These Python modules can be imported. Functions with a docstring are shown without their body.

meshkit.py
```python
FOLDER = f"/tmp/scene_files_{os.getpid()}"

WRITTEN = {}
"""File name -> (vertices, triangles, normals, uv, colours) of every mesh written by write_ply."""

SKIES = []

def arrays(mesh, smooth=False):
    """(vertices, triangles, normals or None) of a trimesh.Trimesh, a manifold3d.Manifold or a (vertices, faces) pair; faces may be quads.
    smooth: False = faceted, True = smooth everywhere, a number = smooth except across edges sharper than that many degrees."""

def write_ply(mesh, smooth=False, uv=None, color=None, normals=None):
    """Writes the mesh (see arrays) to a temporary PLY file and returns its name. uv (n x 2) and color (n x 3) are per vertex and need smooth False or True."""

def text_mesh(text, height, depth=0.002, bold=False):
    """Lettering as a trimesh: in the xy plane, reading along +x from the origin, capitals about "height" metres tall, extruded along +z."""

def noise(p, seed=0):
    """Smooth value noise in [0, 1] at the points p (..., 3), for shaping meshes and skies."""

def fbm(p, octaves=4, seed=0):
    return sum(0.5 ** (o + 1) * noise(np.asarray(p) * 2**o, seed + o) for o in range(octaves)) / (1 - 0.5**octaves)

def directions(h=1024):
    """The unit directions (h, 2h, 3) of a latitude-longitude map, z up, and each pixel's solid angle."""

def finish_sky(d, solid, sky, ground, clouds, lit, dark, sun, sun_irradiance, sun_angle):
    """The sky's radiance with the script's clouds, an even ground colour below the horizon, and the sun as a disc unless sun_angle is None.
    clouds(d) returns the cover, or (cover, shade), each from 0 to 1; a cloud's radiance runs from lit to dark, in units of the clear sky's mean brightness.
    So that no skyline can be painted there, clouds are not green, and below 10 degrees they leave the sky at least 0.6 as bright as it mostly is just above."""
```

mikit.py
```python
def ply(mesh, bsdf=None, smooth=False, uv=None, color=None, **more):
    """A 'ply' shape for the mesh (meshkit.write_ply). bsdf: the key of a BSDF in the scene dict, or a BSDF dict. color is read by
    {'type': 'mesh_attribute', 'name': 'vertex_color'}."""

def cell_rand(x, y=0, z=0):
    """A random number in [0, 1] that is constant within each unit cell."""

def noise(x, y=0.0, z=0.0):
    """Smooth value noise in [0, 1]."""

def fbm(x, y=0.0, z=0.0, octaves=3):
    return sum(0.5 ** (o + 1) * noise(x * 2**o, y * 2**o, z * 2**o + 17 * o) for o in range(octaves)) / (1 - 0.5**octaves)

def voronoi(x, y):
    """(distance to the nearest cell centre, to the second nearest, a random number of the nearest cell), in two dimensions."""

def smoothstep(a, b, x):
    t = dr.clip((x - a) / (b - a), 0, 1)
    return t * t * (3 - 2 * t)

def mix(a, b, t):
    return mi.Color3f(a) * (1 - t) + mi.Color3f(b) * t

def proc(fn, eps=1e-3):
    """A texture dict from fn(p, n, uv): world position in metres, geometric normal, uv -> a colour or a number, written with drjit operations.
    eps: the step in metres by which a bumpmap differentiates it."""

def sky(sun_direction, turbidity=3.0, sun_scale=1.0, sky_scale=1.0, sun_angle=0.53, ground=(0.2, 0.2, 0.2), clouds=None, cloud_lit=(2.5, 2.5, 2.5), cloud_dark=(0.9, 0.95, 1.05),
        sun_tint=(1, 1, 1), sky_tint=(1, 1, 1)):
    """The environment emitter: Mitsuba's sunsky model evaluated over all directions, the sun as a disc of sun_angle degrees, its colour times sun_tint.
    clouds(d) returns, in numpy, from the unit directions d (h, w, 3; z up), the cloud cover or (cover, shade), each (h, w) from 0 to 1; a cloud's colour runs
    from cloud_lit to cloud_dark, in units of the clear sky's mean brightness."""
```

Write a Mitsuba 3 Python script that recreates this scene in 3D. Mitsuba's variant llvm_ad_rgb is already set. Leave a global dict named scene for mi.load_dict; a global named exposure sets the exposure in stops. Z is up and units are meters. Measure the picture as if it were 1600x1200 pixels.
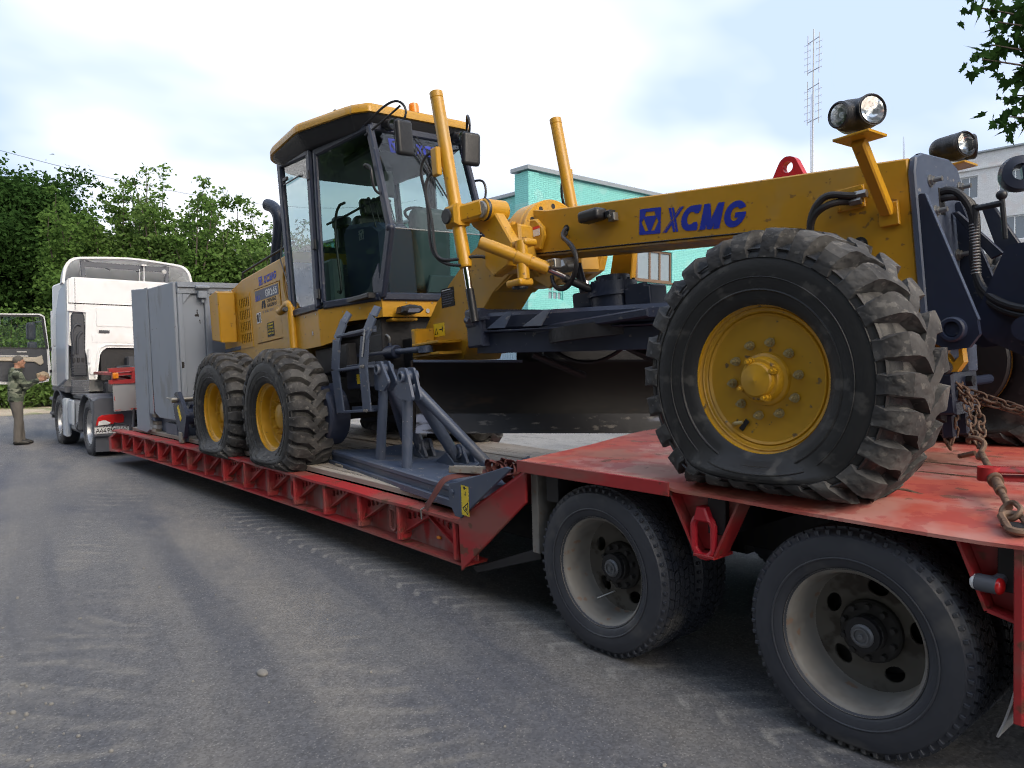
import math, random, numpy as np, trimesh, manifold3d as m3, shapely.geometry as sg, shapely.affinity as sa
from shapely.ops import unary_union
import mitsuba as mi, mikit, meshkit, drjit as dr
from mikit import proc, noise, fbm, voronoi, cell_rand, smoothstep, mix

rng = np.random.default_rng(7)
random.seed(7)
scene, labels = {}, {}
V = lambda *a: np.array(a, float)

# ---------------------------------------------------------------- camera, sky, exposure
YAW, PITCH, CAMH, FOC = 0.7025, -0.0273, 1.6253, 1216.4 / 1600
FWD = V(-math.cos(YAW) * math.cos(PITCH), math.sin(YAW) * math.cos(PITCH), math.sin(PITCH))
EYE = V(0, 0, CAMH)
scene['camera'] = dict(type='perspective', fov=2 * math.degrees(math.atan(0.5 / FOC)), fov_axis='x', near_clip=0.05, far_clip=3000.0,
                       to_world=mi.ScalarTransform4f().look_at(origin=EYE.tolist(), target=(EYE + FWD).tolist(), up=[0, 0, 1]))


def clouds(d):
    """a bright overcast: white cloud, with thin places where pale blue shows through"""
    z = np.maximum(d[..., 2], 0.03)
    q = np.stack([d[..., 0] / (z + .25), d[..., 1] / (z + .25), 0 * z], -1)
    n1 = meshkit.fbm(q * 1.1 + 11.3, 5, seed=18)
    n2 = meshkit.fbm(q * V(3.0, 2.2, 1) + 4.1, 5, seed=58)
    cover = np.ones(z.shape)
    shade = np.clip(.55 + (.5 - n1) * 3.4 + (.5 - n2) * 1.7, 0, 1)
    return cover, shade


scene['sky'] = mikit.sky((0.82, 0.02, 0.57), turbidity=3.5, sun_scale=0.95, sun_angle=40.0, sun_tint=(.93, 1.0, 1.14), sky_scale=1.0, ground=(0.16, 0.155, 0.15),
                         clouds=clouds, cloud_lit=(5.6, 5.6, 5.6), cloud_dark=(2.8, 3.45, 4.7))
exposure = 1.5

# ---------------------------------------------------------------- frames (rigid placements, metres)
def rot(h, p, r):
    ch, sh, cp, sp, cr, sr = math.cos(h), math.sin(h), math.cos(p), math.sin(p), math.cos(r), math.sin(r)
    return np.array([[ch, -sh, 0], [sh, ch, 0], [0, 0, 1]]) @ np.array([[1, 0, 0], [0, cr, -sr], [0, sr, cr]]) @ np.array([[cp, 0, -sp], [0, 1, 0], [sp, 0, cp]])


def frame(R, o):
    m = np.eye(4); m[:3, :3] = R; m[:3, 3] = o
    return m


WORLD = np.eye(4)
TRAILER = frame(rot(0, 0, .04), (0, 3.16, 0))           # x along the trailer (+ to its rear), y across from the near side, z up
GRADER = frame(rot(0, .0764, .04), (-1.947, 3.088, 1.549))  # origin at the near front wheel


def at(F, *p):
    return F[:3, :3] @ np.array(p, float) + F[:3, 3]


def ground_z(x, y):
    x, y = np.asarray(x, float), np.asarray(y, float)
    t = np.clip((x + 19) / 6.5, 0, 1); s = t * t * (3 - 2 * t)
    c = y - 3.16
    c = np.where(c > 0, 3.6 * np.tanh(np.maximum(c, 0) / 3.6), 5.0 * np.tanh(np.minimum(c, 0) / 5.0))
    return .04 * s * c


# ---------------------------------------------------------------- mesh helpers
cat = trimesh.util.concatenate


def prism(poly, axis, a, b, bev=0.0):
    """polygon extruded along an axis from a to b with chamfered rims. axis 'y': points are (x, z); 'x': (y, z); 'z': (x, y)"""
    P = np.array(poly, float)
    if P.ndim == 2:
        if 0.5 * np.sum(P[:, 0] * np.roll(P[:, 1], -1) - np.roll(P[:, 0], -1) * P[:, 1]) < 0:
            P = P[::-1]
    if a > b:
        a, b = b, a
    bev = min(bev, (b - a) * .45)
    n = len(P)
    if bev > 0:
        d1 = P - np.roll(P, 1, 0); d2 = np.roll(P, -1, 0) - P
        d1 /= np.linalg.norm(d1, axis=1)[:, None]; d2 /= np.linalg.norm(d2, axis=1)[:, None]
        n1, n2 = np.stack([-d1[:, 1], d1[:, 0]], 1), np.stack([-d2[:, 1], d2[:, 0]], 1)
        m = n1 + n2
        m = m / np.maximum((m * n1).sum(1), .35)[:, None]
        I = P + m * bev
        rings = [(I, a), (P, a + bev), (P, b - bev), (I, b)]
    else:
        rings = [(P, a), (P, b)]
    v = np.vstack([np.column_stack([q, np.full(n, h)]) for q, h in rings])
    f = []
    i = np.arange(n); j = (i + 1) % n
    for k in range(len(rings) - 1):
        o, p = k * n, (k + 1) * n
        f += [np.stack([o + i, o + j, p + j], 1), np.stack([o + i, p + j, p + i], 1)]
    cap = rings[0][0]
    _, tri = trimesh.creation.triangulate_polygon(sg.Polygon(cap), engine='earcut')
    pv, tri = trimesh.creation.triangulate_polygon(sg.Polygon(cap), engine='earcut')
    # map triangulation vertices back
    idx = np.array([np.argmin(((cap - q) ** 2).sum(1)) for q in pv])
    tri = idx[tri]
    c = cap[tri]
    area = (c[:, 1, 0] - c[:, 0, 0]) * (c[:, 2, 1] - c[:, 0, 1]) - (c[:, 2, 0] - c[:, 0, 0]) * (c[:, 1, 1] - c[:, 0, 1])
    tri[area < 0] = tri[area < 0][:, ::-1]
    f += [tri[:, ::-1], tri + (len(rings) - 1) * n]
    m = trimesh.Trimesh(v, np.vstack(f), process=False)
    return axis_map(m, axis)


def axis_map(m, axis):
    v = m.vertices.copy()
    if axis == 'y':      # (x, z) extruded along +y
        m.vertices = np.column_stack([v[:, 0], v[:, 2], v[:, 1]]); m.invert()
    elif axis == 'x':    # (y, z) along +x
        m.vertices = np.column_stack([v[:, 2], v[:, 0], v[:, 1]])
    return m


def plate(shape, axis, a, b):
    """a shapely shape, holes allowed, extruded along an axis from a to b"""
    out = []
    for g in getattr(shape, 'geoms', [shape]):
        if g.area < 1e-9:
            continue
        m = trimesh.creation.extrude_polygon(g, abs(b - a), engine='earcut')
        m.vertices = m.vertices + V(0, 0, min(a, b))
        out.append(axis_map(m, axis))
    return cat(out)


def box(x0, x1, y0, y1, z0, z1, bev=0.006):
    return prism([(min(x0, x1), min(z0, z1)), (max(x0, x1), min(z0, z1)), (max(x0, x1), max(z0, z1)), (min(x0, x1), max(z0, z1))], 'y', y0, y1, bev)


def rbox(w, d, h, r=.02):
    """centred box with rounded edges"""
    s = m3.Manifold.sphere(r, 12)
    c = [s.translate(V(x, y, z)) for x in (-w / 2 + r, w / 2 - r) for y in (-d / 2 + r, d / 2 - r) for z in (-h / 2 + r, h / 2 - r)]
    return man(m3.Manifold.batch_hull(c))


def man(m):
    q = m.to_mesh()
    return trimesh.Trimesh(np.array(q.vert_properties[:, :3], float), np.array(q.tri_verts), process=False)


def to_man(m):
    m = trimesh.Trimesh(m.vertices, m.faces); m.merge_vertices()
    return m3.Manifold(m3.Mesh(np.array(m.vertices, np.float32), np.array(m.faces, np.uint32)))


def sphere(c, r, n=2, s=(1, 1, 1)):
    m = trimesh.creation.icosphere(n, r); m.vertices = m.vertices * np.array(s) + np.array(c); return m


def basis(t):
    t = t / np.linalg.norm(t)
    a = np.cross(t, V(0, 0, 1) if abs(t[2]) < .93 else V(1, 0, 0)); a /= np.linalg.norm(a)
    return t, a, np.cross(t, a)


def tube(pts, r, n=12, caps=True):
    """swept circle along a polyline (rotation-minimising)"""
    P = np.array(pts, float); k = len(P)
    r = np.broadcast_to(np.array(r, float), (k,))
    T = np.gradient(P, axis=0) if k > 2 else np.repeat([P[1] - P[0]], 2, 0)
    T = T / np.maximum(np.linalg.norm(T, axis=1)[:, None], 1e-9)
    _, a, _ = basis(T[0]); ang = np.arange(n) * 2 * np.pi / n; rings = []
    for i in range(k):
        a = a - T[i] * (a @ T[i]); a /= np.linalg.norm(a); b = np.cross(T[i], a)
        rings.append(P[i] + r[i] * (np.cos(ang)[:, None] * a + np.sin(ang)[:, None] * b))
    v = np.vstack(rings); f = []
    i = np.arange(n); j = (i + 1) % n
    for q in range(k - 1):
        o, p = q * n, (q + 1) * n
        f += [np.stack([o + i, o + j, p + j], 1), np.stack([o + i, p + j, p + i], 1)]
    if caps:
        v = np.vstack([v, P[0], P[-1]])
        f += [np.stack([j, i, np.full(n, k * n)], 1), np.stack([(k - 1) * n + i, (k - 1) * n + j, np.full(n, k * n + 1)], 1)]
    return trimesh.Trimesh(v, np.vstack(f), process=False)


def cyl(p, q, r, n=24, r2=None, bev=0.0):
    p, q = np.array(p, float), np.array(q, float); r2 = r if r2 is None else r2
    if bev:
        d = (q - p) / np.linalg.norm(q - p)
        return tube2([p, p + d * bev, q - d * bev, q], [r - bev, r, r2, r2 - bev], n)
    return tube([p, q], [r, r2], n)


def tube2(P, R, n=24):
    P = np.array(P, float); t, a, b = basis(P[-1] - P[0]); ang = np.arange(n) * 2 * np.pi / n
    c = np.cos(ang)[:, None] * a + np.sin(ang)[:, None] * b
    v = np.vstack([p + r * c for p, r in zip(P, R)] + [P[0], P[-1]]); k = len(P); f = []
    i = np.arange(n); j = (i + 1) % n
    for q in range(k - 1):
        o, s = q * n, (q + 1) * n
        f += [np.stack([o + i, o + j, s + j], 1), np.stack([o + i, s + j, s + i], 1)]
    f += [np.stack([j, i, np.full(n, k * n)], 1), np.stack([(k - 1) * n + i, (k - 1) * n + j, np.full(n, k * n + 1)], 1)]
    return trimesh.Trimesh(v, np.vstack(f), process=False)


def spline(pts, k=8):
    from scipy.interpolate import CubicSpline
    P = np.array(pts, float); s = np.r_[0, np.cumsum(np.linalg.norm(np.diff(P, axis=0), axis=1))]
    return CubicSpline(s, P)(np.linspace(0, s[-1], k * (len(P) - 1) + 1))


def hose(pts, r, n=10, k=8):
    return tube(spline(pts, k), r, n)


def lathe(profile, n=64, closed=False):
    """profile of (radius, y) turned about the y axis"""
    P = np.array(profile, float); k = len(P); ang = np.arange(n) * 2 * np.pi / n
    v = np.vstack([np.column_stack([p[0] * np.cos(ang), np.full(n, p[1]), p[0] * np.sin(ang)]) for p in P]); f = []
    i = np.arange(n); j = (i + 1) % n
    for q in range(k if closed else k - 1):
        o, s = q * n, ((q + 1) % k) * n
        f += [np.stack([o + i, o + j, s + j], 1), np.stack([o + i, s + j, s + i], 1)]
    return trimesh.Trimesh(v, np.vstack(f), process=False)


def beam(p, q, w, h, up=(0, 0, 1), bev=.006):
    """box section w (sideways) x h (along up) from p to q"""
    p, q = np.array(p, float), np.array(q, float); L = np.linalg.norm(q - p); t = (q - p) / L
    s = np.cross(np.array(up, float), t); s /= np.linalg.norm(s); u = np.cross(t, s)
    m = box(0, L, -w / 2, w / 2, -h / 2, h / 2, bev)
    m.vertices = p + m.vertices @ np.stack([t, s, u])
    return m


def moved(m, M):
    m = m.copy(); m.apply_transform(M); return m


def onto(right, up, o):
    """4x4 that lays a thing made in the xy plane (reading along +x, raised along +z) on a surface"""
    r, u = np.array(right, float), np.array(up, float); r /= np.linalg.norm(r); u = u - r * (u @ r); u /= np.linalg.norm(u)
    return frame(np.stack([r, u, np.cross(r, u)], 1), o)


def panel3(p, q, r, s, t=.01):
    """thin quad slab through four corners (counter-clockwise seen from its outer side), thickness t inwards"""
    P = np.array([p, q, r, s], float); n = np.cross(P[1] - P[0], P[3] - P[0]); n /= np.linalg.norm(n)
    v = np.vstack([P, P - n * t])
    f = [(0, 1, 2), (0, 2, 3), (4, 6, 5), (4, 7, 6), (0, 4, 5), (0, 5, 1), (1, 5, 6), (1, 6, 2), (2, 6, 7), (2, 7, 3), (3, 7, 4), (3, 4, 0)]
    return trimesh.Trimesh(v, f, process=False)


def strip(pts, w, t, up):
    """flat strap of width w (sideways), thickness t, along a polyline"""
    P = np.array(pts, float); T = np.gradient(P, axis=0); T /= np.linalg.norm(T, axis=1)[:, None]
    up = np.broadcast_to(np.array(up, float), P.shape)
    s = np.cross(up, T); s /= np.linalg.norm(s, axis=1)[:, None]; u = np.cross(T, s)
    v = np.vstack([P + s * w / 2, P - s * w / 2, P - s * w / 2 + u * t, P + s * w / 2 + u * t]); k = len(P); f = []
    for a, b in ((0, 1), (1, 2), (2, 3), (3, 0)):
        for i in range(k - 1):
            f += [(a * k + i, b * k + i, b * k + i + 1), (a * k + i, b * k + i + 1, a * k + i + 1)]
    return trimesh.Trimesh(v, f, process=False)


# ---------------------------------------------------------------- scene helpers
def uniq(key):
    if key not in scene and key not in labels and not any(k.startswith(key + '__') for k in scene):
        return key
    n = 1
    while f'{key}_{n:03d}' in scene or f'{key}_{n:03d}' in labels or any(k.startswith(f'{key}_{n:03d}__') for k in scene):
        n += 1
    return f'{key}_{n:03d}'


def shape(mesh, mat, smooth=30, **more):
    if isinstance(mesh, (list, tuple)) and len(mesh) and isinstance(mesh[0], trimesh.Trimesh):
        mesh = cat(list(mesh))
    return mikit.ply(mesh, mat, smooth=smooth, **more)


def tw(M):
    return mi.ScalarTransform4f(np.asarray(M, float).tolist())


def part(parent, name, mesh, mat, F=None, smooth=30, label=None, kind=None):
    key = uniq(parent + '__' + name)
    if isinstance(mesh, dict):
        scene[key] = {**mesh, 'to_world': tw(F)} if F is not None else dict(mesh)
    else:
        if isinstance(mesh, (list, tuple)):
            mesh = cat(list(mesh))
        if F is not None:
            mesh = moved(mesh, F)
        scene[key] = shape(mesh, mat, smooth)
    if label or kind:
        labels[key] = {}
        if label: labels[key]['label'] = label
        if kind: labels[key]['kind'] = kind
    return key


def thing(name, label, category, group=None, kind=None):
    key = uniq(name); labels[key] = {'label': label, 'category': category}
    if group: labels[key]['group'] = group
    if kind: labels[key]['kind'] = kind
    return key


def single(name, mesh, mat, label, category, F=None, group=None, kind=None, smooth=30):
    key = thing(name, label, category, group, kind)
    if isinstance(mesh, (list, tuple)):
        mesh = cat(list(mesh))
    if F is not None:
        mesh = moved(mesh, F)
    scene[key] = shape(mesh, mat, smooth)
    return key


def structure(name, mesh, mat, label, smooth=False):
    labels[name] = {'label': label, 'category': name.replace('_', ' '), 'kind': 'structure'}
    scene[name] = shape(mesh, mat, smooth)


# ---------------------------------------------------------------- materials
def rgb(*c):
    return {'type': 'rgb', 'value': list(map(float, c))}


def mat(key, color, rough=.5, metallic=0.0, coat=0.0, spec=.5, bump=None, **more):
    c = color if isinstance(color, dict) else rgb(*color)
    b = {'type': 'principled', 'base_color': c, 'roughness': rough if isinstance(rough, dict) else float(rough), 'metallic': float(metallic), 'specular': float(spec), **more}
    if coat:
        b |= {'clearcoat': float(coat), 'clearcoat_gloss': .85}
    if bump:
        fn, scale, eps = bump
        b = {'type': 'bumpmap', 'arbitrary': proc(fn, eps), 'scale': float(scale), 'bsdf': b}
    scene[key] = {'type': 'twosided', 'bsdf': b}
    return key


def speck(p, s, a, b, octaves=3):
    return smoothstep(a, b, fbm(p.x * s, p.y * s, p.z * s, octaves))


def paint(base, dust, chip, s=1.0):
    """sprayed steel: faint tone drift, dried dust in blotches, small chips"""
    def fn(p, n, uv):
        c = mix(base, [v * .86 for v in base], fbm(p.x * 2.1, p.y * 2.1, p.z * 2.1, 3))
        c = mix(c, dust, .45 * s * smoothstep(.48, .78, fbm(p.x * 3.4 + 5, p.y * 3.4, p.z * 2.6, 4)))
        return mix(c, chip, .8 * s * smoothstep(.74, .80, fbm(p.x * 26, p.y * 26, p.z * 26, 3)))
    return proc(fn)


mat('yellow_paint', paint((.50, .255, .012), (.33, .235, .10), (.16, .085, .03), .9), .38, coat=.35)
mat('navy_paint', paint((.017, .024, .048), (.055, .058, .066), (.10, .10, .10), .8), .42, coat=.2)
mat('frame_grey_blue', paint((.062, .082, .128), (.14, .14, .145), (.20, .19, .18), 1.0), .45)
mat('black_steel', (.012, .012, .014), .55)
mat('black_plastic', (.016, .017, .020), .42)
mat('hose_rubber', (.014, .014, .016), .5)
mat('chrome', (.62, .62, .64), .16, 1.0)
mat('bare_steel', (.33, .32, .30), .42, .9)
mat('galvanised', (.42, .42, .42), .5, .6)
mat('red_paint_clean', (.42, .012, .022), .38, coat=.3)
mat('blue_print', (.008, .025, .32), .45)
mat('white_print', (.70, .70, .70), .55)
mat('black_print', (.015, .015, .016), .6)
mat('sticker_yellow', (.75, .55, .02), .5)
mat('grey_print', (.10, .11, .15), .5)
mat('red_print', (.60, .05, .04), .5)


def fn_red(p, n, uv):
    c = mix((.38, .024, .026), (.29, .020, .022), fbm(p.x * 1.7, p.y * 1.7, p.z * 3, 3))
    grime = smoothstep(.44, .70, fbm(p.x * 2.3 + 9, p.y * 2.3, p.z * 5, 4))
    c = mix(c, (.17, .095, .075), .62 * grime)
    rust = smoothstep(.64, .72, fbm(p.x * 9, p.y * 9, p.z * 11, 4))
    return mix(c, (.10, .045, .025), .8 * rust)


def fn_red_deck(p, n, uv):
    c = mix((.42, .060, .042), (.45, .13, .09), fbm(p.x * 2.3, p.y * 2.6, 0, 5))
    worn = smoothstep(.42, .66, fbm(p.x * 2.6 + 3, p.y * 3.4 + 7, 2, 7))
    c = mix(c, (.45, .25, .215), .70 * worn)
    c = mix(c, (.34, .05, .045), .5 * smoothstep(.52, .60, fbm(p.x * 11, p.y * 15, 4, 5)))
    dirt = smoothstep(.55, .70, fbm(p.x * 2.2 + 13, p.y * 2.4, 5, 4))
    c = mix(c, (.26, .18, .13), .5 * dirt)
    sc = smoothstep(.70, .76, fbm(p.x * 9, p.y * 12, 1, 5))
    return mix(c, (.15, .085, .06), .7 * sc)


def fn_red_web(p, n, uv):
    c = fn_red(p, n, uv)
    mud = smoothstep(.44, .64, fbm(p.x * 9, p.y * 3, p.z * 1.2, 6))
    return mix(c, (.27, .20, .19), .62 * mud)


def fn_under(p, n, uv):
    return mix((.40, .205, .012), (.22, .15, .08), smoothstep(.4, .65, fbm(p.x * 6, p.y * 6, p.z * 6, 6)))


mat('red_paint', proc(fn_red), .45)
mat('red_web', proc(fn_red_web), .6)
mat('dull_yellow', proc(fn_under), .75)
mat('red_deck_paint', proc(fn_red_deck), .55)


def fn_rubber(p, n, uv):
    c = mix((.009, .009, .010), (.020, .020, .020), fbm(p.x * 6, p.y * 6, p.z * 6, 4))
    mud = smoothstep(.56, .74, fbm(p.x * 13 + 3, p.y * 13, p.z * 13, 5))
    return mix(c, (.085, .08, .072), .55 * mud)


def fn_mud_tread(p, n, uv):
    c = mix((.020, .020, .021), (.040, .039, .039), fbm(p.x * 14, p.y * 14, p.z * 14, 3))
    mud = smoothstep(.36, .70, fbm(p.x * 6 + 3, p.y * 6, p.z * 6, 7))
    c = mix(c, (.088, .085, .081), .75 * mud)
    return mix(c, (.155, .146, .132), .5 * smoothstep(.60, .72, fbm(p.x * 34, p.y * 34, p.z * 34, 4)))


def fn_lump(p, n, uv):
    return fbm(p.x * 30, p.y * 30, p.z * 30, 3)


mat('tyre_side', proc(fn_rubber), .55)
mat('tyre_tread', proc(fn_mud_tread), .85, bump=(fn_lump, .012, .002))


def fn_road_tyre(p, n, uv):
    c = mix((.020, .023, .032), (.044, .048, .058), fbm(p.x * 4, p.y * 4, p.z * 4, 5))
    return mix(c, (.12, .115, .105), .55 * smoothstep(.55, .75, fbm(p.x * 4 + 7, p.y * 4, p.z * 4, 5)))


def fn_rim(p, n, uv):
    c = mix((.235, .222, .20), (.15, .142, .128), fbm(p.x * 4, p.y * 4, p.z * 4, 4))
    c = mix(c, (.13, .115, .10), .6 * smoothstep(.48, .70, fbm(p.x * 7, p.y * 7, p.z * 7, 6)))
    return mix(c, (.20, .105, .05), .6 * smoothstep(.66, .74, fbm(p.x * 19, p.y * 19, p.z * 19, 5)))


mat('road_tyre', proc(fn_road_tyre), .5)


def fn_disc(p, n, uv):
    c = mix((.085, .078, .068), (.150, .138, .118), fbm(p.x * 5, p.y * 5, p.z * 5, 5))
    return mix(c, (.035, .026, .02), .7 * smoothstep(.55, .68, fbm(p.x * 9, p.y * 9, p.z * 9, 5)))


mat('shaded_disc', proc(fn_disc), .75)  # grimy disc, its tone darkened further as shade of the deep wheel recess
mat('rim_beige', proc(fn_rim), .55)
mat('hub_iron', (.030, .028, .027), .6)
mat('worn_cap', (.16, .165, .175), .5, .5)


def fn_plank(p, n, uv):
    k = dr.floor(p.y * 6.9)
    g = fbm(p.x * 1.6 + k * 7, p.y * 42, k, 4)
    c = mix((.17, .145, .12), (.31, .275, .235), g)
    c = mix(c, (.38, .34, .29), .5 * smoothstep(.55, .75, fbm(p.x * .8 + k * 3, p.y * 3, 0, 4)))
    return mix(c, (.05, .042, .035), .7 * smoothstep(.66, .74, fbm(p.x * 2.5, p.y * 55, 3, 3)))


mat('plank_wood', proc(fn_plank), .85)


def fn_cont(p, n, uv):
    c = mix((.20, .228, .275), (.25, .278, .322), fbm(p.x * 1.4, p.y * 1.4, p.z * .9, 4))
    c = mix(c, (.17, .16, .15), .55 * smoothstep(.60, .78, fbm(p.x * 5, p.y * 5, p.z * 1.6, 4)))
    return mix(c, (.12, .07, .045), .7 * smoothstep(.80, .84, fbm(p.x * 11, p.y * 11, p.z * 11, 4)))


mat('container_paint', proc(fn_cont), .5)


def fn_white_truck(p, n, uv):
    return mix((.74, .75, .76), (.60, .58, .54), .5 * smoothstep(.55, .8, fbm(p.x * 1.5, p.y * 2.5, p.z * 1.5, 4)))


mat('truck_white', proc(fn_white_truck), .32, coat=.4)
mat('truck_silver', (.42, .47, .54), .35, .2)
mat('truck_dark', (.040, .044, .054), .5)
mat('truck_grey', (.085, .092, .11), .5)
mat('aluminium', (.55, .55, .55), .38, .85)
mat('beige_trim', (.42, .37, .30), .6)


def fn_asphalt(p, n, uv):
    x, y = p.x, p.y
    c = mix((.086, .088, .097), (.122, .123, .126), fbm(x * .5, y * .9, 0, 5))
    c = mix(c, (.056, .063, .084), .75 * smoothstep(.50, .72, fbm(x * .35 + 5, y * .8 + 2, 3, 5)))
    fine = fbm(x * 5.5 - y * 4.6, x * 9 + y * 11, 3, 5)
    dust = smoothstep(.42, .74, .82 * fbm(x * .40 + 15, y * 1.45 + .22 * x, 2, 6) + .18 * fine + .01)
    c = mix(c, (.172, .162, .148), .68 * dust)
    c = mix(c, (.172, .165, .155), .22 * smoothstep(.58, .74, fbm(x * 7 - y * 6, x * 16 + y * 19, 7, 5)) * smoothstep(.40, .56, fbm(x * .9 + 2, y * 1.4, 5, 4)))
    sweep = smoothstep(.46, .66, fbm(x * .16 + 3, y * 2.4 + x * .35, 6, 5))
    c = mix(c, (.058, .064, .080), .45 * smoothstep(.54, .66, fbm(x * .14 + 9, y * 2.0 + x * .3, 2, 4)))
    c = mix(c, (.158, .152, .143), .30 * sweep)

    def bars(ph, lo, hi):
        f = ph - dr.floor(ph)
        return smoothstep(lo, lo + .16, f) * (1 - smoothstep(hi, hi + .2, f))

    grainy = .35 + .65 * smoothstep(.35, .6, noise(x * 17, y * 17, 1))
    # lugged tyre print running along the trailer
    t = y - (2.96 + .02 * noise(x * .7, 0, 0))
    on = smoothstep(0, .03, t) * (1 - smoothstep(.40, .46, t))
    ph = dr.select(t < .09, (x + t * 1.2) * 4.3, (x + .108 - (t - .09) * .80) * 4.3)
    wear = smoothstep(.02, .34, fbm(x * .6 + 3, y * 1.1, 4, 3)) * dr.select(t < .09, 1.0, .75) * smoothstep(-10, -7, x)
    c = mix(c, (.200, .195, .186), 1.0 * bars(ph, .2, .45) * on * wear * grainy)
    # fainter prints curving across the road
    for (a0, b0, k0, w, f, am) in ((1.95, -.27, -8.5, .42, 3.4, .50), (2.45, -.22, -5.5, .28, 4.4, .50), (.7, -.45, -4.6, .36, 3.1, .22)):
        t = y - (a0 + b0 * (x - k0)) + .10 * noise(x * .5, 7, 0)
        on = 1 - smoothstep(w * .6, w, dr.abs(t))
        ph = (x - t * .85 + .30 * noise(x * 2, y * 2, 3) + .25 * noise(x * .6, y * .6, 9)) * f
        wear = smoothstep(.34, .54, fbm(x * .7 + k0, y * .9, 4, 3))
        c = mix(c, (.175, .168, .156), 1.2 * am * bars(ph, .2, .5) * on * wear * grainy)
    # aggregate: fine pale and dark stone grains
    d1, d2, r = voronoi(x * 95, y * 95)
    c = c * (.80 + .38 * r)
    c = mix(c, (.24, .225, .205), .55 * smoothstep(.93, .95, r) * (1 - smoothstep(.25, .4, d1)))
    g = fbm(x * 26, y * 26, 1, 3)
    c = c * (.86 + .28 * g)
    d1, d2, r = voronoi(x * 7.5, y * 7.5)
    st = (1 - smoothstep(.03, .05 + .04 * r, d1)) * smoothstep(.985, .99, r)
    return mix(c, (.24, .23, .21), .8 * st)


def fn_asphalt_h(p, n, uv):
    d1, d2, r = voronoi(p.x * 46, p.y * 46)
    return .5 * (1 - d1) + fbm(p.x * 12, p.y * 12, 0, 3)


def fn_yard(p, n, uv):
    x, y = p.x, p.y
    c = mix((.15, .146, .139), (.215, .207, .195), fbm(x * .6, y * .6, 0, 5))
    c = mix(c, (.13, .13, .13), .6 * smoothstep(.52, .68, fbm(x * .35 + 9, y * .9, 3, 4)))
    c = mix(c, (.12, .115, .11), .7 * smoothstep(.66, .72, fbm(x * 3, y * 7, 3, 4)))
    return c * (.8 + .4 * fbm(x * 40, y * 40, 1, 2))


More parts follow.
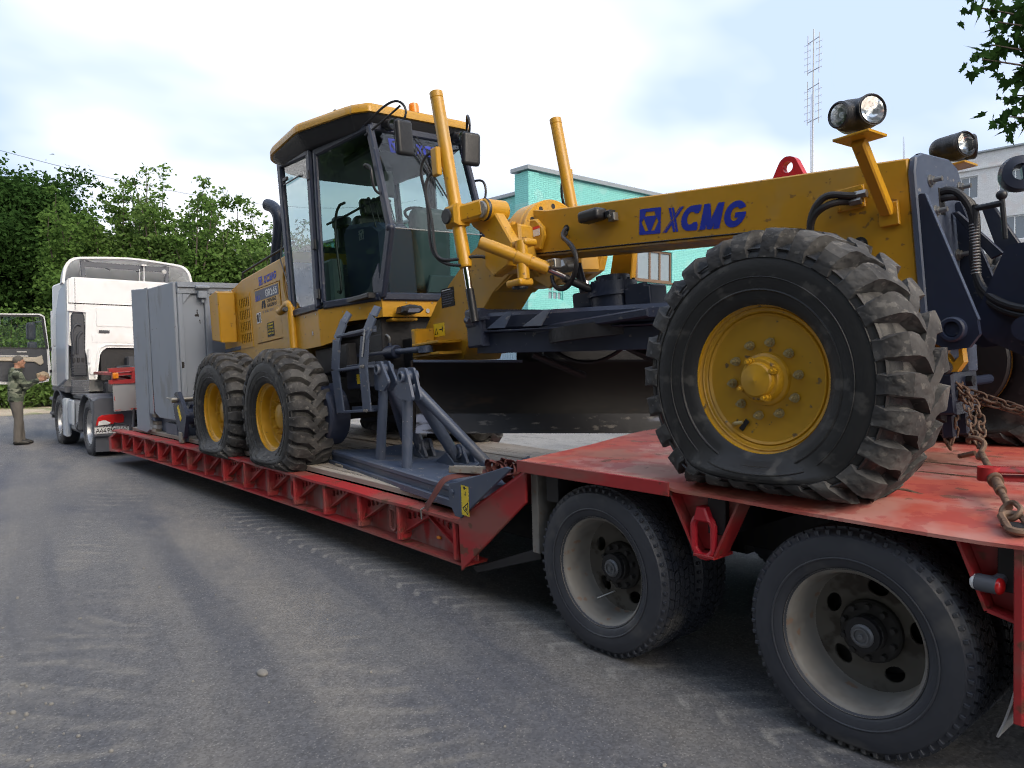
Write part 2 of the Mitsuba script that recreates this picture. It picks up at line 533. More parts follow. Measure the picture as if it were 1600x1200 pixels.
def fn_verge(p, n, uv):
    x, y = p.x, p.y
    c = mix((.20, .165, .12), (.30, .26, .20), fbm(x * 1.6, y * 1.6, 0, 4))
    c = mix(c, (.07, .10, .03), .75 * smoothstep(.52, .66, fbm(x * .9 + 4, y * .9, 3, 4)))
    return c * (.7 + .6 * fbm(x * 30, y * 30, 1, 2))


mat('asphalt', proc(fn_asphalt), .82, spec=.35, bump=(fn_asphalt_h, .007, .004))
mat('yard_concrete', proc(fn_yard), .95, spec=.1)
mat('verge_soil', proc(fn_verge), .95)


def brick_fn(base, alt, joint, axis, bw=.26, bh=.077, wear=None):
    """far-off brickwork: courses with staggered joints, painted over"""
    def fn(p, n, uv):
        h = p.y if axis == 'y' else p.x
        row = dr.floor(p.z / bh)
        u = h / bw + .5 * (row - 2 * dr.floor(row / 2))
        fu, fv = u - dr.floor(u), p.z / bh - row
        r = cell_rand(dr.floor(u), row, 5)
        j = dr.maximum(1 - smoothstep(.02, .055, dr.minimum(fu, 1 - fu)), 1 - smoothstep(.06, .16, dr.minimum(fv, 1 - fv)))
        c = mix(base, alt, .25 + .55 * r + .5 * (fbm(h * .7, p.z * .7, 0, 3) - .5))
        c = mix(c, joint, .75 * j)
        if wear is not None:
            c = mix(c, wear, .75 * smoothstep(.62, .70, fbm(h * 1.9 + 3, p.z * 2.6, 0, 5)))
        return c
    return proc(fn)


def brick_h(axis, bw=.26, bh=.077):
    def fn(p, n, uv):
        h = p.y if axis == 'y' else p.x
        row = dr.floor(p.z / bh)
        u = h / bw + .5 * (row - 2 * dr.floor(row / 2))
        fu, fv = u - dr.floor(u), p.z / bh - row
        return dr.minimum(smoothstep(0, .06, dr.minimum(fu, 1 - fu)), smoothstep(0, .16, dr.minimum(fv, 1 - fv))) + .5 * cell_rand(dr.floor(u), row, 5)
    return fn


GRN = ((.245, .63, .585), (.205, .56, .52), (.12, .38, .36))
for ax in 'xy':
    mat('green_brick_' + ax, brick_fn(*GRN, ax, wear=(.27, .56, .53)), .8, bump=(brick_h(ax), .012, .012))
mat('white_brick', brick_fn((.66, .67, .66), (.56, .56, .55), (.42, .41, .40), 'x', wear=(.56, .52, .49)), .85)
mat('roof_sheet', (.30, .33, .35), .5, .5)
mat('window_wood', (.16, .10, .065), .75)
mat('window_white', (.66, .67, .67), .5)
mat('shed_sheet', (.50, .55, .60), .5)
mat('kiosk_blue', (.26, .38, .47), .5)
scene['pane_dusty'] = {'type': 'twosided', 'bsdf': {'type': 'principled', 'base_color': rgb(.22, .27, .30), 'roughness': .25, 'specular': .8}}
scene['pane_dark'] = {'type': 'twosided', 'bsdf': {'type': 'principled', 'base_color': rgb(.10, .13, .16), 'roughness': .12, 'specular': .8}}
scene['cab_glass'] = {'type': 'thindielectric', 'int_ior': 1.42, 'specular_transmittance': rgb(.56, .67, .66)}
scene['clear_glass'] = {'type': 'thindielectric', 'int_ior': 1.5, 'specular_transmittance': rgb(.9, .93, .93)}
scene['lens_glass'] = {'type': 'dielectric', 'int_ior': 1.5}
mat('lamp_reflector', (.80, .80, .80), .12, 1.0)
mat('amber_lens', (.75, .22, .01), .15, coat=.5)
mat('red_lens', (.55, .015, .015), .15, coat=.6)
mat('mirror_glass', (.75, .76, .78), .03, 1.0)

for i, (r, g, b) in enumerate(((.038, .082, .022), (.098, .175, .042), (.135, .220, .062))):
    scene[f'leaf_{i}'] = {'type': 'principledthin', 'base_color': rgb(r, g, b), 'roughness': .5, 'diff_trans': .55, 'spec_tint': 0.0}
scene['maple_leaf'] = {'type': 'principledthin', 'base_color': rgb(.030, .070, .018), 'roughness': .5, 'diff_trans': .5}
mat('bark', (.085, .068, .055), .9)


def fn_rust(p, n, uv):
    c = mix((.15, .085, .055), (.24, .165, .115), fbm(p.x * 20, p.y * 20, p.z * 20, 3))
    return mix(c, (.08, .05, .035), .7 * smoothstep(.55, .65, fbm(p.x * 45, p.y * 45, p.z * 45, 3)))


mat('rusty_chain', proc(fn_rust), .7, .3)


def fn_camo(p, n, uv):
    a = fbm(p.x * 7, p.y * 7, p.z * 11, 3)
    b = fbm(p.x * 9 + 8, p.y * 9, p.z * 13 + 4, 3)
    c = mix((.055, .070, .050), (.12, .14, .10), smoothstep(.46, .52, a))
    c = mix(c, (.20, .215, .165), smoothstep(.57, .61, b))
    return mix(c, (.022, .028, .022), smoothstep(.58, .62, fbm(p.x * 8 + 3, p.y * 8 + 2, p.z * 12, 3)))


mat('camouflage_cloth', proc(fn_camo), .9)
mat('trouser_cloth', (.115, .105, .095), .9)
mat('skin', (.36, .19, .125), .55)
mat('hair_grey', (.10, .09, .08), .8)
mat('shoe_black', (.018, .017, .016), .5)
mat('rag_cloth', (.36, .28, .19), .9)
mat('strap_red', (.115, .040, .036), .85)


def fn_blade(p, n, uv):
    c = mix((.006, .006, .007), (.014, .013, .013), fbm(p.x * 3, p.y * 3, p.z * 6, 5))
    return mix(c, (.045, .026, .014), .6 * smoothstep(.60, .76, fbm(p.x * 3 + 3, p.y * 3, p.z * 7, 6)))


def fn_blade_edge(p, n, uv):
    w = fbm(p.x * 5, p.y * 5, p.z * 16, 6)
    c = mix((.010, .011, .015), (.20, .23, .32), smoothstep(.45, .60, w) * smoothstep(.36, .55, fbm(p.x * 1.2 + 5, p.y * 1.2, 0, 3)))  # pale blue patches: scrapes with bluish reflections put into the colour
    return mix(c, (.20, .185, .165), .5 * smoothstep(.60, .72, fbm(p.x * 9 + 7, p.y * 9, p.z * 22, 6)))


mat('blade_steel', proc(fn_blade), .75, spec=.35)
mat('cutting_edge', proc(fn_blade_edge), .42, .25)
# ================================================================ SETTING
def sheet(xs, ys, dz=0.0, keep=None):
    X, Y = np.meshgrid(xs, ys, indexing='ij'); Z = ground_z(X, Y) + dz
    v = np.stack([X, Y, Z], -1).reshape(-1, 3); n = len(ys)
    i, j = np.meshgrid(np.arange(len(xs) - 1), np.arange(n - 1), indexing='ij')
    a = (i * n + j).ravel(); f = np.vstack([np.stack([a, a + n, a + n + 1], 1), np.stack([a, a + n + 1, a + 1], 1)])
    if keep is not None:
        c = v[f].mean(1); f = f[keep(c[:, 0], c[:, 1])]
    return trimesh.Trimesh(v, f, process=False)


fine = np.r_[-900, -400, -200, -120, -80, np.arange(-60, 30.1, .75), 45, 70, 120, 250, 500, 900]
structure('asphalt_road', sheet(fine, fine), 'asphalt', 'grey dusty asphalt road with tyre prints', smooth=True)
structure('concrete_yard', sheet(np.arange(-30, 40.1, .4), np.arange(7.2, 90, .4), .005,
          lambda x, y: y > 7.9 + .9 * meshkit.fbm(np.stack([x * .45, y * .45, 0 * x], -1), 4, seed=2)), 'yard_concrete', 'pale dusty concrete yard beyond the trailer', smooth=True)
structure('dirt_verge', sheet(np.arange(-70, -20, .35), np.arange(-40, 45, .35), .006,
          lambda x, y: x < -29.3 - .30 * (y - 4) + 1.5 * meshkit.fbm(np.stack([x * .5, y * .5, 0 * x], -1), 4, seed=5)), 'verge_soil', 'bare earth verge under the trees', smooth=True)

# small stones scattered on the asphalt
peb = []
for k in range(150):
    x, y = rng.uniform(-9, 0.5), rng.uniform(.2, 3.6)
    r = .003 + .009 * rng.uniform() ** 3
    s = trimesh.creation.icosphere(0, r); s.vertices = s.vertices * rng.uniform(.6, 1.3, 3) + V(x, y, float(ground_z(x, y)) + r * .3); peb.append(s)
for k in range(110):
    a_, q_ = rng.uniform(0, 2 * np.pi), rng.normal() * .30
    x, y = -4.45 + q_ * math.cos(a_) * 1.5, .46 + q_ * math.sin(a_) * .8
    r = .003 + .011 * rng.uniform() ** 2
    s = trimesh.creation.icosphere(1, r); s.vertices = s.vertices * rng.uniform(.55, 1.4, 3) + V(x, y, float(ground_z(x, y)) + r * .3); peb.append(s)
s = trimesh.creation.icosphere(2, .03); s.vertices = s.vertices * V(1.3, .9, .6) + V(-4.05, 1.66, float(ground_z(-4.05, 1.66)) + .008); peb.append(s)
mat('pebble', (.18, .175, .165), .9)
single('gravel', peb, 'pebble', 'loose pale grit scattered over the asphalt', 'grit', kind='stuff', smooth=False)

# ---------------------------------------------------------------- green brick workshop
gb = thing('workshop_building', 'turquoise painted brick workshop with sheet metal coping behind the grader', 'building')
XC, YC = -22.66, 19.99


def wall_holes(x0, x1, z0, z1, holes):
    s = sg.box(x0, z0, x1, z1)
    for h in holes:
        s = s.difference(sg.box(*h))
    return s


win = (25.53, 5.28, 28.83, 6.68); win2 = (21.08, 4.13, 21.88, 4.86); win3 = (33.0, 5.28, 36.3, 6.68)
part(gb, 'wall', plate(wall_holes(YC, 50, -.5, 9.05, [win, win2, win3]), 'x', XC - .4, XC), 'green_brick_y', smooth=False)
part(gb, 'wall', plate(sg.box(-50, -.5, XC - .75, 8.25), 'y', YC + .25, YC + .6), 'green_brick_x', smooth=False)
part(gb, 'pilaster', box(XC - .75, XC + .06, YC - .03, YC + .52, -.5, 9.0, 0), 'green_brick_y', smooth=False)
part(gb, 'coping', [box(XC - .55, XC + .16, YC - .14, 50, 9.06, 9.22, .01), box(XC - .9, XC - .5, YC - .14, YC + .6, 9.06, 9.22, .01)], 'roof_sheet')
part(gb, 'coping', [box(-50, XC - .82, YC + .12, YC + .75, 8.26, 8.40, .01)], 'roof_sheet')
part(gb, 'roof', box(-50, XC - .41, YC + .61, 50, 7.6, 7.75, 0), 'roof_sheet')


def wood_window(parent, win, cols, frame_mat, pane_mat, broken=False):
    y0, z0, y1, z1 = win
    w = part(parent, 'window', [box(XC - .16, XC - .06, y0, y1, z0, z0 + .09), box(XC - .16, XC - .06, y0, y1, z1 - .09, z1),
             *[box(XC - .158, XC - .062, a, b, z0 + .09, z1 - .09) for a, b in [(y0, y0 + .08), (y1 - .08, y1)] + [(y0 + (y1 - y0) * c - .05, y0 + (y1 - y0) * c + .05) for c in cols]]], frame_mat)
    ed = [y0 + .04] + [y0 + (y1 - y0) * c for c in cols] + [y1 - .04]
    for a, b in zip(ed[:-1], ed[1:]):
        part(w, 'pane', box(XC - .13, XC - .12, a + .03, b - .03, z0 + .06, z1 - .06, 0), pane_mat)
    part(w, 'sill', box(XC - .1, XC + .10, y0 - .08, y1 + .08, z0 - .07, z0 - .003, .01), frame_mat)
    part(w, 'reveal', box(XC - .39, XC - .36, y0, y1, z0, z1, 0), 'black_steel')


wood_window(gb, win, (.28, .55, .76), 'window_wood', 'pane_dusty')
wood_window(gb, win3, (.28, .55, .76), 'window_wood', 'pane_dusty')
w2 = part(gb, 'window', [box(XC - .15, XC - .07, win2[0], win2[2], z, z + .05) for z in (win2[1], 4.45, win2[3] - .05)] + [box(XC - .148, XC - .072, y, y + .05, win2[1], win2[3]) for y in (win2[0], 21.35, 21.6, win2[2] - .05)], 'green_brick_y', label='small barred window painted over in turquoise')
part(w2, 'pane', box(XC - .13, XC - .12, win2[0], win2[2], win2[1], win2[3], 0), 'pane_dusty')
# pale sheet cladding along the foot of the wall
clad = thing('sheet_fence', 'pale grey sheet metal fence at the foot of the turquoise wall', 'fence')
for k in range(16):
    y = 20.6 + k * .86
    part(clad, 'panel', box(-21.9, -21.87, y, y + .83, .05, 2.18 + .02 * ((k * 7) % 3), .004), 'shed_sheet')
part(clad, 'rail', box(-21.96, -21.905, 20.5, 34.4, 1.9, 1.97), 'galvanised')
kb = thing('site_cabin', 'small pale blue corrugated metal cabin seen under the drawbar', 'cabin')
for k in range(9):
    part(kb, 'panel', box(-20.95 + k * .13, -20.95 + k * .13 + .115, 17.0, 17.04 + .012 * (k % 2), .1, 2.35, .004), 'kiosk_blue')
part(kb, 'body', box(-20.97, -19.75, 17.06, 19.0, .08, 2.4, .01), 'kiosk_blue')
part(kb, 'roof', box(-21.05, -19.68, 16.95, 19.1, 2.42, 2.48, .01), 'roof_sheet')
single('fuel_drum', [tube2([(-21.27, 16.9, .1), (-21.27, 16.9, .12), (-21.27, 16.9, .8), (-21.27, 16.9, .83), (-21.27, 16.9, .86), (-21.27, 16.9, 1.6), (-21.27, 16.9, 1.63), (-21.27, 16.9, 1.66), (-21.27, 16.9, 2.3), (-21.27, 16.9, 2.32)],
        [.19, .2, .2, .212, .2, .2, .212, .2, .2, .19])], 'red_paint_clean', 'red metal cylinder standing left of the pale blue cabin', 'gas cylinder')
pole = thing('barrier_post', 'dark post with yellow bands left of the red cylinder', 'post')
part(pole, 'post', cyl((-22.0, 16.9, 0), (-22.0, 16.9, 2.45), .17, 16), 'navy_paint')
part(pole, 'band', cyl((-22.0, 16.9, 1.95), (-22.0, 16.9, 2.12), .174, 16), 'sticker_yellow')
ds = thing('warning_sign', 'small red and white diamond sign behind the yellow frame', 'sign')
part(ds, 'plate', moved(box(-.2, .2, -.01, .01, -.2, .2, .003), frame(rot(0, math.pi / 4, 0), (-22.46, 16.9, 2.72))), 'red_print')
part(ds, 'panel', moved(box(-.15, .15, -.016, -.011, -.15, .15, .001), frame(rot(0, math.pi / 4, 0), (-22.46, 16.9, 2.72))), 'white_print')
part(ds, 'post', cyl((-22.46, 16.93, 0), (-22.46, 16.93, 2.8), .03, 8), 'galvanised')

# ---------------------------------------------------------------- white brick block
wb = thing('white_building', 'white painted brick office block with tall windows far right', 'building')
YW = 67.0
X0, X1 = -33.0, 8.0
wins = []
for fl in range(5):
    zt = 16.2 - 3.45 * fl
    for xa, xb in ((-31.0, -28.6), (-26.8, -24.4) if fl == 4 else (-27.2, -24.9), (-25.0 + .6, -23.10), (-21.7, -18.4), (-16.8, -13.4), (-11.6, -8.2), (-6.4, -3.0), (-1.2, 2.2)):
        if xa == -27.2 or xa == -26.8:
            continue
        wins.append((xa, zt - (1.75 if fl != 1 else 1.85), xb, zt))
s = sg.box(X0, -.5, X1, 17.85)
for w in wins:
    s = s.difference(sg.box(*w))
part(wb, 'wall', plate(s, 'y', YW, YW + .4), 'white_brick', smooth=False)
part(wb, 'body', box(X0, X1, YW + .42, YW + 14, -.5, 17.6, 0), 'white_brick', smooth=False)
part(wb, 'cornice', [box(X0 - .1, X1, YW - .16, YW + .3, 16.62, 16.80, .02)], 'white_brick')
part(wb, 'parapet', box(X0 - .15, X1, YW - .22, YW + .5, 17.86, 18.0, .02), 'roof_sheet')
for w in wins:
    f = [box(w[0], w[2], YW + .16, YW + .24, w[1], w[1] + .09), box(w[0], w[2], YW + .16, YW + .24, w[3] - .09, w[3])]
    n = 3 if w[2] - w[0] > 2.5 else 2
    f += [box(w[0] + (w[2] - w[0] - .08) * k / n, w[0] + (w[2] - w[0] - .08) * k / n + .08, YW + .162, YW + .238, w[1] + .09, w[3] - .09) for k in range(n + 1)]
    k = part(wb, 'window', f, 'window_white')
    part(k, 'pane', box(w[0], w[2], YW + .2, YW + .205, w[1], w[3], 0), 'pane_dark')
part(wb, 'vent', box(-28.75, -28.25, YW + .5, YW + 1.2, 17.62, 18.5, .02), 'navy_paint')
single('lightning_rod', tube([(-29.02, YW + .7, 17.6), (-29.02, YW + .7, 19.2), (-29.05, YW + .7, 20.6)], [.05, .04, .015], 6), 'bare_steel', 'thin lightning rod on the white building roof', 'rod')

# ---------------------------------------------------------------- antenna mast
am = thing('antenna_mast', 'tall thin steel mast with two tiers of dipole antennas', 'antenna')
mx, my = -44.33, 80.66
part(am, 'mast', [tube([(mx, my, 0), (mx, my, 22), (mx, my, 38.0)], [.13, .11, .06], 8), tube([(mx - .22, my, 22), (mx - .22, my, 31)], [.03, .03], 5)], 'galvanised')
for z0, z1 in ((35.0, 37.2), (31.4, 34.0)):
    za, zb = (33.3, 37.0) if z0 == 35.0 else (27.9, 32.0)
    tier = [tube([(mx - .66, my, za + .1), (mx + .66, my, za + .4)], [.05, .05], 5), tube([(mx - .66, my, zb - .4), (mx + .66, my, zb)], [.05, .05], 5)]
    for sx in (-.66, .66):
        tier.append(tube([(mx + sx, my, za - .15), (mx + sx, my, zb + .5)], [.045, .045], 5))
        for k in range(5):
            z = za + .35 + k * (zb - za - .2) / 5
            tier += [tube([(mx + sx - .36, my, z), (mx + sx + .32, my, z + .08)], [.022, .022], 5), tube([(mx + sx - .36, my, z - .16), (mx + sx - .36, my, z + .16)], [.018, .018], 4), tube([(mx + sx + .32, my, z - .1), (mx + sx + .32, my, z + .24)], [.018, .018], 4)]
    part(am, 'antenna', tier, 'galvanised')
single('overhead_wire', tube([V(-47.77, 5.97, 12.53) + (V(-58.3, 24.5, 13.8) - V(-47.77, 5.97, 12.53)) * t - V(0, 0, 1.2 * 4 * t * (1 - t) * .3) for t in np.linspace(-.6, 2.2, 24)], .013, 5), 'black_steel', 'single overhead wire sagging across the sky above the trees', 'wire')

# ---------------------------------------------------------------- trees
def leaf_cards(P, size, up=.35, fold=True):
    """elongated little leaves, two triangles each, folded along the midrib"""
    n = len(P)
    d = rng.normal(size=(n, 3)); d[:, 2] = d[:, 2] * .7 - .25; d /= np.linalg.norm(d, axis=1)[:, None]
    u = rng.normal(size=(n, 3)); u[:, 2] += up; s = np.cross(d, u); s /= np.maximum(np.linalg.norm(s, axis=1)[:, None], 1e-6)
    nn = np.cross(s, d)
    L = size * rng.uniform(.7, 1.35, n)[:, None]
    a, b = P - d * L * .5, P + d * L * .5
    m1, m2 = P + s * L * .30 + nn * L * .10, P - s * L * .30 + nn * L * .10
    v = np.stack([a, m1, b, m2], 1).reshape(-1, 3); k = np.arange(n)[:, None] * 4
    return trimesh.Trimesh(v, np.vstack([k + [0, 1, 2], k + [0, 2, 3]]), process=False)


def tree(x, y, h, r, leaf, label, density=1.0, shoots=0, base=.18, group=None, size=.185, lean=0.0, name='tree'):
    t = thing(name, label, 'tree', group)
    z0 = float(ground_z(x, y)) - .1
    C = V(x + lean, y, z0 + h * (base + .5 * (1 - base))); R = V(r, r, h * .5 * (1 - base))
    trunk = [tube(spline([(x, y, z0), (x + lean * .3, y + .1, z0 + h * .3), (x + lean * .7, y - .1, z0 + h * .55), (x + lean, y, z0 + h * .8)], 4), np.linspace(h * .024, h * .006, 13), 8)]
    pts = []
    nb = int(64 * density * (r / 3.2) ** 1.6) + 14
    for k in range(nb):
        d = rng.normal(size=3); d /= np.linalg.norm(d)
        lump = .62 + .62 * meshkit.noise(d * 2.1 + k * 0 + V(x, y, 3), seed=4)
        e = C + d * R * (rng.uniform(.15, 1) ** .45) * lump
        zz = np.clip(z0 + h * rng.uniform(.15, .6), z0 + .5, max(e[2] - .2, z0 + .6)); s0 = V(x + lean * (zz - z0) / h, y, zz)
        q = spline([s0, (s0 + e) / 2 + V(0, 0, .12 * np.linalg.norm(e - s0)), e], 5)
        if k % 2 == 0:
            trunk.append(tube(q, np.linspace(h * .0065, h * .0014, len(q)), 5))
        for w, m in ((.55, 60), (.75, 85), (.9, 95), (1.0, 95)):
            i = int(w * (len(q) - 1)); mm = int(m * density)
            pts.append(q[i] + rng.normal(size=(mm, 3)) * V(.42, .42, .27) * (r / 3.2) ** .5 * 1.05)
    for k in range(shoots):
        a, rr = rng.uniform(0, 2 * np.pi), r * math.sqrt(rng.uniform(0, .9))
        b = V(x + lean + rr * math.cos(a), y + rr * math.sin(a), C[2] + R[2] * .45)
        top = b + V(rng.normal() * .65, rng.normal() * .65, R[2] * rng.uniform(.55, 1.25) * (1.15 - .45 * rr / r))
        trunk.append(tube([b, (b + top) / 2 + rng.normal(size=3) * .08, top], [.035, .02, .008], 4))
        for w in np.linspace(0, 1, 11):
            mm = int(30 * density * (1 - .35 * w) * rng.uniform(.15, 1.5))
            pts.append(b + (top - b) * w + rng.normal(size=3) * .16 + rng.normal(size=(mm, 3)) * V(.22, .22, .14) * (.95 - .3 * w))
    part(t, 'trunk', trunk, 'bark')
    part(t, 'crown', leaf_cards(np.vstack(pts), size), leaf, smooth=False)
    return t


dark = 'leaf_0'; mid = 'leaf_1'; light = 'leaf_2'
tree(-43.4, 2.2, 10.9, 4.6, dark, 'tall dark green tree at the left picture edge', 1.9, size=.22)
tree(-43.0, 6.0, 11.2, 3.8, dark, 'tall dark tree with rounded top right of the leftmost tree', 1.9, size=.22)
tree(-41.4, 9.2, 8.6, 2.9, dark, 'dark tree sloping down behind the white truck', 1.5, shoots=6)
tree(-36.2, 8.0, 7.3, 2.6, mid, 'bright green tree with upright shoots behind the truck roof spoiler', 1.4, shoots=16)
tree(-35.6, 10.1, 7.7, 2.6, light, 'bright green tree with upright shoots above the truck cab', 1.4, shoots=18)
tree(-33.6, 11.7, 7.1, 2.5, mid, 'bright green tree with ragged shoots above the grey container', 1.4, shoots=18)
tree(-33.0, 13.6, 6.4, 2.5, light, 'bright green tree with loose shoots just left of the grader exhaust', 1.4, shoots=16)
tree(-33.0, 16.2, 6.2, 2.6, mid, 'bright green tree hidden behind the grader cab', 1.2, shoots=10)
tree(-39.5, 12.0, 6.4, 3.2, dark, 'low dark tree standing behind the bright shoots', 1.2)
for x, y, h, r, lab in ((-15.5, -11.5, 12.0, 4.0, 'tall roadside tree behind the camera, mirrored in the cab door glass'), (-9.0, -10.5, 13.0, 4.2, 'tall unseen tree added across the road to shade the near sides'), (-2.5, -10.0, 12.5, 4.2, 'tall unseen tree added behind the camera to block skylight'),
                        (4.0, -9.0, 12.0, 4.0, 'tall unseen tree added behind the camera on its right to block skylight'), (-22.0, -13.0, 10.0, 3.6, 'roadside tree beyond the left edge of the picture')):
    tree(x, y, h * 1.08, r * 1.15, mid, lab, 1.25, base=.08, size=.38)  # near-side row added out of view, thickened to cut skylight on the near faces


tree(6.5, 12.5, 10.5, 4.2, dark, 'broad tree beyond the right picture edge, mirrored in the windscreen', 1.0, base=.16, size=.26)


def bush(x, y, h, r, leaf, label, n=2600, size=.15):
    t = thing('bush', label, 'bush'); z0 = float(ground_z(x, y))
    st, pts = [], []
    for k in range(26):
        a, q = rng.uniform(0, 2 * np.pi), math.sqrt(rng.uniform(0, 1))
        e = V(x + r * q * math.cos(a), y + r * q * math.sin(a), z0 + h * rng.uniform(.45, 1.0) * (1 - .35 * q))
        s = V(x + .3 * r * q * math.cos(a), y + .3 * r * q * math.sin(a), z0)
        st.append(tube([s, (s + e) / 2 + V(0, 0, .1), e], [.02, .014, .006], 4))
        for w in (.35, .6, .8, 1.0):
            pts.append(s + (e - s) * w + rng.normal(size=(n // 104, 3)) * V(.24, .24, .18))
    part(t, 'stem', st, 'bark'); part(t, 'foliage', leaf_cards(np.vstack(pts), size), leaf, smooth=False)


for k, (x, y, h, r, leaf, lab) in enumerate((
        (-33.0, -9.0, 2.6, 1.8, mid, 'bush across the road left of the picture'),
        (-33.5, 3.0, 2.6, 1.3, light, 'leafy green bush at the left picture edge behind the open door'),
        (-33.0, 4.6, 1.5, 1.0, light, 'low bright green bush directly behind the man'),
        (-34.3, 4.4, 4.2, 1.5, mid, 'tall green bush seen through the open truck door window'),
        (-33.2, 5.9, 1.7, 1.0, light, 'low bright green bush between the man and the truck'),
        (-35.0, 6.0, 4.6, 1.6, light, 'tall bright bush above the open truck door'),
        (-34.5, 7.4, 3.0, 1.5, mid, 'green bush behind the truck cab'),
        (-38.0, 9.0, 4.5, 2.2, mid, 'tall dense bush between the trees behind the truck'),
        (-39.0, 5.0, 5.0, 2.2, mid, 'tall dense bush under the tall dark trees'),
        (-38.5, 2.4, 5.0, 2.0, mid, 'tall dense bush near the left picture edge'),
        (-34.6, 12.6, 4.4, 2.0, mid, 'tall dense bush behind the grey container'))):
    bush(x, y, h, r, leaf, lab, n=4200 if h > 2.2 else 2600)

# maple leaning in from the right: big lobed leaves
MAPLE = [(0, 0), (.10, .06), (.34, -.10), (.30, .10), (.52, .30), (.34, .34), (.40, .52), (.20, .46), (.14, .74), (.08, .70), (0, 1.0),
         (-.08, .70), (-.14, .74), (-.20, .46), (-.40, .52), (-.34, .34), (-.52, .30), (-.30, .10), (-.34, -.10), (-.10, .06)]


def maple_leaves(P, size):
    lv = np.array(MAPLE); n, k = len(P), len(lv)
    pv, tri = trimesh.creation.triangulate_polygon(sg.Polygon(lv), engine='earcut')
    d = rng.normal(size=(n, 3)); d[:, 2] -= .9; d /= np.linalg.norm(d, axis=1)[:, None]
    u = rng.normal(size=(n, 3)) * .8; u[:, 2] += 1.1
    s = np.cross(d, u); s /= np.linalg.norm(s, axis=1)[:, None]; nn = np.cross(s, d)
    L = (size * rng.uniform(.6, 1.25, n))[:, None, None]
    curl = rng.uniform(.05, .30, n)[:, None, None]
    v = P[:, None] + L * (pv[None, :, :1] * s[:, None] + pv[None, :, 1:] * d[:, None] + curl * np.abs(pv[None, :, :1]) * nn[:, None])
    f = (np.arange(n)[:, None, None] * len(pv) + tri[None]).reshape(-1, 3)
    return trimesh.Trimesh(v.reshape(-1, 3), f, process=False)


mp = thing('maple_tree', 'maple tree with dark lobed leaves reaching in at top right', 'tree')
tx, ty = 1.1, 11.2
limbs = [tube(spline([(tx, ty, 0), (tx + .1, ty, 1.6), (tx - .1, ty - .1, 3.2), (tx, ty, 7.5)], 4), np.linspace(.24, .07, 13), 10)]
pts = []
tips = [(-2.51, 7.22, 4.59), (-2.40, 7.35, 4.47), (-2.33, 7.59, 4.62), (-2.43, 7.31, 4.28), (-2.34, 7.56, 4.29), (-2.46, 7.19, 4.14), (-2.29, 7.62, 4.05), (-2.32, 7.57, 3.89), (-2.33, 7.40, 3.68), (-2.28, 7.62, 3.70), (-2.29, 7.94, 4.46), (-2.24, 7.98, 3.95), (-2.42, 7.64, 4.44), (-2.33, 7.91, 4.68)]
for k in range(86):
    if k < len(tips):
        e = V(*tips[k])
    else:
        d = rng.normal(size=3); d /= np.linalg.norm(d); d[2] = abs(d[2]) * 1.1 - .25
        e = V(tx + .4, ty, 5.6) + d * V(2.75, 2.75, 3.0) * rng.uniform(.4, 1) ** .4
    s0 = V(tx, ty, min(max(2.4, e[2] - 1.2 - rng.uniform(0, 1)), 7))
    q = spline([s0, (s0 + e) / 2 + V(0, 0, .25), e], 6)
    limbs.append(tube(q, np.linspace(.045, .006, len(q)), 5))
    for w in ((.92, .97, 1.0) if k < len(tips) else (.5, .65, .8, .9, 1.0)):
        pts.append(q[int(w * (len(q) - 1))] + rng.normal(size=(16 if k < len(tips) else 60, 3)) * (V(.075, .075, .07) if k < len(tips) else V(.3, .3, .24)))
part(mp, 'trunk', limbs, 'bark')
part(mp, 'crown', maple_leaves(np.vstack(pts), .115), 'maple_leaf', smooth=False)
# ================================================================ LOW LOADER TRAILER (trailer frame)
def camber(x):
    return .038 * (1 - np.clip((np.asarray(x, float) + 8.9) / 4.9, -1.4, 1.4) ** 2)


def sweepx(poly, xs, zfun, waver=None):
    """(y, z) section carried along x, lifted by zfun(x)"""
    P = np.array(poly, float); n = len(P); xs = np.asarray(xs, float)
    rings = []
    for x in xs:
        q = np.column_stack([np.full(n, x), P[:, 0], P[:, 1] + zfun(x)])
        if waver is not None:
            q[:, 1:] += waver(x, P)
        rings.append(q)
    v = np.vstack(rings); f = []; i = np.arange(n); j = (i + 1) % n
    for k in range(len(xs) - 1):
        o, p = k * n, (k + 1) * n
        f += [np.stack([o + i, o + j, p + j], 1), np.stack([o + i, p + j, p + i], 1)]
    _, tri = trimesh.creation.triangulate_polygon(sg.Polygon(P), engine='earcut')
    f += [tri[:, ::-1], tri + (len(xs) - 1) * n]
    m = trimesh.Trimesh(v, np.vstack(f), process=False)
    if m.volume < 0: m.invert()
    return m


rect = lambda y0, y1, z0, z1: [(y0, z0), (y1, z0), (y1, z1), (y0, z1)]
lt = thing('low_loader_trailer', 'long red low loader trailer with timber bed and raised rear deck', 'trailer')
xs = np.linspace(-13.55, -4.22, 120)


def dent(x, P):
    d = meshkit.noise(V(x * 1.7, 3, 1)); e = meshkit.noise(V(x * .9, 8, 2))
    w = (P[:, 0] < .03)[:, None]
    return w * np.array([[.018 * (e - .5), -.030 * max(0, d - .62) + .006 * (e - .5)]])


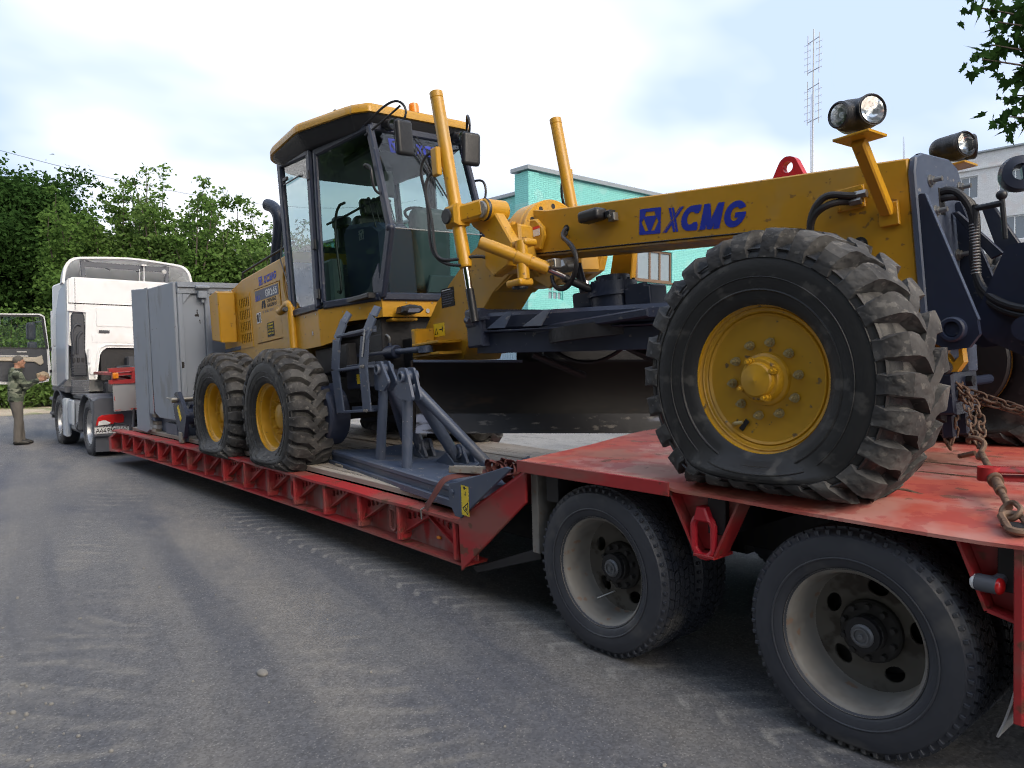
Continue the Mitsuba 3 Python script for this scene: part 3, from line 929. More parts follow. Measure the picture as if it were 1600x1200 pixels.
part(lt, 'side_beam', [sweepx(rect(-.015, .135, .535, .556), xs, camber, dent), sweepx(rect(0, .2, .232, .250), xs, camber)], 'red_paint', TRAILER)
part(lt, 'side_web', [sweepx(rect(.112, .126, .251, .534), xs, camber)], 'red_web', TRAILER)
part(lt, 'side_beam', [sweepx(rect(2.36, 2.51, .535, .556), xs, camber), sweepx(rect(2.375, 2.389, .255, .534), xs, camber), sweepx(rect(2.3, 2.5, .232, .250), xs, camber)], 'red_paint', TRAILER)
part(lt, 'cross_member', [box(x, x + .09, .14, 2.36, .30, .545, .004) for x in np.arange(-13.3, -4.3, .9)] + [box(-13.5, -4.25, y, y + .12, .26, .534, .004) for y in (.75, 1.62)], 'black_steel', TRAILER)
part(lt, 'front_end', prism([(-13.74, .20), (-13.74, .43), (-13.20, .560), (-13.0, .562), (-13.0, .535), (-13.22, .532), (-13.58, .43), (-13.58, .25), (-13.2, .25), (-13.2, .232)], 'y', -.02, 2.512, .004), 'red_paint', TRAILER)
# timber planks, laid lengthwise
pw = .1445
for k in range(15):
    y0 = .145 + k * .148
    joints = [-12.95] + sorted(rng.uniform(-10.5, -6.0, 1).tolist()) + [-4.26]
    for a, b in zip(joints[:-1], joints[1:]):
        dz, tw_ = rng.normal() * .004, rng.normal() * .0015
        part(lt, 'plank', sweepx([(y0 + .002, .562), (y0 + pw - .002, .562), (y0 + pw, .605 + tw_), (y0 + pw - .006, .611 + tw_), (y0 + .006, .611 - tw_), (y0, .605 - tw_)], np.linspace(a + .004, b - .004, 14), lambda x: camber(x) + dz), 'plank_wood', TRAILER, smooth=20)
# outrigger brackets under the near edge
tri_holes = None


def bracket(x, flip=1):
    L = .40
    P = sg.Polygon([(.03, .525), (L, .525), (L - .02, .505), (.03, .33)])
    for cx, cz, r in ((.085, .455, .030), (.155, .468, .026), (.222, .480, .020), (.285, .490, .013)):
        P = P.difference(sg.Point(cx, cz).buffer(r, 6))
    for cx, cz in ((.12, .505), (.19, .507)):
        P = P.difference(sg.Point(cx, cz).buffer(.008, 4))
    edge = sg.Polygon([(.03, .33), (L - .02, .505), (L - .02, .493), (.03, .318)])
    m = [plate(P, 'y', .055, .066), plate(edge, 'y', .03, .085), box(0, .034, .005, .105, .285, .533, .004), box(-.012, .046, -.002, .09, .268, .310, .006), cyl((.017, .0, .27), (.017, .0, .53), .016, 8)]
    m = cat(m)
    if flip < 0:
        m.vertices[:, 0] *= -1; m.invert()
    m.vertices = m.vertices + V(x, 0, float(camber(x)))
    return m


for k in range(14):
    part(lt, 'bracket', bracket(-5.06 - .607 * k), 'red_paint', TRAILER)
part(lt, 'bracket', bracket(-4.30, -1), 'red_paint', TRAILER)


def ring_mesh(w, h, r, n=40):
    """stadium-shaped ring in the xz plane, hanging from the origin"""
    a = np.linspace(0, 2 * np.pi, n + 1)[:-1]
    x = np.cos(a) * w / 2; z = np.sin(a) * w / 2 + np.where(np.sin(a) >= 0, 1, -1) * (h - w) / 2 - h / 2
    P = np.column_stack([x, 0 * x, z]); P = np.vstack([P, P[:2]])
    return tube(P, r, 8, caps=False)


for k, x in enumerate((-5.17, -6.95, -8.78, -10.6, -11.85)):
    M = TRAILER @ frame(np.eye(3), (x, .03, .50 + float(camber(x))))
    part(lt, 'lashing_ring', [ring_mesh(.085, .19, .012), box(-.05, .05, -.01, .06, -.035, .03, .006)], 'red_paint', M)
part(lt, 'marker_lamp', rbox(.045, .02, .022, .006), 'amber_lens', TRAILER @ frame(np.eye(3), (-4.66, .10, .345)))
part(lt, 'reflector', rbox(.05, .02, .03, .006), 'amber_lens', TRAILER @ frame(np.eye(3), (-8.35, .10, .30)))
# ramp plates up to the rear deck
for y in (-.02, 2.49):
    part(lt, 'ramp_side', prism([(-4.235, .212), (-4.25, .56), (-3.545, .965), (-3.545, .775)], 'y', y, y + .022, .005), 'red_paint', TRAILER)
part(lt, 'ramp_face', panel3((-4.26, .01, .56), (-4.26, 2.49, .56), (-3.55, 2.49, .96), (-3.55, .01, .96), .02), 'red_paint', TRAILER)
part(lt, 'ramp_end', [prism([(-3.55, .46), (-3.55, .95), (-3.49, .95), (-3.49, .46)], 'y', .03, 2.48, .004)], 'rim_beige', TRAILER)
part(lt, 'ramp_belly', [prism([(-4.2, .23), (-3.56, .47), (-3.5, .46), (-3.5, .42), (-4.15, .20)], 'y', .05, 2.46, .004)], 'black_steel', TRAILER)
# rear deck
XE = 2.4


def deck_mesh():
    xs_ = np.r_[-3.56, np.arange(-3.4, XE + .01, .17)]; ys_ = np.linspace(-.05, 2.6, 26)
    top = np.zeros((len(xs_), len(ys_), 3))
    for i, x in enumerate(xs_):
        for j, y in enumerate(ys_):
            e = max(0, 1 - (y + .05) / .30)
            sag = 0 if x < -2.42 else .020 * meshkit.noise(V(x * 1.8, 5, 2)) + .026 * (1 if x > -2.42 else 0)
            wob = .006 * (meshkit.fbm(V(x * 1.6, y * 1.6, 1), 3) - .5)
            crown = .035 * math.sin(math.pi * min(max((y + .05) / 2.65, 0), 1)) * math.exp(-max(0, x + 3.5) * .8)
            bow = -.20 * math.exp(-((y - 1.5) / .7) ** 2) * max(0, 1 - (x + 3.56) / .8)
            top[i, j] = (x + bow, y, 1.035 + wob + crown - sag * e * e)
    n = len(ys_); v = np.vstack([top.reshape(-1, 3), top.reshape(-1, 3) - V(0, 0, .014)])
    N = len(xs_) * n; f = []
    i, j = np.meshgrid(np.arange(len(xs_) - 1), np.arange(n - 1), indexing='ij'); a = (i * n + j).ravel()
    f += [np.stack([a, a + n, a + n + 1], 1), np.stack([a, a + n + 1, a + 1], 1), N + np.stack([a, a + n + 1, a + n], 1), N + np.stack([a, a + 1, a + n + 1], 1)]
    loop = [k * n for k in range(len(xs_))] + [(len(xs_) - 1) * n + k for k in range(1, n)] + [k * n + n - 1 for k in range(len(xs_) - 2, -1, -1)] + list(range(n - 2, 0, -1))
    loop = np.array(loop); nx = np.roll(loop, -1)
    f += [np.stack([loop, N + loop, N + nx], 1), np.stack([loop, N + nx, nx], 1)]
    m = trimesh.Trimesh(v, np.vstack(f), process=False)
    return m


part(lt, 'rear_deck', deck_mesh(), 'red_deck_paint', TRAILER, smooth=35)
part(lt, 'deck_lip', [box(-3.57, -2.42, -.062, -.05, .968, 1.040, .003)] + [box(-3.56, -3.548, -.05, .3, .968, 1.02, .002)], 'red_paint', TRAILER)
part(lt, 'deck_weld', [tube([(x0, y0, 1.043), (x0 + .6, y0 + .01, 1.044), (x0 + 1.2, y0 - .01, 1.043)], [.004, .005, .004], 5) for x0, y0 in ((-2.2, 1.25), (-1.7, .95), (-1.0, 1.45))], 'rusty_chain', TRAILER)
part(lt, 'deck_slot', [tube([(-1.70, .45, 1.026), (-1.62, .47, 1.031), (-1.50, .46, 1.032), (-1.42, .43, 1.024)], .014, 8)], 'rusty_chain', TRAILER)
part(lt, 'deck_slot', [tube([(-1.0, .95, 1.040), (-.9, .96, 1.048), (-.78, .96, 1.048), (-.7, .94, 1.040)], .013, 8)], 'rusty_chain', TRAILER)
part(lt, 'chassis_rail', [box(-3.5, XE, y, y + .14, .56, .99, .006) for y in (.72, 1.70)] + [box(x, x + .10, .02, 2.48, .80, .985, .004) for x in (-3.40, -2.25, -1.0, .2, 1.4)], 'black_steel', TRAILER)
part(lt, 'axle', [cyl((x, .1, .47), (x, 2.45, .47), .075, 16) for x in (-2.96, -1.534)] + [box(x - .45, x + .45, y, y + .09, .50, .60, .01) for x in (-2.96, -1.534) for y in (.74, 1.72)], 'black_steel', TRAILER)
# tie-down brackets under the deck edge
b1 = part(lt, 'tie_down_bracket', [prism([(-2.45, .985), (-2.30, .71), (-2.20, .71), (-2.07, .985)], 'y', .055, .07, .003), panel3((-2.45, -.01, .985), (-2.30, -.01, .70), (-2.30, .10, .70), (-2.45, .10, .985), .012),
          panel3((-2.20, .10, .70), (-2.20, -.01, .70), (-2.06, -.01, .985), (-2.06, .10, .985), .012), box(-2.31, -2.19, -.02, .14, .685, .70, .003)], 'red_paint', TRAILER)
part(b1, 'ring', [ring_mesh(.115, .20, .018)], 'red_paint_clean', TRAILER @ frame(np.eye(3), (-2.262, .005, .885)))
part(b1, 'ring_block', [prism([(-2.31, .86), (-2.29, .93), (-2.24, .93), (-2.21, .86)], 'y', -.02, .05, .008)], 'red_paint_clean', TRAILER)
part(lt, 'tie_down_bracket', [prism([(-1.12, .985), (-1.02, .735), (-.86, .70), (-.80, .985)], 'y', .055, .07, .003), panel3((-1.12, -.015, .985), (-1.02, -.015, .73), (-1.02, .10, .73), (-1.12, .10, .985), .012),
      panel3((-1.02, -.015, .735), (-.86, -.015, .70), (-.86, .10, .70), (-1.02, .10, .735), .012), box(-.93, -.90, -.04, .35, .35, .99, .004)], 'red_paint', TRAILER)
lamp = part(lt, 'side_lamp', [cyl((-1.065, .0, .825), (-.985, -.0, .825), .032, 16, bev=.006), cyl((-1.01, .0, .825), (-.97, .055, .86), .024, 12), box(-1.0, -.93, .035, .054, .80, .90, .006)], 'truck_grey', TRAILER)
part(lamp, 'red_lens', sphere((-.985, -.004, .825), .030, 2, (.62, 1, 1)), 'red_lens', TRAILER)
part(lamp, 'white_lens', sphere((-1.066, 0, .825), .028, 2, (.6, 1, 1)), 'white_print', TRAILER)
flap = []
for k in range(7):
    z0, z1 = .74 - k * .068, .74 - (k + 1) * .068
    q = lambda z: -.905 - .085 * max(0, (.74 - z) / .48) ** 2.2
    flap.append(panel3((q(z1), -.0, z1), (q(z1), .62, z1), (q(z0), .62, z0), (q(z0), -.0, z0), .008))
mf = part(lt, 'mud_flap', flap, 'galvanised', TRAILER)
part(mf, 'reflector', box(-.905, -.898, .04, .30, .44, .60, .002), 'red_print', TRAILER @ frame(np.eye(3), (.0, 0, 0)))
# gooseneck over the tractor with a marker board
part(lt, 'gooseneck', [prism([(-13.6, .25), (-13.6, .56), (-14.15, 1.28), (-15.9, 1.36), (-15.9, 1.20), (-14.4, 1.10), (-13.9, .25)], 'y', y, y + .16, .006) for y in (.62, 1.72)] +
     [box(-14.32, -14.22, .15, 2.4, 1.26, 1.33, .005), box(-14.32, -14.22, .15, 2.4, 1.46, 1.53, .005), box(-14.31, -14.23, .20, .27, 1.33, 1.46, .004), box(-14.31, -14.23, .50, .56, 1.33, 1.46, .004), box(-15.8, -14.25, .25, 2.3, 1.40, 1.45, .004)], 'red_paint', TRAILER)
bd = part(lt, 'marker_board', box(-14.27, -14.25, .20, 1.0, .80, 1.255, .006), 'galvanised', TRAILER)
for (y0, y1, z0, z1) in ((.215, .31, .815, .825), (.215, .225, .98, 1.05), (.46, .56, .815, .835), (.85, .98, .815, .83)):
    part(bd, 'red_marking', box(-14.249, -14.247, y0, y1, z0, z1, 0), 'red_print', TRAILER)
part(lt, 'amber_lamp', rbox(.05, .09, .10, .015), 'amber_lens', TRAILER @ frame(np.eye(3), (-14.20, .24, 1.40)))
part(lt, 'strut', [tube([(-14.2, .50, .82), (-13.55, .30, .56)], [.02, .02], 8), tube([(-14.0, .1, .56), (-13.6, .05, .66), (-13.4, .2, .62)], [.012] * 3, 6)], 'black_steel', TRAILER)

# ---------------------------------------------------------------- road wheels, trailer
def tread_blocks(R, ya, yb, ribs, n, h, gap=.22):
    """rectangular tread blocks set round the carcass"""
    out_v, out_f = [], []; w = (yb - ya) / ribs
    for r in range(ribs):
        y0, y1 = ya + r * w + w * .10, ya + (r + 1) * w - w * .10
        for k in range(n):
            a0 = 2 * np.pi * (k + .5 * (r % 2)) / n; a1 = a0 + 2 * np.pi / n * (1 - gap)
            sk = 2 * np.pi / n * .25 * (1 if r % 2 else -1)
            q = []
            for rr, sh in ((R, 0), (R + h, .0)):
                for (a, y) in ((a0, y0), (a1, y0), (a1 + sk, y1), (a0 + sk, y1)):
                    q.append((rr * math.cos(a), y, rr * math.sin(a)))
            o = 8 * len(out_f)
            out_v += q; out_f.append(np.array([(0, 1, 5), (0, 5, 4), (1, 2, 6), (1, 6, 5), (2, 3, 7), (2, 7, 6), (3, 0, 4), (3, 4, 7), (4, 5, 6), (4, 6, 7)]) + o)
    m = trimesh.Trimesh(np.array(out_v), np.vstack(out_f), process=False)
    # outward winding
    c = m.triangles_center; nrm = m.face_normals; bc = np.repeat([m.vertices[8 * k:8 * k + 8].mean(0) for k in range(len(out_f))], 10, 0)
    bad = ((c - bc) * nrm).sum(1) < 0
    F = m.faces.copy(); F[bad] = F[bad][:, ::-1]
    return trimesh.Trimesh(m.vertices, F, process=False)


def bulge(m, R, H, zone, amount, yc, half):
    """let the tyre sit down by R - H with the sidewall bulging at the contact"""
    v = m.vertices.copy(); d = -v[:, 2]; x = v[:, 0]
    Rm = np.sqrt(np.maximum(R * R - x * x, 1e-6))
    d0 = np.minimum(zone, Rm * .72)
    squash = np.clip((Rm - H) / np.maximum(Rm - d0, 1e-6), 0, None)
    on = (d > d0) & (Rm > H)
    t = np.clip((d - d0) / np.maximum(Rm - d0, 1e-6), 0, 1.2)
    v[on, 2] = -(d0 + (d - d0) * (1 - squash))[on]
    push = amount * np.clip(squash, 0, .7) * np.sin(np.pi * np.clip(t, 0, 1) ** .8)
    v[on, 1] += (np.sign(v[:, 1] - yc) * push * np.clip(np.abs(v[:, 1] - yc) / half, 0, 1))[on]
    m = m.copy(); m.vertices = v; return m


def road_tyre(R, rim_r, W, ribs, n):
    prof = [(rim_r - .01, .02), (rim_r + .004, .002), (rim_r + .02, -.010), (R * .30 + rim_r * .70, -.018), (R * .55 + rim_r * .45, -.020), (R * .78 + rim_r * .22, -.010), (R - .028, .006), (R - .010, .022), (R - .009, W - .022), (R - .028, W - .006), (R * .78 + rim_r * .22, W + .01), (R * .5 + rim_r * .5, W + .02), (rim_r + .02, W + .01), (rim_r - .01, W - .02)]
    m = lathe(prof, 72); m.invert()
    if m.volume < 0: m.invert()
    # lettering-like raised ring and shoulder notches
    side = [lathe([(rim_r + .045, -.0195), (rim_r + .050, -.023), (rim_r + .055, -.0205)], 72)]
    notch = []
    for k in range(n):
        a = 2 * np.pi * k / n
        b = box(-.008, .008, -.004, .012, R - .034, R - .012, .002); b.apply_transform(trimesh.transformations.rotation_matrix(a, [0, 1, 0])); notch.append(b)
    return cat([m, tread_blocks(R - .010, .018, W - .018, ribs, n, .010)] + side + notch)


RT = .479
tyre_m = bulge(road_tyre(RT, .302, .235, 5, 58), RT, .466, .33, .05, .117, .13)
ply_tyre = shape(tyre_m, 'road_tyre', 35)


def rim_mesh(r, deep):
    return lathe([(r + .004, -.004), (r + .006, .006), (r - .010, .014), (r - .020, .030), (r - .028, .075), (r - .034, deep - .01), (r - .042, deep + .002)], 72)


def holed_disc(r0, r1, y, holes, hr, phase=0.0):
    d = sg.Point(0, 0).buffer(r1, 24).difference(sg.Point(0, 0).buffer(r0, 16))
    for k in range(holes):
        a = 2 * math.pi * k / holes + phase
        h = sa.rotate(sa.scale(sg.Point(0, 0).buffer(hr, 10), 1.0, 1.35), math.degrees(a), origin=(0, 0))
        d = d.difference(sa.translate(h, (r0 + r1) / 2 * math.cos(a), (r0 + r1) / 2 * math.sin(a)))
    return plate(d, 'y', y, y + .012)


ply_rim = shape([rim_mesh(.302, .195)], 'rim_beige', 35)
ply_disc = shape([holed_disc(.12, .264, .195, 5, .034, .5)], 'shaded_disc', 35)
ply_hub = shape([cyl((0, .215, 0), (0, .165, 0), .135, 32, bev=.01), cyl((0, .17, 0), (0, .115, 0), .078, 28, bev=.012)] +
                [cyl((.112 * math.cos(a), .17, .112 * math.sin(a)), (.112 * math.cos(a), .14, .112 * math.sin(a)), .013, 6) for a in np.arange(10) * math.pi / 5], 'hub_iron', 35)
ply_drum = shape([cyl((0, .27, 0), (0, .52, 0), .205, 32)], 'black_steel', 35)
ply_cap = shape([cyl((0, .12, 0), (0, .088, 0), .05, 24, bev=.008), lathe([(.034, .086), (.036, .080), (.030, .079), (.028, .084)], 24), cyl((0, .09, 0), (0, .078, 0), .012, 12)], 'worn_cap', 35)
flip = np.diag([-1., -1, 1, 1])
for x in (-2.96, -1.534):
    for side in (0, 1):
        for dual in (0, 1):
            k = part(lt, 'wheel', ply_rim, None, TRAILER @ frame(np.eye(3), (x, (dual * .285) if side == 0 else 2.53 - dual * .285, .466)) @ (flip if side else np.eye(4)))
            M = TRAILER @ frame(np.eye(3), (x, (dual * .285) if side == 0 else 2.53 - dual * .285, .466)) @ (flip if side else np.eye(4))
            if dual == 0:
                a = .9 if x < -2 else 2.2
                S = M @ frame(rot(0, a, 0), (0, 0, 0))
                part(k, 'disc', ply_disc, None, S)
                part(k, 'hub', ply_hub, None, S)
                part(k, 'drum', ply_drum, None, S)
                part(k, 'hub_cap', ply_cap, None, M)
                if x < -2 and side == 0:
                    part(k, 'valve', tube([(-.06, .19, -.165), (-.12, .10, -.20)], [.006, .005], 6), 'bare_steel', M)
            part(k, 'tyre', ply_tyre, None, M @ frame(rot(0, rng.uniform(0, .02), 0), (0, 0, 0)))

# ================================================================ DOZER BLADE ATTACHMENT lying on the bed
DZ = TRAILER @ frame(rot(math.radians(-7.9), 0, 0), (-4.30, .05, .635))
dz = thing('dozer_blade', 'dark blue grey dozer blade with tubular brackets lying flat on the timber bed', 'dozer blade')
prof = [(0, .02), (.0, .115), (.05, .128), (.42, .095), (.80, .118), (.84, .10), (.84, .02)]   # (y, z) section, dished plate
part(dz, 'blade_plate', [prism(prof, 'x', -2.62, -.03, .006), box(-2.62, -.03, -.035, .0, -.02, .035, .004), box(-2.60, -.05, -.018, .03, .085, .132, .01)], 'frame_grey_blue', DZ)
ep = part(dz, 'end_plate', prism([(-.045, .165), (.06, .185), (.70, .365), (.76, .36), (.10, -.055), (.02, -.055), (-.06, .03), (-.06, .145)], 'y', -.065, -.045, .004), 'frame_grey_blue', DZ)
part(ep, 'warning_sticker', box(.125, .225, -.0665, -.0655, -.025, .175, 0), 'sticker_yellow', DZ)
blk = [plate(sg.Polygon([(.115, .02), (.195, -.02), (.195, .07)]).difference(sg.Polygon([(.13, .02), (.187, -.008), (.187, .058)])), 'y', -.0675, -.0668), plate(unary_union([sg.box(.135, .158, .18, .163), sg.Point(.15, .16).buffer(.012), sg.box(.158, .115, .164, .14), sg.box(.15, .112, .172, .118), sg.box(.158, .010, .168, .034), sg.box(.172, .008, .178, .03)]), 'y', -.0675, -.0668)]
part(ep, 'pictogram', [q.apply_translation((.02, 0, 0)) for q in blk], 'black_print', DZ)
part(ep, 'bolt', [cyl((.0, -.065, .11), (.0, -.078, .11), .018, 6)], 'frame_grey_blue', DZ)


def gusset(x, base_y, pts, hole):
    P = sg.Polygon(pts).buffer(-.03).buffer(.03).difference(sg.Point(*hole).buffer(.030))
    return [plate(P, 'y', base_y - .050, base_y - .028), plate(P, 'y', base_y + .020, base_y + .040)]


def t2dz(*p):
    return (np.linalg.inv(DZ) @ TRAILER @ np.array([*p, 1.0]))[:3]


a1, a2 = t2dz(-5.87, .42, 1.55), t2dz(-5.30, .30, 1.50)      # the two pin heads
b1_, b2_ = t2dz(-6.00, .42, .73), t2dz(-5.38, .30, .72)
for a, b, sx, tail in ((a1, b1_, 1, (.115, .055)), (a2, b2_, 1, (.10, .0))):
    y = a[1]
    pts_ = [(a[0] - .115, a[2] - .175), (a[0] + .07, a[2] - .185), (a[0] + tail[0] * 1.75, a[2] - .10 if tail[1] else a[2] - .185), (a[0] + .085, a[2] + .02), (a[0] + .045, a[2] + .075), (a[0] - .065, a[2] + .075), (a[0] - .115, a[2] + .02)]
    part(dz, 'pin_bracket', gusset(a[0], y, pts_, (a[0] - .005, a[2] + .005)), 'frame_grey_blue', DZ)
    part(dz, 'pin_bush', [moved(lathe([(.046, -.075), (.046, .075), (.028, .075), (.028, -.075), (.046, -.075)], 24), frame(np.eye(3), (a[0] - .005, y, a[2] + .005)))], 'frame_grey_blue', DZ)
    part(dz, 'post', cyl((b[0], b[1], .08), (a[0] - .02, y, a[2] - .10), .043, 20), 'frame_grey_blue', DZ)
for p, q, r in ((a2 + V(.03, .02, -.07), t2dz(-4.84, .76, .75), .042), (a2 + V(.02, .04, -.1), t2dz(-5.42, .84, .76), .050), (a1 + V(.03, .03, -.1), t2dz(-5.97, .86, .78), .045), (a1 + V(.0, .04, -.1), t2dz(-6.24, .88, .76), .046)):
    part(dz, 'brace', cyl(p, q, r, 20), 'frame_grey_blue', DZ)
for x, y in ((-5.95, .85), (-5.35, .86)):
    c = t2dz(x, y, .83)
    P = sg.Polygon([(c[0] - .16, .09), (c[0] + .17, .09), (c[0] + .08, .20), (c[0] + .06, .26), (c[0] - .05, .26), (c[0] - .08, .20)]).buffer(-.03).buffer(.03).difference(sg.Point(c[0], .20).buffer(.035))
    part(dz, 'lug', [plate(P, 'y', c[1] - .05, c[1] - .025), plate(P, 'y', c[1] + .03, c[1] + .055)], 'frame_grey_blue', DZ)
    part(dz, 'lug_bush', moved(lathe([(.058, -.07), (.058, .07), (.036, .07), (.036, -.07), (.058, -.07)], 24), frame(np.eye(3), (c[0], c[1], .20))), 'frame_grey_blue', DZ)
for q in [prism([(-2.0 + k * .62, .10), (-1.62 + k * .62, .10), (-1.80 + k * .62, .20)], 'y', .50, .515, .002) for k in range(3)] + [prism([(.50, .10), (.84, .12), (.84, .22)], 'x', -.42, -.40, .002), prism([(-.95, .09), (-.40, .09), (-.45, .17)], 'y', .62, .635, .002)]:
    part(dz, 'stiffener', q, 'frame_grey_blue', DZ)
# packing timber under the blade
for k, x in enumerate((-5.2, -6.6)):
    single('packing_timber', moved(box(-.09, .09, 0, 1.0, 0, .05, .006), TRAILER @ frame(rot(math.radians(-7.9), 0, 0), (x, .32, .612 + float(camber(x)) - .03))), 'plank_wood', ('short timber packer under the front end of the dozer blade', 'short timber packer under the dozer blade beside the rear tyre')[k], 'timber')

# ratchet strap thrown over the blade
st = thing('ratchet_strap', 'dark red ratchet strap hooked to the bed edge and bundled on the blade', 'strap')
sp = spline([t for t in ((-4.64, -.015, .575), (-4.60, -.005, .635), (-4.545, .02, .72), (-4.50, .06, .795), (-4.46, .11, .815), (-4.36, .22, .835), (-4.25, .30, .85))], 5)
part(st, 'webbing', strip(sp, .048, .004, (.5, -.35, .75)), 'strap_red', TRAILER)
part(st, 'hook', [tube([(-4.68, -.03, .50), (-4.68, -.035, .57), (-4.645, .0, .60), (-4.62, .02, .63)], .006, 7), tube([(-4.645, .0, .60), (-4.68, .01, .615), (-4.635, .045, .635), (-4.615, .02, .63)], .005, 7)], 'bare_steel', TRAILER)
rr = np.random.default_rng(3)
coil = []
for k in range(24):
    c = V(-4.20 + rr.uniform(-.12, .16), .34 + rr.uniform(-.08, .12), .835 + rr.uniform(0, .06)); R_ = rr.uniform(.035, .07); ph = rr.uniform(0, 6.28); ax = rr.uniform(-.5, .5)
    t_ = np.linspace(0, 4.6, 16)
    P = np.stack([c[0] + R_ * np.cos(t_ + ph), c[1] + R_ * np.cos(t_ + ph) * ax + t_ * .008, c[2] + R_ * .75 * np.sin(t_ + ph)], 1)
    coil.append(strip(P, .045, .0035, P - c))
part(st, 'bundle', coil, 'strap_red', TRAILER)
part(st, 'ratchet', [moved(m, frame(rot(math.radians(28), 0, math.radians(-6)), (-4.40, .20, .835))) for m in (box(-.14, .12, -.045, -.037, 0, .05, .006), box(-.14, .12, .037, .045, 0, .05, .006), box(-.15, .05, -.036, .036, .025, .034, .004), cyl((.06, -.05, .03), (.06, .05, .03), .022, 14), cyl((-.1, -.05, .02), (-.1, .05, .02), .012, 10))], 'rim_beige', TRAILER)

# ================================================================ GREY STEEL CONTAINER
ct = thing('steel_container', 'grey blue steel container standing on the front of the trailer bed', 'container')
part(ct, 'body', box(-11.62, -10.54, .15, 2.25, .90, 2.66, .012), 'container_paint', TRAILER)
part(ct, 'near_panel', prism([(-11.58, .93), (-11.66, 2.655), (-10.50, 2.665), (-10.50, .93), (-10.62, .86), (-11.38, .86)], 'y', .105, .148, .008), 'container_paint', TRAILER)
part(ct, 'end_leaf', [prism([(-12.50, .625), (-12.42, 2.70), (-11.70, 2.665), (-11.86, .66), (-12.0, .61)], 'y', .10, .165, .008), box(-12.40, -11.70, .20, 2.2, 1.2, 2.6, .01)], 'container_paint', TRAILER)
part(ct, 'edge_strip', [prism([(-11.76, .9), (-11.72, 2.67), (-11.60, 2.67), (-11.60, .9)], 'y', .09, .103, .004)], 'container_paint', TRAILER)
r = -10.54
part(ct, 'door_frame', [box(r + .001, r + .06, .15, 2.25, 2.52, 2.665, .008), box(r + .001, r + .055, .15, .22, .90, 2.515, .008), prism([(.22, 2.515), (.33, 2.515), (.22, 2.38)], 'x', r + .001, r + .05, .006), box(r + .001, r + .05, .50, .58, .9, 2.515, .006), box(r + .06, r + .085, .15, 2.25, 2.60, 2.665, .005)], 'container_paint', TRAILER)
part(ct, 'door_panel', box(r + .001, r + .018, .225, .495, .92, 2.50, .004), 'container_paint', TRAILER)
part(ct, 'door_panel', box(r + .001, r + .018, .585, 2.23, .92, 2.50, .004), 'container_paint', TRAILER)
part(ct, 'latch', [box(r + .05, r + .12, .40, .52, 2.46, 2.55, .01), cyl((r + .11, .37, 2.60), (r + .11, .55, 2.60), .022, 12), box(r + .05, r + .08, .45, .49, 2.40, 2.455, .005)], 'container_paint', TRAILER)
part(ct, 'slot_dark_piece', [box(r + .0185, r + .0215, .375, .425, 2.22, 2.25, 0), box(r + .0185, r + .0215, .40, .412, 2.25, 2.31, 0), box(r + .0185, r + .0215, .43, .44, 2.13, 2.18, 0), box(r + .0555, r + .058, .165, .195, 1.55, 1.63, 0), box(r + .0185, r + .021, .66, .68, 1.60, 1.66, 0)], 'black_steel', TRAILER)  # flat black pieces painting the shade inside small openings
part(ct, 'gap_filler', [box(-11.95, -11.60, .20, 2.1, .86, 1.9, .01)], 'hub_iron', TRAILER)  # dark block added to close the see-through gap and keep it black
part(ct, 'base_skid', [box(-11.75, -10.62, .22, 2.2, .63, .84, .01), box(-11.3, -10.8, .16, .22, .64, .80, .008)], 'frame_grey_blue', TRAILER)
for k, z in enumerate((.628, .682, .735, .79, .842)):
    single('packing_block', moved(box(-12.02 + .01 * (k % 2), -11.70 + .015 * ((k * 2) % 3), .13 + .008 * (k % 3), .55, z, z + .05, .005), TRAILER), ('plank_wood', 'galvanised', 'plank_wood', 'frame_grey_blue', 'plank_wood')[k],
           ('lowest block of the packing stack under the grey container', 'second block from the bottom of the packing stack under the container', 'middle block of the packing stack under the container', 'second block from the top of the packing stack under the container', 'topmost block of the packing stack under the container')[k], 'block')

# ================================================================ RIPPER BEAM lying crosswise behind the container
rb = thing('ripper_beam', 'dark blue round beam with lug plates lying between container and rear tyre', 'beam')
part(rb, 'tube', [cyl((-10.17, .16, .94), (-10.17, 2.2, .94), .15, 32), cyl((-10.17, .10, .94), (-10.17, .16, .94), .10, 24)], 'navy_paint', TRAILER)
pl = sg.Polygon([(-10.55, 1.05), (-10.46, 1.24), (-10.36, 1.25), (-10.05, .96), (-10.20, .66), (-10.34, .68), (-10.50, .90)]).buffer(-.03).buffer(.03)
for y in (.05, .42):
    part(rb, 'lug_plate', plate(pl.difference(sg.Point(-10.40, 1.15).buffer(.04)), 'y', y, y + .05), 'navy_paint', TRAILER)
part(rb, 'pin', [cyl((-10.40, -.02, 1.15), (-10.40, .50, 1.15), .038, 14), cyl((-10.62, .0, 1.17), (-10.42, .03, 1.15), .012, 8)], 'bare_steel', TRAILER)
part(rb, 'sticker', moved(box(-.035, .035, -.001, .001, -.10, .10, 0), TRAILER @ frame(rot(0, .55, 0), (-10.31, .047, .98))), 'sticker_yellow')
part(rb, 'foot', [box(-10.42, -10.30, .08, .16, .61, .80, .01), box(-10.5, -9.95, .3, 2.0, .612, .74, .01)], 'frame_grey_blue', TRAILER)
single('wood_chock', moved(box(-10.34, -10.24, .03, .075, .605, .74, .006), TRAILER), 'rim_beige', 'small wooden wedge at the foot of the round blue beam', 'wedge')

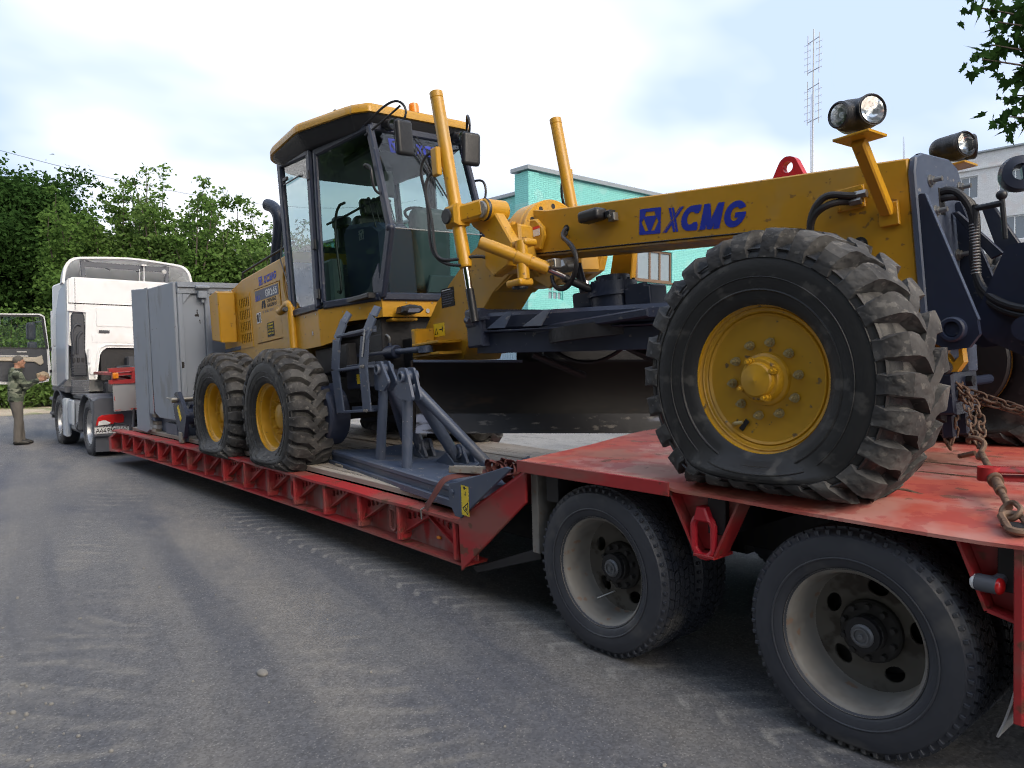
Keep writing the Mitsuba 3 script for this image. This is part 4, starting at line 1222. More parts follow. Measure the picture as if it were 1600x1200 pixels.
# ================================================================ CHAINS
def link_mesh(L, W_, r):
    n = 28; a = np.linspace(0, 2 * np.pi, n + 1)[:-1]
    x = np.sin(a) * W_ / 2; y = np.cos(a) * W_ / 2 + np.where(np.cos(a) >= 0, 1, -1) * (L - W_) / 2
    P = np.column_stack([y, x, 0 * x]); P = np.vstack([P, P[:2]])
    return tube(P, r, 7, caps=False)


LINK = shape(link_mesh(.058, .036, .0058), 'rusty_chain', True)


def chain(key, pts, F, pitch=.044):
    P = spline(pts, 30); s = np.r_[0, np.cumsum(np.linalg.norm(np.diff(P, axis=0), axis=1))]
    n = int(s[-1] / pitch)
    for k in range(n):
        q = np.array([np.interp((k + .5) * pitch, s, P[:, i]) for i in range(3)]); q2 = np.array([np.interp(min((k + .9) * pitch, s[-1]), s, P[:, i]) for i in range(3)])
        q1 = np.array([np.interp((k + .1) * pitch, s, P[:, i]) for i in range(3)])
        t, a, b = basis(q2 - q1); ang = (k % 2) * math.pi / 2 + .5 + rng.normal() * .25
        u = a * math.cos(ang) + b * math.sin(ang)
        part(key, 'link', LINK, None, F @ frame(np.stack([t, u, np.cross(t, u)], 1), q))


c1 = thing('lashing_chain', 'rusty chain from the front axle down to the ratchet binder on the red deck', 'chain')
chain(c1, [(-1.60, 1.30, 1.47), (-1.53, 1.16, 1.45), (-1.48, 1.10, 1.38), (-1.43, 1.02, 1.27), (-1.38, .93, 1.20)], TRAILER)
chain(c1, [(-1.62, 1.26, 1.46), (-1.50, 1.12, 1.44), (-1.44, 1.10, 1.36), (-1.39, 1.02, 1.25), (-1.345, .88, 1.19)], TRAILER)
c2 = thing('lashing_chain', 'rusty doubled chain running off to the right picture edge', 'chain')
chain(c2, [(-1.75, 1.15, 1.425), (-1.60, 1.15, 1.405), (-1.50, 1.15, 1.40), (-1.38, 1.16, 1.375), (-1.0, 1.2, 1.26), (-.5, 1.2, 1.10), (-.2, 1.2, 1.05)], TRAILER)
chain(c2, [(-1.58, 1.2, 1.45), (-1.48, 1.16, 1.43), (-1.36, 1.15, 1.39), (-1.0, 1.16, 1.285), (-.5, 1.16, 1.12), (-.2, 1.16, 1.05)], TRAILER)
c3 = thing('lashing_chain', 'short loop of rusty chain hanging beside the big front tyre', 'chain')
chain(c3, [(-1.585, 1.18, 1.40), (-1.59, 1.17, 1.30), (-1.595, 1.16, 1.20), (-1.585, 1.15, 1.155), (-1.565, 1.15, 1.20), (-1.56, 1.16, 1.30), (-1.565, 1.18, 1.38)], TRAILER)
bn = thing('load_binder', 'rusty ratchet load binder with red lever tensioning the chain', 'load binder')
A_, B_ = V(-1.36, .90, 1.19), V(-.96, .08, 1.055)
part(bn, 'rod', [cyl(A_ + (B_ - A_) * a, A_ + (B_ - A_) * b, r, 14) for a, b, r in ((.08, .34, .014), (.34, .46, .021), (.52, .66, .021), (.66, .86, .013))] + [cyl(A_ + (B_ - A_) * .455, A_ + (B_ - A_) * .525, .030, 18)], 'rusty_chain', TRAILER)
hook = [tube(spline([A_ + V(-.05, .02, .02), A_ + V(-.02, -.01, .05), A_ + V(.03, -.02, .03), A_ + V(.02, -.06, -.02), A_ + V(.05, -.10, -.03)], 5), .011, 8), cyl(A_ + V(-.085, .0, -.045), A_ + V(-.01, -.02, -.02), .012, 10)]
part(bn, 'hook', hook, 'rusty_chain', TRAILER)
part(bn, 'eye', [moved(link_mesh(.10, .06, .011), frame(rot(-1.1, -.25, .8), A_ + (B_ - A_) * .90)), moved(link_mesh(.16, .07, .014), frame(rot(-1.05, -.2, 0), A_ + (B_ - A_) * 1.0 + V(0, 0, -.01)))], 'rusty_chain', TRAILER)
L0 = A_ + (B_ - A_) * .49
part(bn, 'lever', [beam(L0 + V(-.02, .02, .0), L0 + V(.36, .10, .02), .045, .012, up=(0, -.5, 1)), beam(L0 + V(-.02, .02, .034), L0 + V(.36, .10, .054), .045, .006, up=(0, -.5, 1)), cyl(L0 + V(-.03, .02, -.012), L0 + V(-.03, .02, .045), .042, 20)], 'red_paint', TRAILER)
single('deck_hole_disc', moved(cyl((-.95, .06, 1.036), (-.95, .06, 1.042), .05, 20), TRAILER), 'black_steel', 'flat black disc painted as the dark of a lashing hole in the red deck under the binder', 'hole')  # no opening is cut; the black disc paints its darkness
# ================================================================ MOTOR GRADER (grader frame, mirror plane at y = YM)
YM = 1.28
mg = thing('motor_grader', 'yellow motor grader with dark blue blade gear and flat tyres riding on the trailer', 'grader')


def gp(name, mesh, m, **k):
    return part(mg, name, mesh, m, GRADER, **k)


def both(fn, name, m, ends=None, **k):
    """one part on the near side and its mirror image on the far side"""
    keys = []
    for s in (0, 1):
        q = fn()
        q = cat(q) if isinstance(q, list) else q.copy()
        if s:
            q.vertices[:, 1] = 2 * YM - q.vertices[:, 1]; q.invert()
        keys.append(gp(name, q, m, **k))
    return keys


# ---- big lugged tyres
def lug_tyre():
    R0, R1, W, yc = .612, .674, .445, .192
    c = [(.335, .012), (.352, -.004), (.372, -.012), (.43, -.030), (.50, -.034), (.555, -.022), (.590, .002), (.606, .040), (R0, .10), (R0 + .004, yc)]
    prof_ = c + [(r, 2 * yc - y) for r, y in c[-2::-1]]
    m = lathe(prof_, 120)
    if m.volume < 0: m.invert()
    side = [lathe([(.575, -.017), (.581, -.023), (.588, -.010)], 96), lathe([(.540, -.0265), (.5425, -.0300), (.545, -.0250)], 96), lathe([(.455, -.0325), (.4575, -.0355), (.460, -.0328)], 96), lathe([(.395, -.019), (.400, -.026), (.406, -.023)], 96)]
    lugs = []
    n = 26
    for half in (0, 1):
        for k in range(n):
            a0 = 2 * np.pi * (k + .5 * half) / n
            wv = .052 / R1
            jit = rng.normal() * .006
            # (y, angle offset, half width, inner radius, outer radius)
            st_ = [(-.030, .0, .80, .545, .588), (-.012, .0, .92, .56, .636), (.022, .0, 1.0, .585, .668), (.060, .004, 1.0, .60, R1), (.108, .018, .95, .605, R1 + .002), (.150, .075, .90, .605, R1 + .002), (.196, .140, .82, .605, R1 - .001), (.222, .176, .62, .605, R1 - .008)]
            v = []
            for y, da, hw, ri, ro in st_:
                yy = y if half == 0 else 2 * yc - y
                a = a0 - da + jit
                for s_, r_, wf in ((-1, ri, 1.22), (-1, ro, .92), (1, ro, .92), (1, ri, 1.22)):
                    an = a + s_ * wv * hw * wf
                    v.append((r_ * math.cos(an), yy, r_ * math.sin(an)))
            v = np.array(v); f = []
            K = len(st_)
            for i in range(K - 1):
                for q in range(4):
                    A, B = i * 4 + q, i * 4 + (q + 1) % 4
                    f += [(A, B, B + 4), (A, B + 4, A + 4)]
            f += [(0, 2, 1), (0, 3, 2), (K * 4 - 4, K * 4 - 3, K * 4 - 2), (K * 4 - 4, K * 4 - 2, K * 4 - 1)]
            lm = trimesh.Trimesh(v, f, process=False)
            if lm.volume < 0: lm.invert()
            lugs.append(lm)
    return m, cat(side), cat(lugs)


H_FLAT = .512
carc, sidering, lugm = lug_tyre()
lugm = lugm.subdivide()
lv = lugm.vertices; nz = meshkit.fbm(lv * 16, 3) - .5
rad = lv * V(1, 0, 1); rad /= np.maximum(np.linalg.norm(rad, axis=1)[:, None], 1e-6)
lugm.vertices = lv + rad * (nz * .022)[:, None]
fl = lambda m: bulge(m, .672, H_FLAT, .375, .115, .192, .222)
ply_carc = shape([fl(carc), fl(sidering)], 'tyre_side', 40)
base_band = lathe([(.600, .030), (.6135, .085), (.6185, .192), (.6135, .299), (.600, .354)], 120)
if base_band.face_normals[0] @ base_band.triangles_center[0] < 0: base_band.invert()
ply_lug = shape([fl(lugm), fl(base_band)], 'tyre_tread', 28)


def grader_rim(disc_y):
    return [lathe([(.350, .004), (.358, -.004), (.358, .006), (.346, .012), (.334, .016), (.332, .030), (.338, .036), (.330, .044), (.308, .050), (.300, .060), (.296, disc_y - .01), (.285, disc_y), (.20, disc_y + .006), (.122, disc_y + .006)], 96), lathe([(.350, .004), (.352, .36), (.31, .37), (.30, .20), (.15, .19)], 64), lathe([(.318, .0455), (.322, .041), (.326, .0465)], 96)]


def bolts(r, y, n, ph):
    out = []
    for k in range(n):
        a = 2 * math.pi * (k + ph) / n; c = V(r * math.cos(a), 0, r * math.sin(a))
        out += [cyl(c + V(0, y, 0), c + V(0, y - .008, 0), .021, 14), cyl(c + V(0, y - .008, 0), c + V(0, y - .028, 0), .0155, 6), cyl(c + V(0, y - .028, 0), c + V(0, y - .044, 0), .008, 8)]
    return out


mat('yellow_rim', paint((.50, .265, .012), (.33, .22, .09), (.12, .08, .04), 1.1), .42, coat=.25)
mat('bolt_metal', (.36, .29, .14), .45, .5)
ply_rimF = shape(grader_rim(.062), 'yellow_rim', 35)
ply_rimR = shape(grader_rim(.150), 'yellow_rim', 35)
ply_hubF = shape([lathe([(.122, .07), (.118, .052), (.104, .045), (.100, .018), (.092, .008), (.080, .006), (.078, -.014), (.071, -.022), (.030, -.030), (.0, -.037)], 56)] + bolts(.089, .010, 4, .3), 'yellow_rim', 35)
ply_hubR = shape([lathe([(.122, .158), (.118, .12), (.09, .11), (.0, .10)], 48)], 'yellow_rim', 35)
BF = [shape([cyl(V(0, .062, 0), V(0, .054, 0), .021, 14), cyl(V(0, .054, 0), V(0, .036, 0), .0165, 6), cyl(V(0, .036, 0), V(0, .018, 0), .008, 8)], 'bolt_metal', 30), shape([cyl(V(0, .15, 0), V(0, .138, 0), .024, 14), cyl(V(0, .138, 0), V(0, .110, 0), .019, 6), cyl(V(0, .11, 0), V(0, .09, 0), .009, 8)], 'yellow_rim', 30)]
ply_valve = shape([tube([(-.165, .060, -.215), (-.13, .02, -.205), (-.10, .03, -.20)], [.012, .010, .008], 8)], 'bolt_metal', 30)
ply_vslot = shape(moved(box(-.03, .03, .056, .0605, -.012, .012, .002), frame(rot(0, .9, 0), (-.11, 0, -.215))), 'black_steel')
tp = .017
piv = at(GRADER, -6.219, 0, 0)
MID = piv + rot(0, tp, .04) @ V(.769, 0, 0); REAR = piv + rot(0, tp, .04) @ V(-.769, 0, 0)
RW = rot(0, 0, .04)
for nm, o, front in (('front_wheel', at(GRADER, 0, 0, 0), 1), ('rear_wheel', MID, 0), ('rear_wheel', REAR, 0)):
    for side in (0, 1):
        oo = o + RW @ V(0, 2 * YM * side, 0)
        M = frame(RW, oo) @ (flip if side else np.eye(4))
        k = part(mg, nm, ply_rimF if front else ply_rimR, None, M)
        part(k, 'tyre', ply_carc, None, M)
        part(k, 'tread', ply_lug, None, M)
        part(k, 'hub', ply_hubF if front else ply_hubR, None, M)
        if side == 0:
            for b in range(10):
                a = 2 * math.pi * (b + .21) / 10
                part(k, 'bolt', BF[0 if front else 1], None, M @ frame(np.eye(3), (.168 * math.cos(a), 0, .168 * math.sin(a))))
            if front:
                part(k, 'valve', ply_valve, None, M); part(k, 'valve_slot', ply_vslot, None, M)

# ---- chassis, tandem cases, axles
gp('rear_frame', [box(-7.9, -4.25, .95, 1.61, .02, .60, .01), box(-5.3, -4.4, .72, 1.84, .30, .66, .01), box(-5.6, -4.9, .62, 1.94, .34, .62, .02)], 'black_steel')
both(lambda: [moved(prism(np.vstack([sg.LineString([(-.769, 0), (.769, 0)]).buffer(.27, 10).exterior.coords[:-1]]), 'y', .44, .64, .02), np.linalg.inv(GRADER) @ frame(rot(0, tp, .04), piv))], 'tandem_case', 'navy_paint')
gp('rear_axle', cyl((-6.22, .6, 0), (-6.22, 1.96, 0), .16, 20), 'black_steel')
both(lambda: [cyl((-5.02, .30, -.06), (-5.02, .52, -.06), .30, 40, bev=.02)], 'brake_drum', 'navy_paint')
gp('front_axle', [prism([(-.14, .12), (.14, .12), (.16, -.10), (.08, -.2), (-.08, -.2), (-.16, -.10)], 'y', .55, 2.01, .02), box(-.22, .34, 1.12, 1.5, -.30, .02, .02)], 'black_steel')
both(lambda: [box(-.10, .10, .30, .56, -.17, .20, .03), cyl((0, .18, 0), (0, .40, 0), .16, 28), cyl((0, .385, 0), (0, .43, 0), .335, 40, bev=.012)], 'knuckle_and_disc', 'black_steel')  # widest disc is added, a dark cover standing for the unlit wheel inside
gp('tie_rod', [cyl((.24, .5, -.12), (.24, 2.06, -.12), .028, 12)], 'navy_paint')

# ---- main frame: gooseneck and boom as one welded box
YA, YB = 1.06, 1.50
outline = [(-4.27, .36), (-3.62, .33), (-3.41, .615), (-3.12, .86), (-2.86, .985), (-2.60, 1.09), (-1.34, .945), (-.45, .84), (-.30, .74), (-.22, .45), (-.20, -.06), (.285, -.06), (.285, 1.055), (-.55, 1.158), (-2.38, 1.395), (-2.62, 1.455), (-3.02, 1.40), (-3.40, 1.235), (-3.94, .90), (-4.27, .575)]
gp('main_frame', prism(outline, 'y', YA, YB, .008), 'yellow_paint')
bead = [(x, z) for x, z in ((-2.60, 1.09), (-1.34, .945), (-.45, .84))]
gp('underside', [beam((-2.58, YM, 1.079), (-.42, YM, .829), YB - YA - .004, .012, bev=0), beam((-2.62, YM, 1.075), (-3.08, YM, .872), YB - YA - .004, .012, bev=0)], 'dull_yellow')  # thin added plates, browner and rougher, to dull the grazing sheen below the boom
gp('weld_bead', tube([(x, YA - .001, z + .004) for x, z in bead], .0045, 6), 'black_steel')
# saddle ring round the boom, with flat black discs painting the dark of its lock holes
gp('saddle', [moved(cyl((-2.77, 0, 0), (-2.59, 0, 0), .345, 64, bev=.015), frame(np.eye(3), (0, YM, 1.19))), moved(cyl((-2.575, 0, 0), (-2.535, 0, 0), .345, 64, bev=.006), frame(np.eye(3), (0, YM, 1.19))), moved(cyl((-2.60, 0, 0), (-2.57, 0, 0), .325, 64), frame(np.eye(3), (0, YM, 1.19)))], 'yellow_paint')
for a in (35, 62, 90, 118, 145, 170):
    c = V(-2.536, YM + .29 * math.cos(math.radians(a)), 1.19 + .29 * math.sin(math.radians(a)))
    gp('lock_hole_disc', cyl(c, c + V(.003, 0, 0), .021, 14), 'black_steel')
gp('saddle_block', [box(-2.83, -2.66, .93, 1.06, 1.26, 1.36, .015), cyl((-2.75, .97, 1.36), (-2.75, .97, 1.375), .018, 6)], 'yellow_paint')
oc = [(-2.56, 1.115), (-2.45, 1.105), (-2.395, 1.20), (-2.40, 1.27), (-2.47, 1.345), (-2.555, 1.355)]
bs = gp('boss_plate', [prism(oc, 'y', 1.015, 1.06, .012), box(-2.60, -2.562, 1.0, 1.2, 1.03, 1.36, .008)], 'yellow_paint')
part(bs, 'safety_label', [box(-2.515, -2.43, 1.0125, 1.0145, 1.21, 1.262, 0)], 'white_print', GRADER)
part(bs, 'label_header', [box(-2.515, -2.43, 1.0122, 1.0144, 1.263, 1.285, 0)], 'red_print', GRADER)

# lift arms that carry the lift cylinders
arm_poly = [(-3.15, 1.57), (-2.92, 1.60), (-2.78, 1.52), (-2.60, 1.26), (-2.56, 1.20), (-2.68, 1.10), (-2.80, 1.04), (-3.0, 1.06), (-2.90, 1.32), (-3.10, 1.40)]


def lift_arm():
    a = prism([(-2.98, 1.46), (-2.90, 1.56), (-2.74, 1.54), (-2.62, 1.40), (-2.45, 1.14), (-2.52, .98), (-2.70, .92), (-2.80, 1.02), (-2.78, 1.26), (-2.92, 1.36)], 'y', .74, .84, .012)
    return [a, beam((-2.62, .82, 1.13), (-2.66, 1.02, 1.13), .30, .34, bev=.02), cyl((-2.70, .68, 1.44), (-2.70, .90, 1.44), .085, 28, bev=.01)]


both(lift_arm, 'lift_arm', 'yellow_paint')
for kk, s in zip(both(lambda: [cyl((-2.70, .66, 1.44), (-2.70, .685, 1.44), .066, 28, bev=.006)] , 'arm_pin', 'bare_steel'), (0, 1)):
    for b in range(4):
        a = math.pi / 2 * b + .6; yq = .658 if s == 0 else 2 * YM - .658
        part(kk, 'bolt', cyl((-2.70 + .042 * math.cos(a), yq, 1.44 + .042 * math.sin(a)), (-2.70 + .042 * math.cos(a), yq + (.01 if s == 0 else -.01), 1.44 + .042 * math.sin(a)), .009, 6), 'bare_steel', GRADER)
both(lambda: [lathe([(.086, -.012), (.090, 0), (.086, .012)], 28).apply_translation((-2.70, .70, 1.44))], 'arm_seal', 'black_plastic')


def lift_cyl():
    T0, B0 = V(-3.095, .62, 2.47), V(-2.885, .62, 1.02)
    d = B0 - T0
    c = T0 + d * .715
    return T0, B0, d, c


for s in (0, 1):
    T0, B0, d, c = lift_cyl()
    my_ = lambda m: (m if s == 0 else (lambda q: (q.vertices.__setitem__((slice(None), 1), 2 * YM - q.vertices[:, 1]), q.invert(), q)[2])(m.copy()))
    k = gp('lift_cylinder', [my_(q) for q in (tube2([T0, T0 + d * .002, T0 + d * .035, T0 + d * .037, T0 + d * .04, B0 - d * .01, B0], [.048, .054, .054, .050, .053, .053, .046], 28), )], 'yellow_paint')
    part(k, 'clamp', [my_(q) for q in (beam(c + V(0, 0, -.085), c + V(0, 0, .085), .155, .165, up=(1, 0, 0), bev=.025), beam(c, c + V(.25, .10, .02), .12, .14, bev=.02))], 'yellow_paint', GRADER)
    part(k, 'trunnion_cap', my_(cyl(c + V(-.02, -.10, 0), c + V(-.02, -.078, 0), .060, 26, bev=.006)), 'black_plastic', GRADER)
    part(k, 'rod', my_(cyl(B0, B0 + d * .27, .027, 18)), 'chrome', GRADER)
    part(k, 'rod_sleeve', my_(cyl(B0 + d * .12, B0 + d * .30, .033, 18)), 'black_plastic', GRADER)
    part(k, 'port_block', my_(box(-3.10, -3.02, .52, .57, 1.78, 2.0, .008)), 'yellow_paint', GRADER)
    part(k, 'hose', [my_(q) for q in (hose([(-3.05, .55, 1.95), (-3.14, .52, 1.965), (-3.20, .50, 1.90), (-3.19, .50, 1.70), (-3.14, .48, 1.35), (-3.10, .48, 1.16), (-2.98, .52, 1.06), (-2.86, .60, 1.04)], .013, 8),
         hose([(-3.05, .55, 1.80), (-3.12, .53, 1.81), (-3.16, .50, 1.74), (-3.15, .50, 1.55), (-3.09, .48, 1.28), (-3.04, .48, 1.12), (-2.90, .58, 1.09), (-2.80, .80, 1.06)], .013, 8))], 'hose_rubber', GRADER)

# blade side-shift cylinder (yellow) with trunnion, rod and hoses
S0, S1, S2 = V(-2.50, .47, 1.135), V(-2.17, .83, .895), V(-2.06, 1.15, .735)
sc = gp('side_cylinder', [tube2([S0, S0 + (S1 - S0) * .02, S1 - (S1 - S0) * .02, S1], [.040, .046, .046, .040], 28), beam(S0 + (S1 - S0) * .18 + V(0, .0, .047), S1 + V(0, 0, .046), .018, .014)], 'yellow_paint')
part(sc, 'trunnion', [cyl(S0 + (S1 - S0) * .62 - V(0, 0, .15), S0 + (S1 - S0) * .62 + V(0, 0, .13), .045, 20), tube2([S0 + (S1 - S0) * .52, S0 + (S1 - S0) * .53, S0 + (S1 - S0) * .73, S0 + (S1 - S0) * .74], [.05, .056, .056, .05], 26)], 'yellow_paint', GRADER)
part(sc, 'bearing_cap', [rbox(.16, .13, .05, .02).apply_translation(S0 + (S1 - S0) * .62 + V(-.02, .05, .12))], 'yellow_paint', GRADER)
part(sc, 'bearing_cap', [rbox(.17, .14, .055, .02).apply_translation(S0 + (S1 - S0) * .62 + V(-.05, .0, -.17))], 'yellow_paint', GRADER)
part(sc, 'cap_seal', cyl(S0 + (S1 - S0) * .62 + V(-.05, 0, -.21), S0 + (S1 - S0) * .62 + V(-.05, 0, -.195), .06, 20), 'black_plastic', GRADER)
part(sc, 'rod', cyl(S1, S2, .022, 16), 'chrome', GRADER)
part(sc, 'rod_cover', cyl(S1 + (S2 - S1) * .35 - V(0, 0, .012), S2, .030, 14), 'black_plastic', GRADER)
part(sc, 'gland', [rbox(.11, .07, .075, .012).apply_translation(S1 + V(.03, .02, .03))] + [cyl(S1 + V(.03 + x, -.02, .03 + z), S1 + V(.03 + x, -.03, .03 + z), .008, 6) for x in (-.04, 0, .04) for z in (-.022, .022)], 'bare_steel', GRADER)
part(sc, 'mount', [prism([(-2.62, 1.02), (-2.40, .98), (-2.34, .86), (-2.45, .80), (-2.62, .90)], 'y', 1.08, 1.11, .004), beam((-2.52, 1.05, .98), (-2.40, 1.2, .88), .10, .03)], 'yellow_paint', GRADER)
gp('swivel_block', [cyl((-2.20, 1.0, .93), (-2.20, 1.12, .95), .055, 18), cyl((-2.16, .98, .90), (-2.2, 1.0, .95), .035, 12)] + [cyl((-2.20 + .04 * math.cos(a), .985, .93 + .04 * math.sin(a)), (-2.2 + .04 * math.cos(a), 1.0, .93 + .04 * math.sin(a)), .008, 6) for a in np.arange(6)], 'bare_steel')
gp('far_arm_plate', prism([(-2.25, 1.05), (-2.02, 1.10), (-2.10, .72), (-2.22, .64), (-2.36, .70)], 'y', 1.62, 1.68, .008), 'yellow_paint')
for k, dz_ in enumerate((0, .03)):
    gp('hose', hose([(-2.185, 1.06, 1.215 - dz_), (-2.18, 1.02, 1.18 - dz_), (-2.12, .96, 1.12), (-1.98, .90, 1.03 - dz_ * .5), (-1.93, .88, .92), (-2.0, .90, .80 + dz_ * .4), (-2.15, .95, .75 + dz_ * .4), (-2.30, 1.0, .80), (-2.34, 1.02, .88)], .016, 9), 'hose_rubber')
gp('hose_hole_disc', cyl((-2.185, YA - .002, 1.21), (-2.185, YA + .001, 1.21), .030, 18), 'black_steel')  # flat black disc standing for the dark inside the opening
bl = gp('boom_lamp', [rbox(.20, .13, .085, .028).apply_translation((-1.84, .985, 1.225)), box(-1.73, -1.68, .99, 1.055, 1.185, 1.235, .006)], 'black_plastic')
part(bl, 'bracket', [box(-1.72, -1.66, 1.01, 1.058, 1.16, 1.215, .005), cyl((-1.69, 1.0, 1.19), (-1.69, .985, 1.19), .012, 6)], 'bare_steel', GRADER)

# ---- lettering on the boom
yl = YA - .0025


def graphic(s2d, key, o, ex, ez, m, name='lettering'):
    q = plate(s2d, 'z', 0, .0012)
    gp(name, moved(q, onto(ex, ez, o)), m)


def boom_logo():
    bx = sg.box(0, 0, 1, 1).buffer(-.05).buffer(.05)
    tri_ = sg.Polygon([(.28, .66), (.72, .66), (.5, .12)])
    hexa = sg.Polygon([(.12, .50), (.28, .88), (.72, .88), (.88, .50), (.62, .08), (.38, .08)])
    # trapezoid on top and two slanted bars, left out of the blue
    top = sg.Polygon([(.24, .70), (.30, .87), (.70, .87), (.76, .70)])
    lbar = sg.Polygon([(.10, .47), (.20, .64), (.44, .13), (.28, .13)])
    rbar = sg.Polygon([(.90, .47), (.80, .64), (.56, .13), (.72, .13)])
    return bx.difference(unary_union([top, lbar, rbar]))


def stroke(pts, w):
    return sg.LineString(pts).buffer(w / 2, cap_style=2, join_style=2)


def xcmg():
    X = unary_union([sg.Polygon([(0.08, 1), (.36, 1), (.86, 0), (.58, 0)]), sg.Polygon([(0, 0), (.22, 0), (.92, 1), (.70, 1)])])
    X = X.difference(unary_union([stroke([(.20, 1.05), (.75, -.05)], .035), stroke([(.02, -.05), (.80, 1.05)], .035)]))
    ring = lambda cx: sa.scale(sg.Point(cx, .5).buffer(.5, 24), 1.02, 1.0).difference(sa.scale(sg.Point(cx, .5).buffer(.21, 20), 1.0, 1.25))
    C = ring(1.42).difference(sg.box(1.46, .33, 2.1, .67)).difference(sg.box(1.78, -.1, 2.2, 1.1)); C = unary_union([C, sg.box(1.42, .74, 1.84, 1.0), sg.box(1.42, 0, 1.84, .26)])
    M = unary_union([sg.Polygon([(1.98, 0), (1.98, 1), (2.28, 1), (2.28, 0)]), sg.Polygon([(2.98, 0), (2.98, 1), (2.68, 1), (2.68, 0)]), sg.Polygon([(1.98, 1), (2.28, 1), (2.48, .40), (2.68, 1), (2.98, 1), (2.60, .0), (2.36, .0)])])
    G = ring(3.62).difference(sg.Polygon([(3.72, .5), (4.3, .5), (4.3, .80), (3.72, .66)])); G = unary_union([G, sg.box(3.62, .36, 4.12, .56)])
    return [sa.affine_transform(s, [1, .22, 0, 1, 0, 0]) for s in (X, C, M, G)]


e1 = V(.80, 0, -.113); e1 /= np.linalg.norm(e1); e2 = V(.113, 0, .80); e2 /= np.linalg.norm(e2)
graphic(sa.scale(boom_logo(), .182, .172, origin=(0, 0)), 0, V(-1.490, yl, 1.022), e1, e2, 'blue_print', 'emblem')
for g_ in xcmg():
    graphic(sa.scale(g_, .148, .158, origin=(0, 0)), 0, V(-1.290, yl, .996), e1, e2, 'blue_print')

# ---- drawbar, circle and swivel motor
def drawbar_side():
    a, b = V(-3.02, .78, .60), V(-.55, 1.16, .40)
    d = (b - a) / np.linalg.norm(b - a)
    return [beam(a, b, .10, .145, bev=.03), beam(a + V(0, 0, -.076), b + V(0, 0, -.06), .15, .016), beam(a + V(.02, 0, -.17), a + (b - a) * .72 + V(0, 0, -.155), .05, .16, bev=.004)]


both(drawbar_side, 'drawbar_beam', 'navy_paint')
both(lambda: [panel3((-2.78 + k * .33, .70, .53), (-2.60 + k * .33, .72, .515), (-2.52 + k * .33, .745, .63), (-2.58 + k * .33, .745, .635), .012) for k in range(1)], 'drawbar_rib', 'frame_grey_blue')
both(lambda: [panel3((-2.78 + .36, .75, .505), (-2.60 + .36, .77, .49), (-2.52 + .36, .80, .60), (-2.58 + .36, .80, .605), .012)], 'drawbar_rib', 'frame_grey_blue')
gp('drawbar_cross', [box(-3.05, -2.86, .70, 1.86, .40, .69, .012), box(-2.6, -1.3, .85, 1.7, .44, .50, .01), box(-.75, -.40, 1.10, 1.46, .28, .50, .02)], 'navy_paint')
gp('drawbar_pad', [rbox(.16, .14, .16, .03).apply_translation((-2.98, .76, .63)), cyl((-3.0, .68, .62), (-2.93, .66, .60), .03, 12), box(-2.95, -2.78, .70, .74, .60, .625, .004)], 'navy_paint')
gp('circle', [lathe([(.40, .0), (.49, .0), (.49, .10), (.40, .10)], 72, True).apply_transform(frame(np.array([[1, 0, 0], [0, 0, 1.], [0, -1, 0]]).T, (-2.0, YM, .36)))], 'black_steel')
circ_m = [cyl((-1.96, YM, .50), (-1.96, YM, .775), .175, 40), cyl((-1.96, YM, .775), (-1.96, YM, .825), .125, 36), cyl((-1.96, YM, .67), (-1.96, YM, .70), .20, 40), rbox(.20, .16, .13, .02).apply_translation((-2.15, 1.20, .665)), rbox(.24, .20, .17, .02).apply_translation((-1.66, YM, .62)), box(-1.74, -1.58, 1.18, 1.22, .58, .72, .01)]
sm = gp('swivel_motor', circ_m, 'navy_paint')
for b in range(14):
    a = 2 * math.pi * b / 14
    part(sm, 'bolt', cyl((-1.96 + .155 * math.cos(a), YM + .155 * math.sin(a), .775), (-1.96 + .155 * math.cos(a), YM + .155 * math.sin(a), .792), .012, 6), 'navy_paint', GRADER)
gp('centre_post', cyl((-2.34, 1.30, .98), (-2.26, 1.34, .50), .035, 14), 'navy_paint')
gp('blade_link', [cyl((-2.55, .95, .30), (-2.35, 1.30, .10), .03, 10), hose([(-2.5, 1.1, .34), (-2.2, 1.2, .20), (-1.9, 1.3, .30)], .014), hose([(-1.9, 1.2, .34), (-1.6, 1.3, .20), (-1.3, 1.4, .30)], .014), cyl((-2.2, 1.5, .38), (-1.6, 1.6, .05), .045, 12), cyl((-1.5, 1.4, .38), (-1.9, 1.6, .05), .045, 12), cyl((-1.45, 1.7, .36), (-1.0, 1.8, .1), .045, 12)], 'black_steel')

# ---- moldboard, angled across the trailer
BL = frame(np.stack([V(.646, .763, 0), V(-.763, .646, 0), V(0, 0, 1)], 1), FWD * 0 + V(-.763, .646, 0) * 6.85 + V(.646, .763, 0) * -.86 + V(0, 0, 1.035))   # x along the blade, y away from its hollow face, z up
secb = []
for t in np.linspace(0, 1, 13):
    secb.append((.17 * (1 - (2 * t - 1) ** 2) - .06 * t, .60 * t))
back = [(y + .022, z) for y, z in secb[::-1]]
bmesh = prism(secb + back, 'x', 0, 3.66)
bmesh = bmesh.copy()
mb = part(mg, 'moldboard', bmesh, 'blade_steel', BL, smooth=40)
part(mb, 'cutting_edge', [prism([(-.014, -.03), (.004, -.03), (.06, .135), (.045, .14)], 'x', .01, 3.65, .002)], 'cutting_edge', BL)
part(mb, 'end_bit', [prism([(-.05, -.02), (.20, .02), (.16, .62), (-.09, .61)], 'x', -.022, -.004, .003)], 'blade_steel', BL)
part(mb, 'top_rail', [box(0.0, .95, -.085, -.045, .592, .615, .004), box(.1, 3.3, .12, .20, .40, .50, .01), box(.1, 3.3, .14, .20, .10, .18, .01)], 'frame_grey_blue', BL)
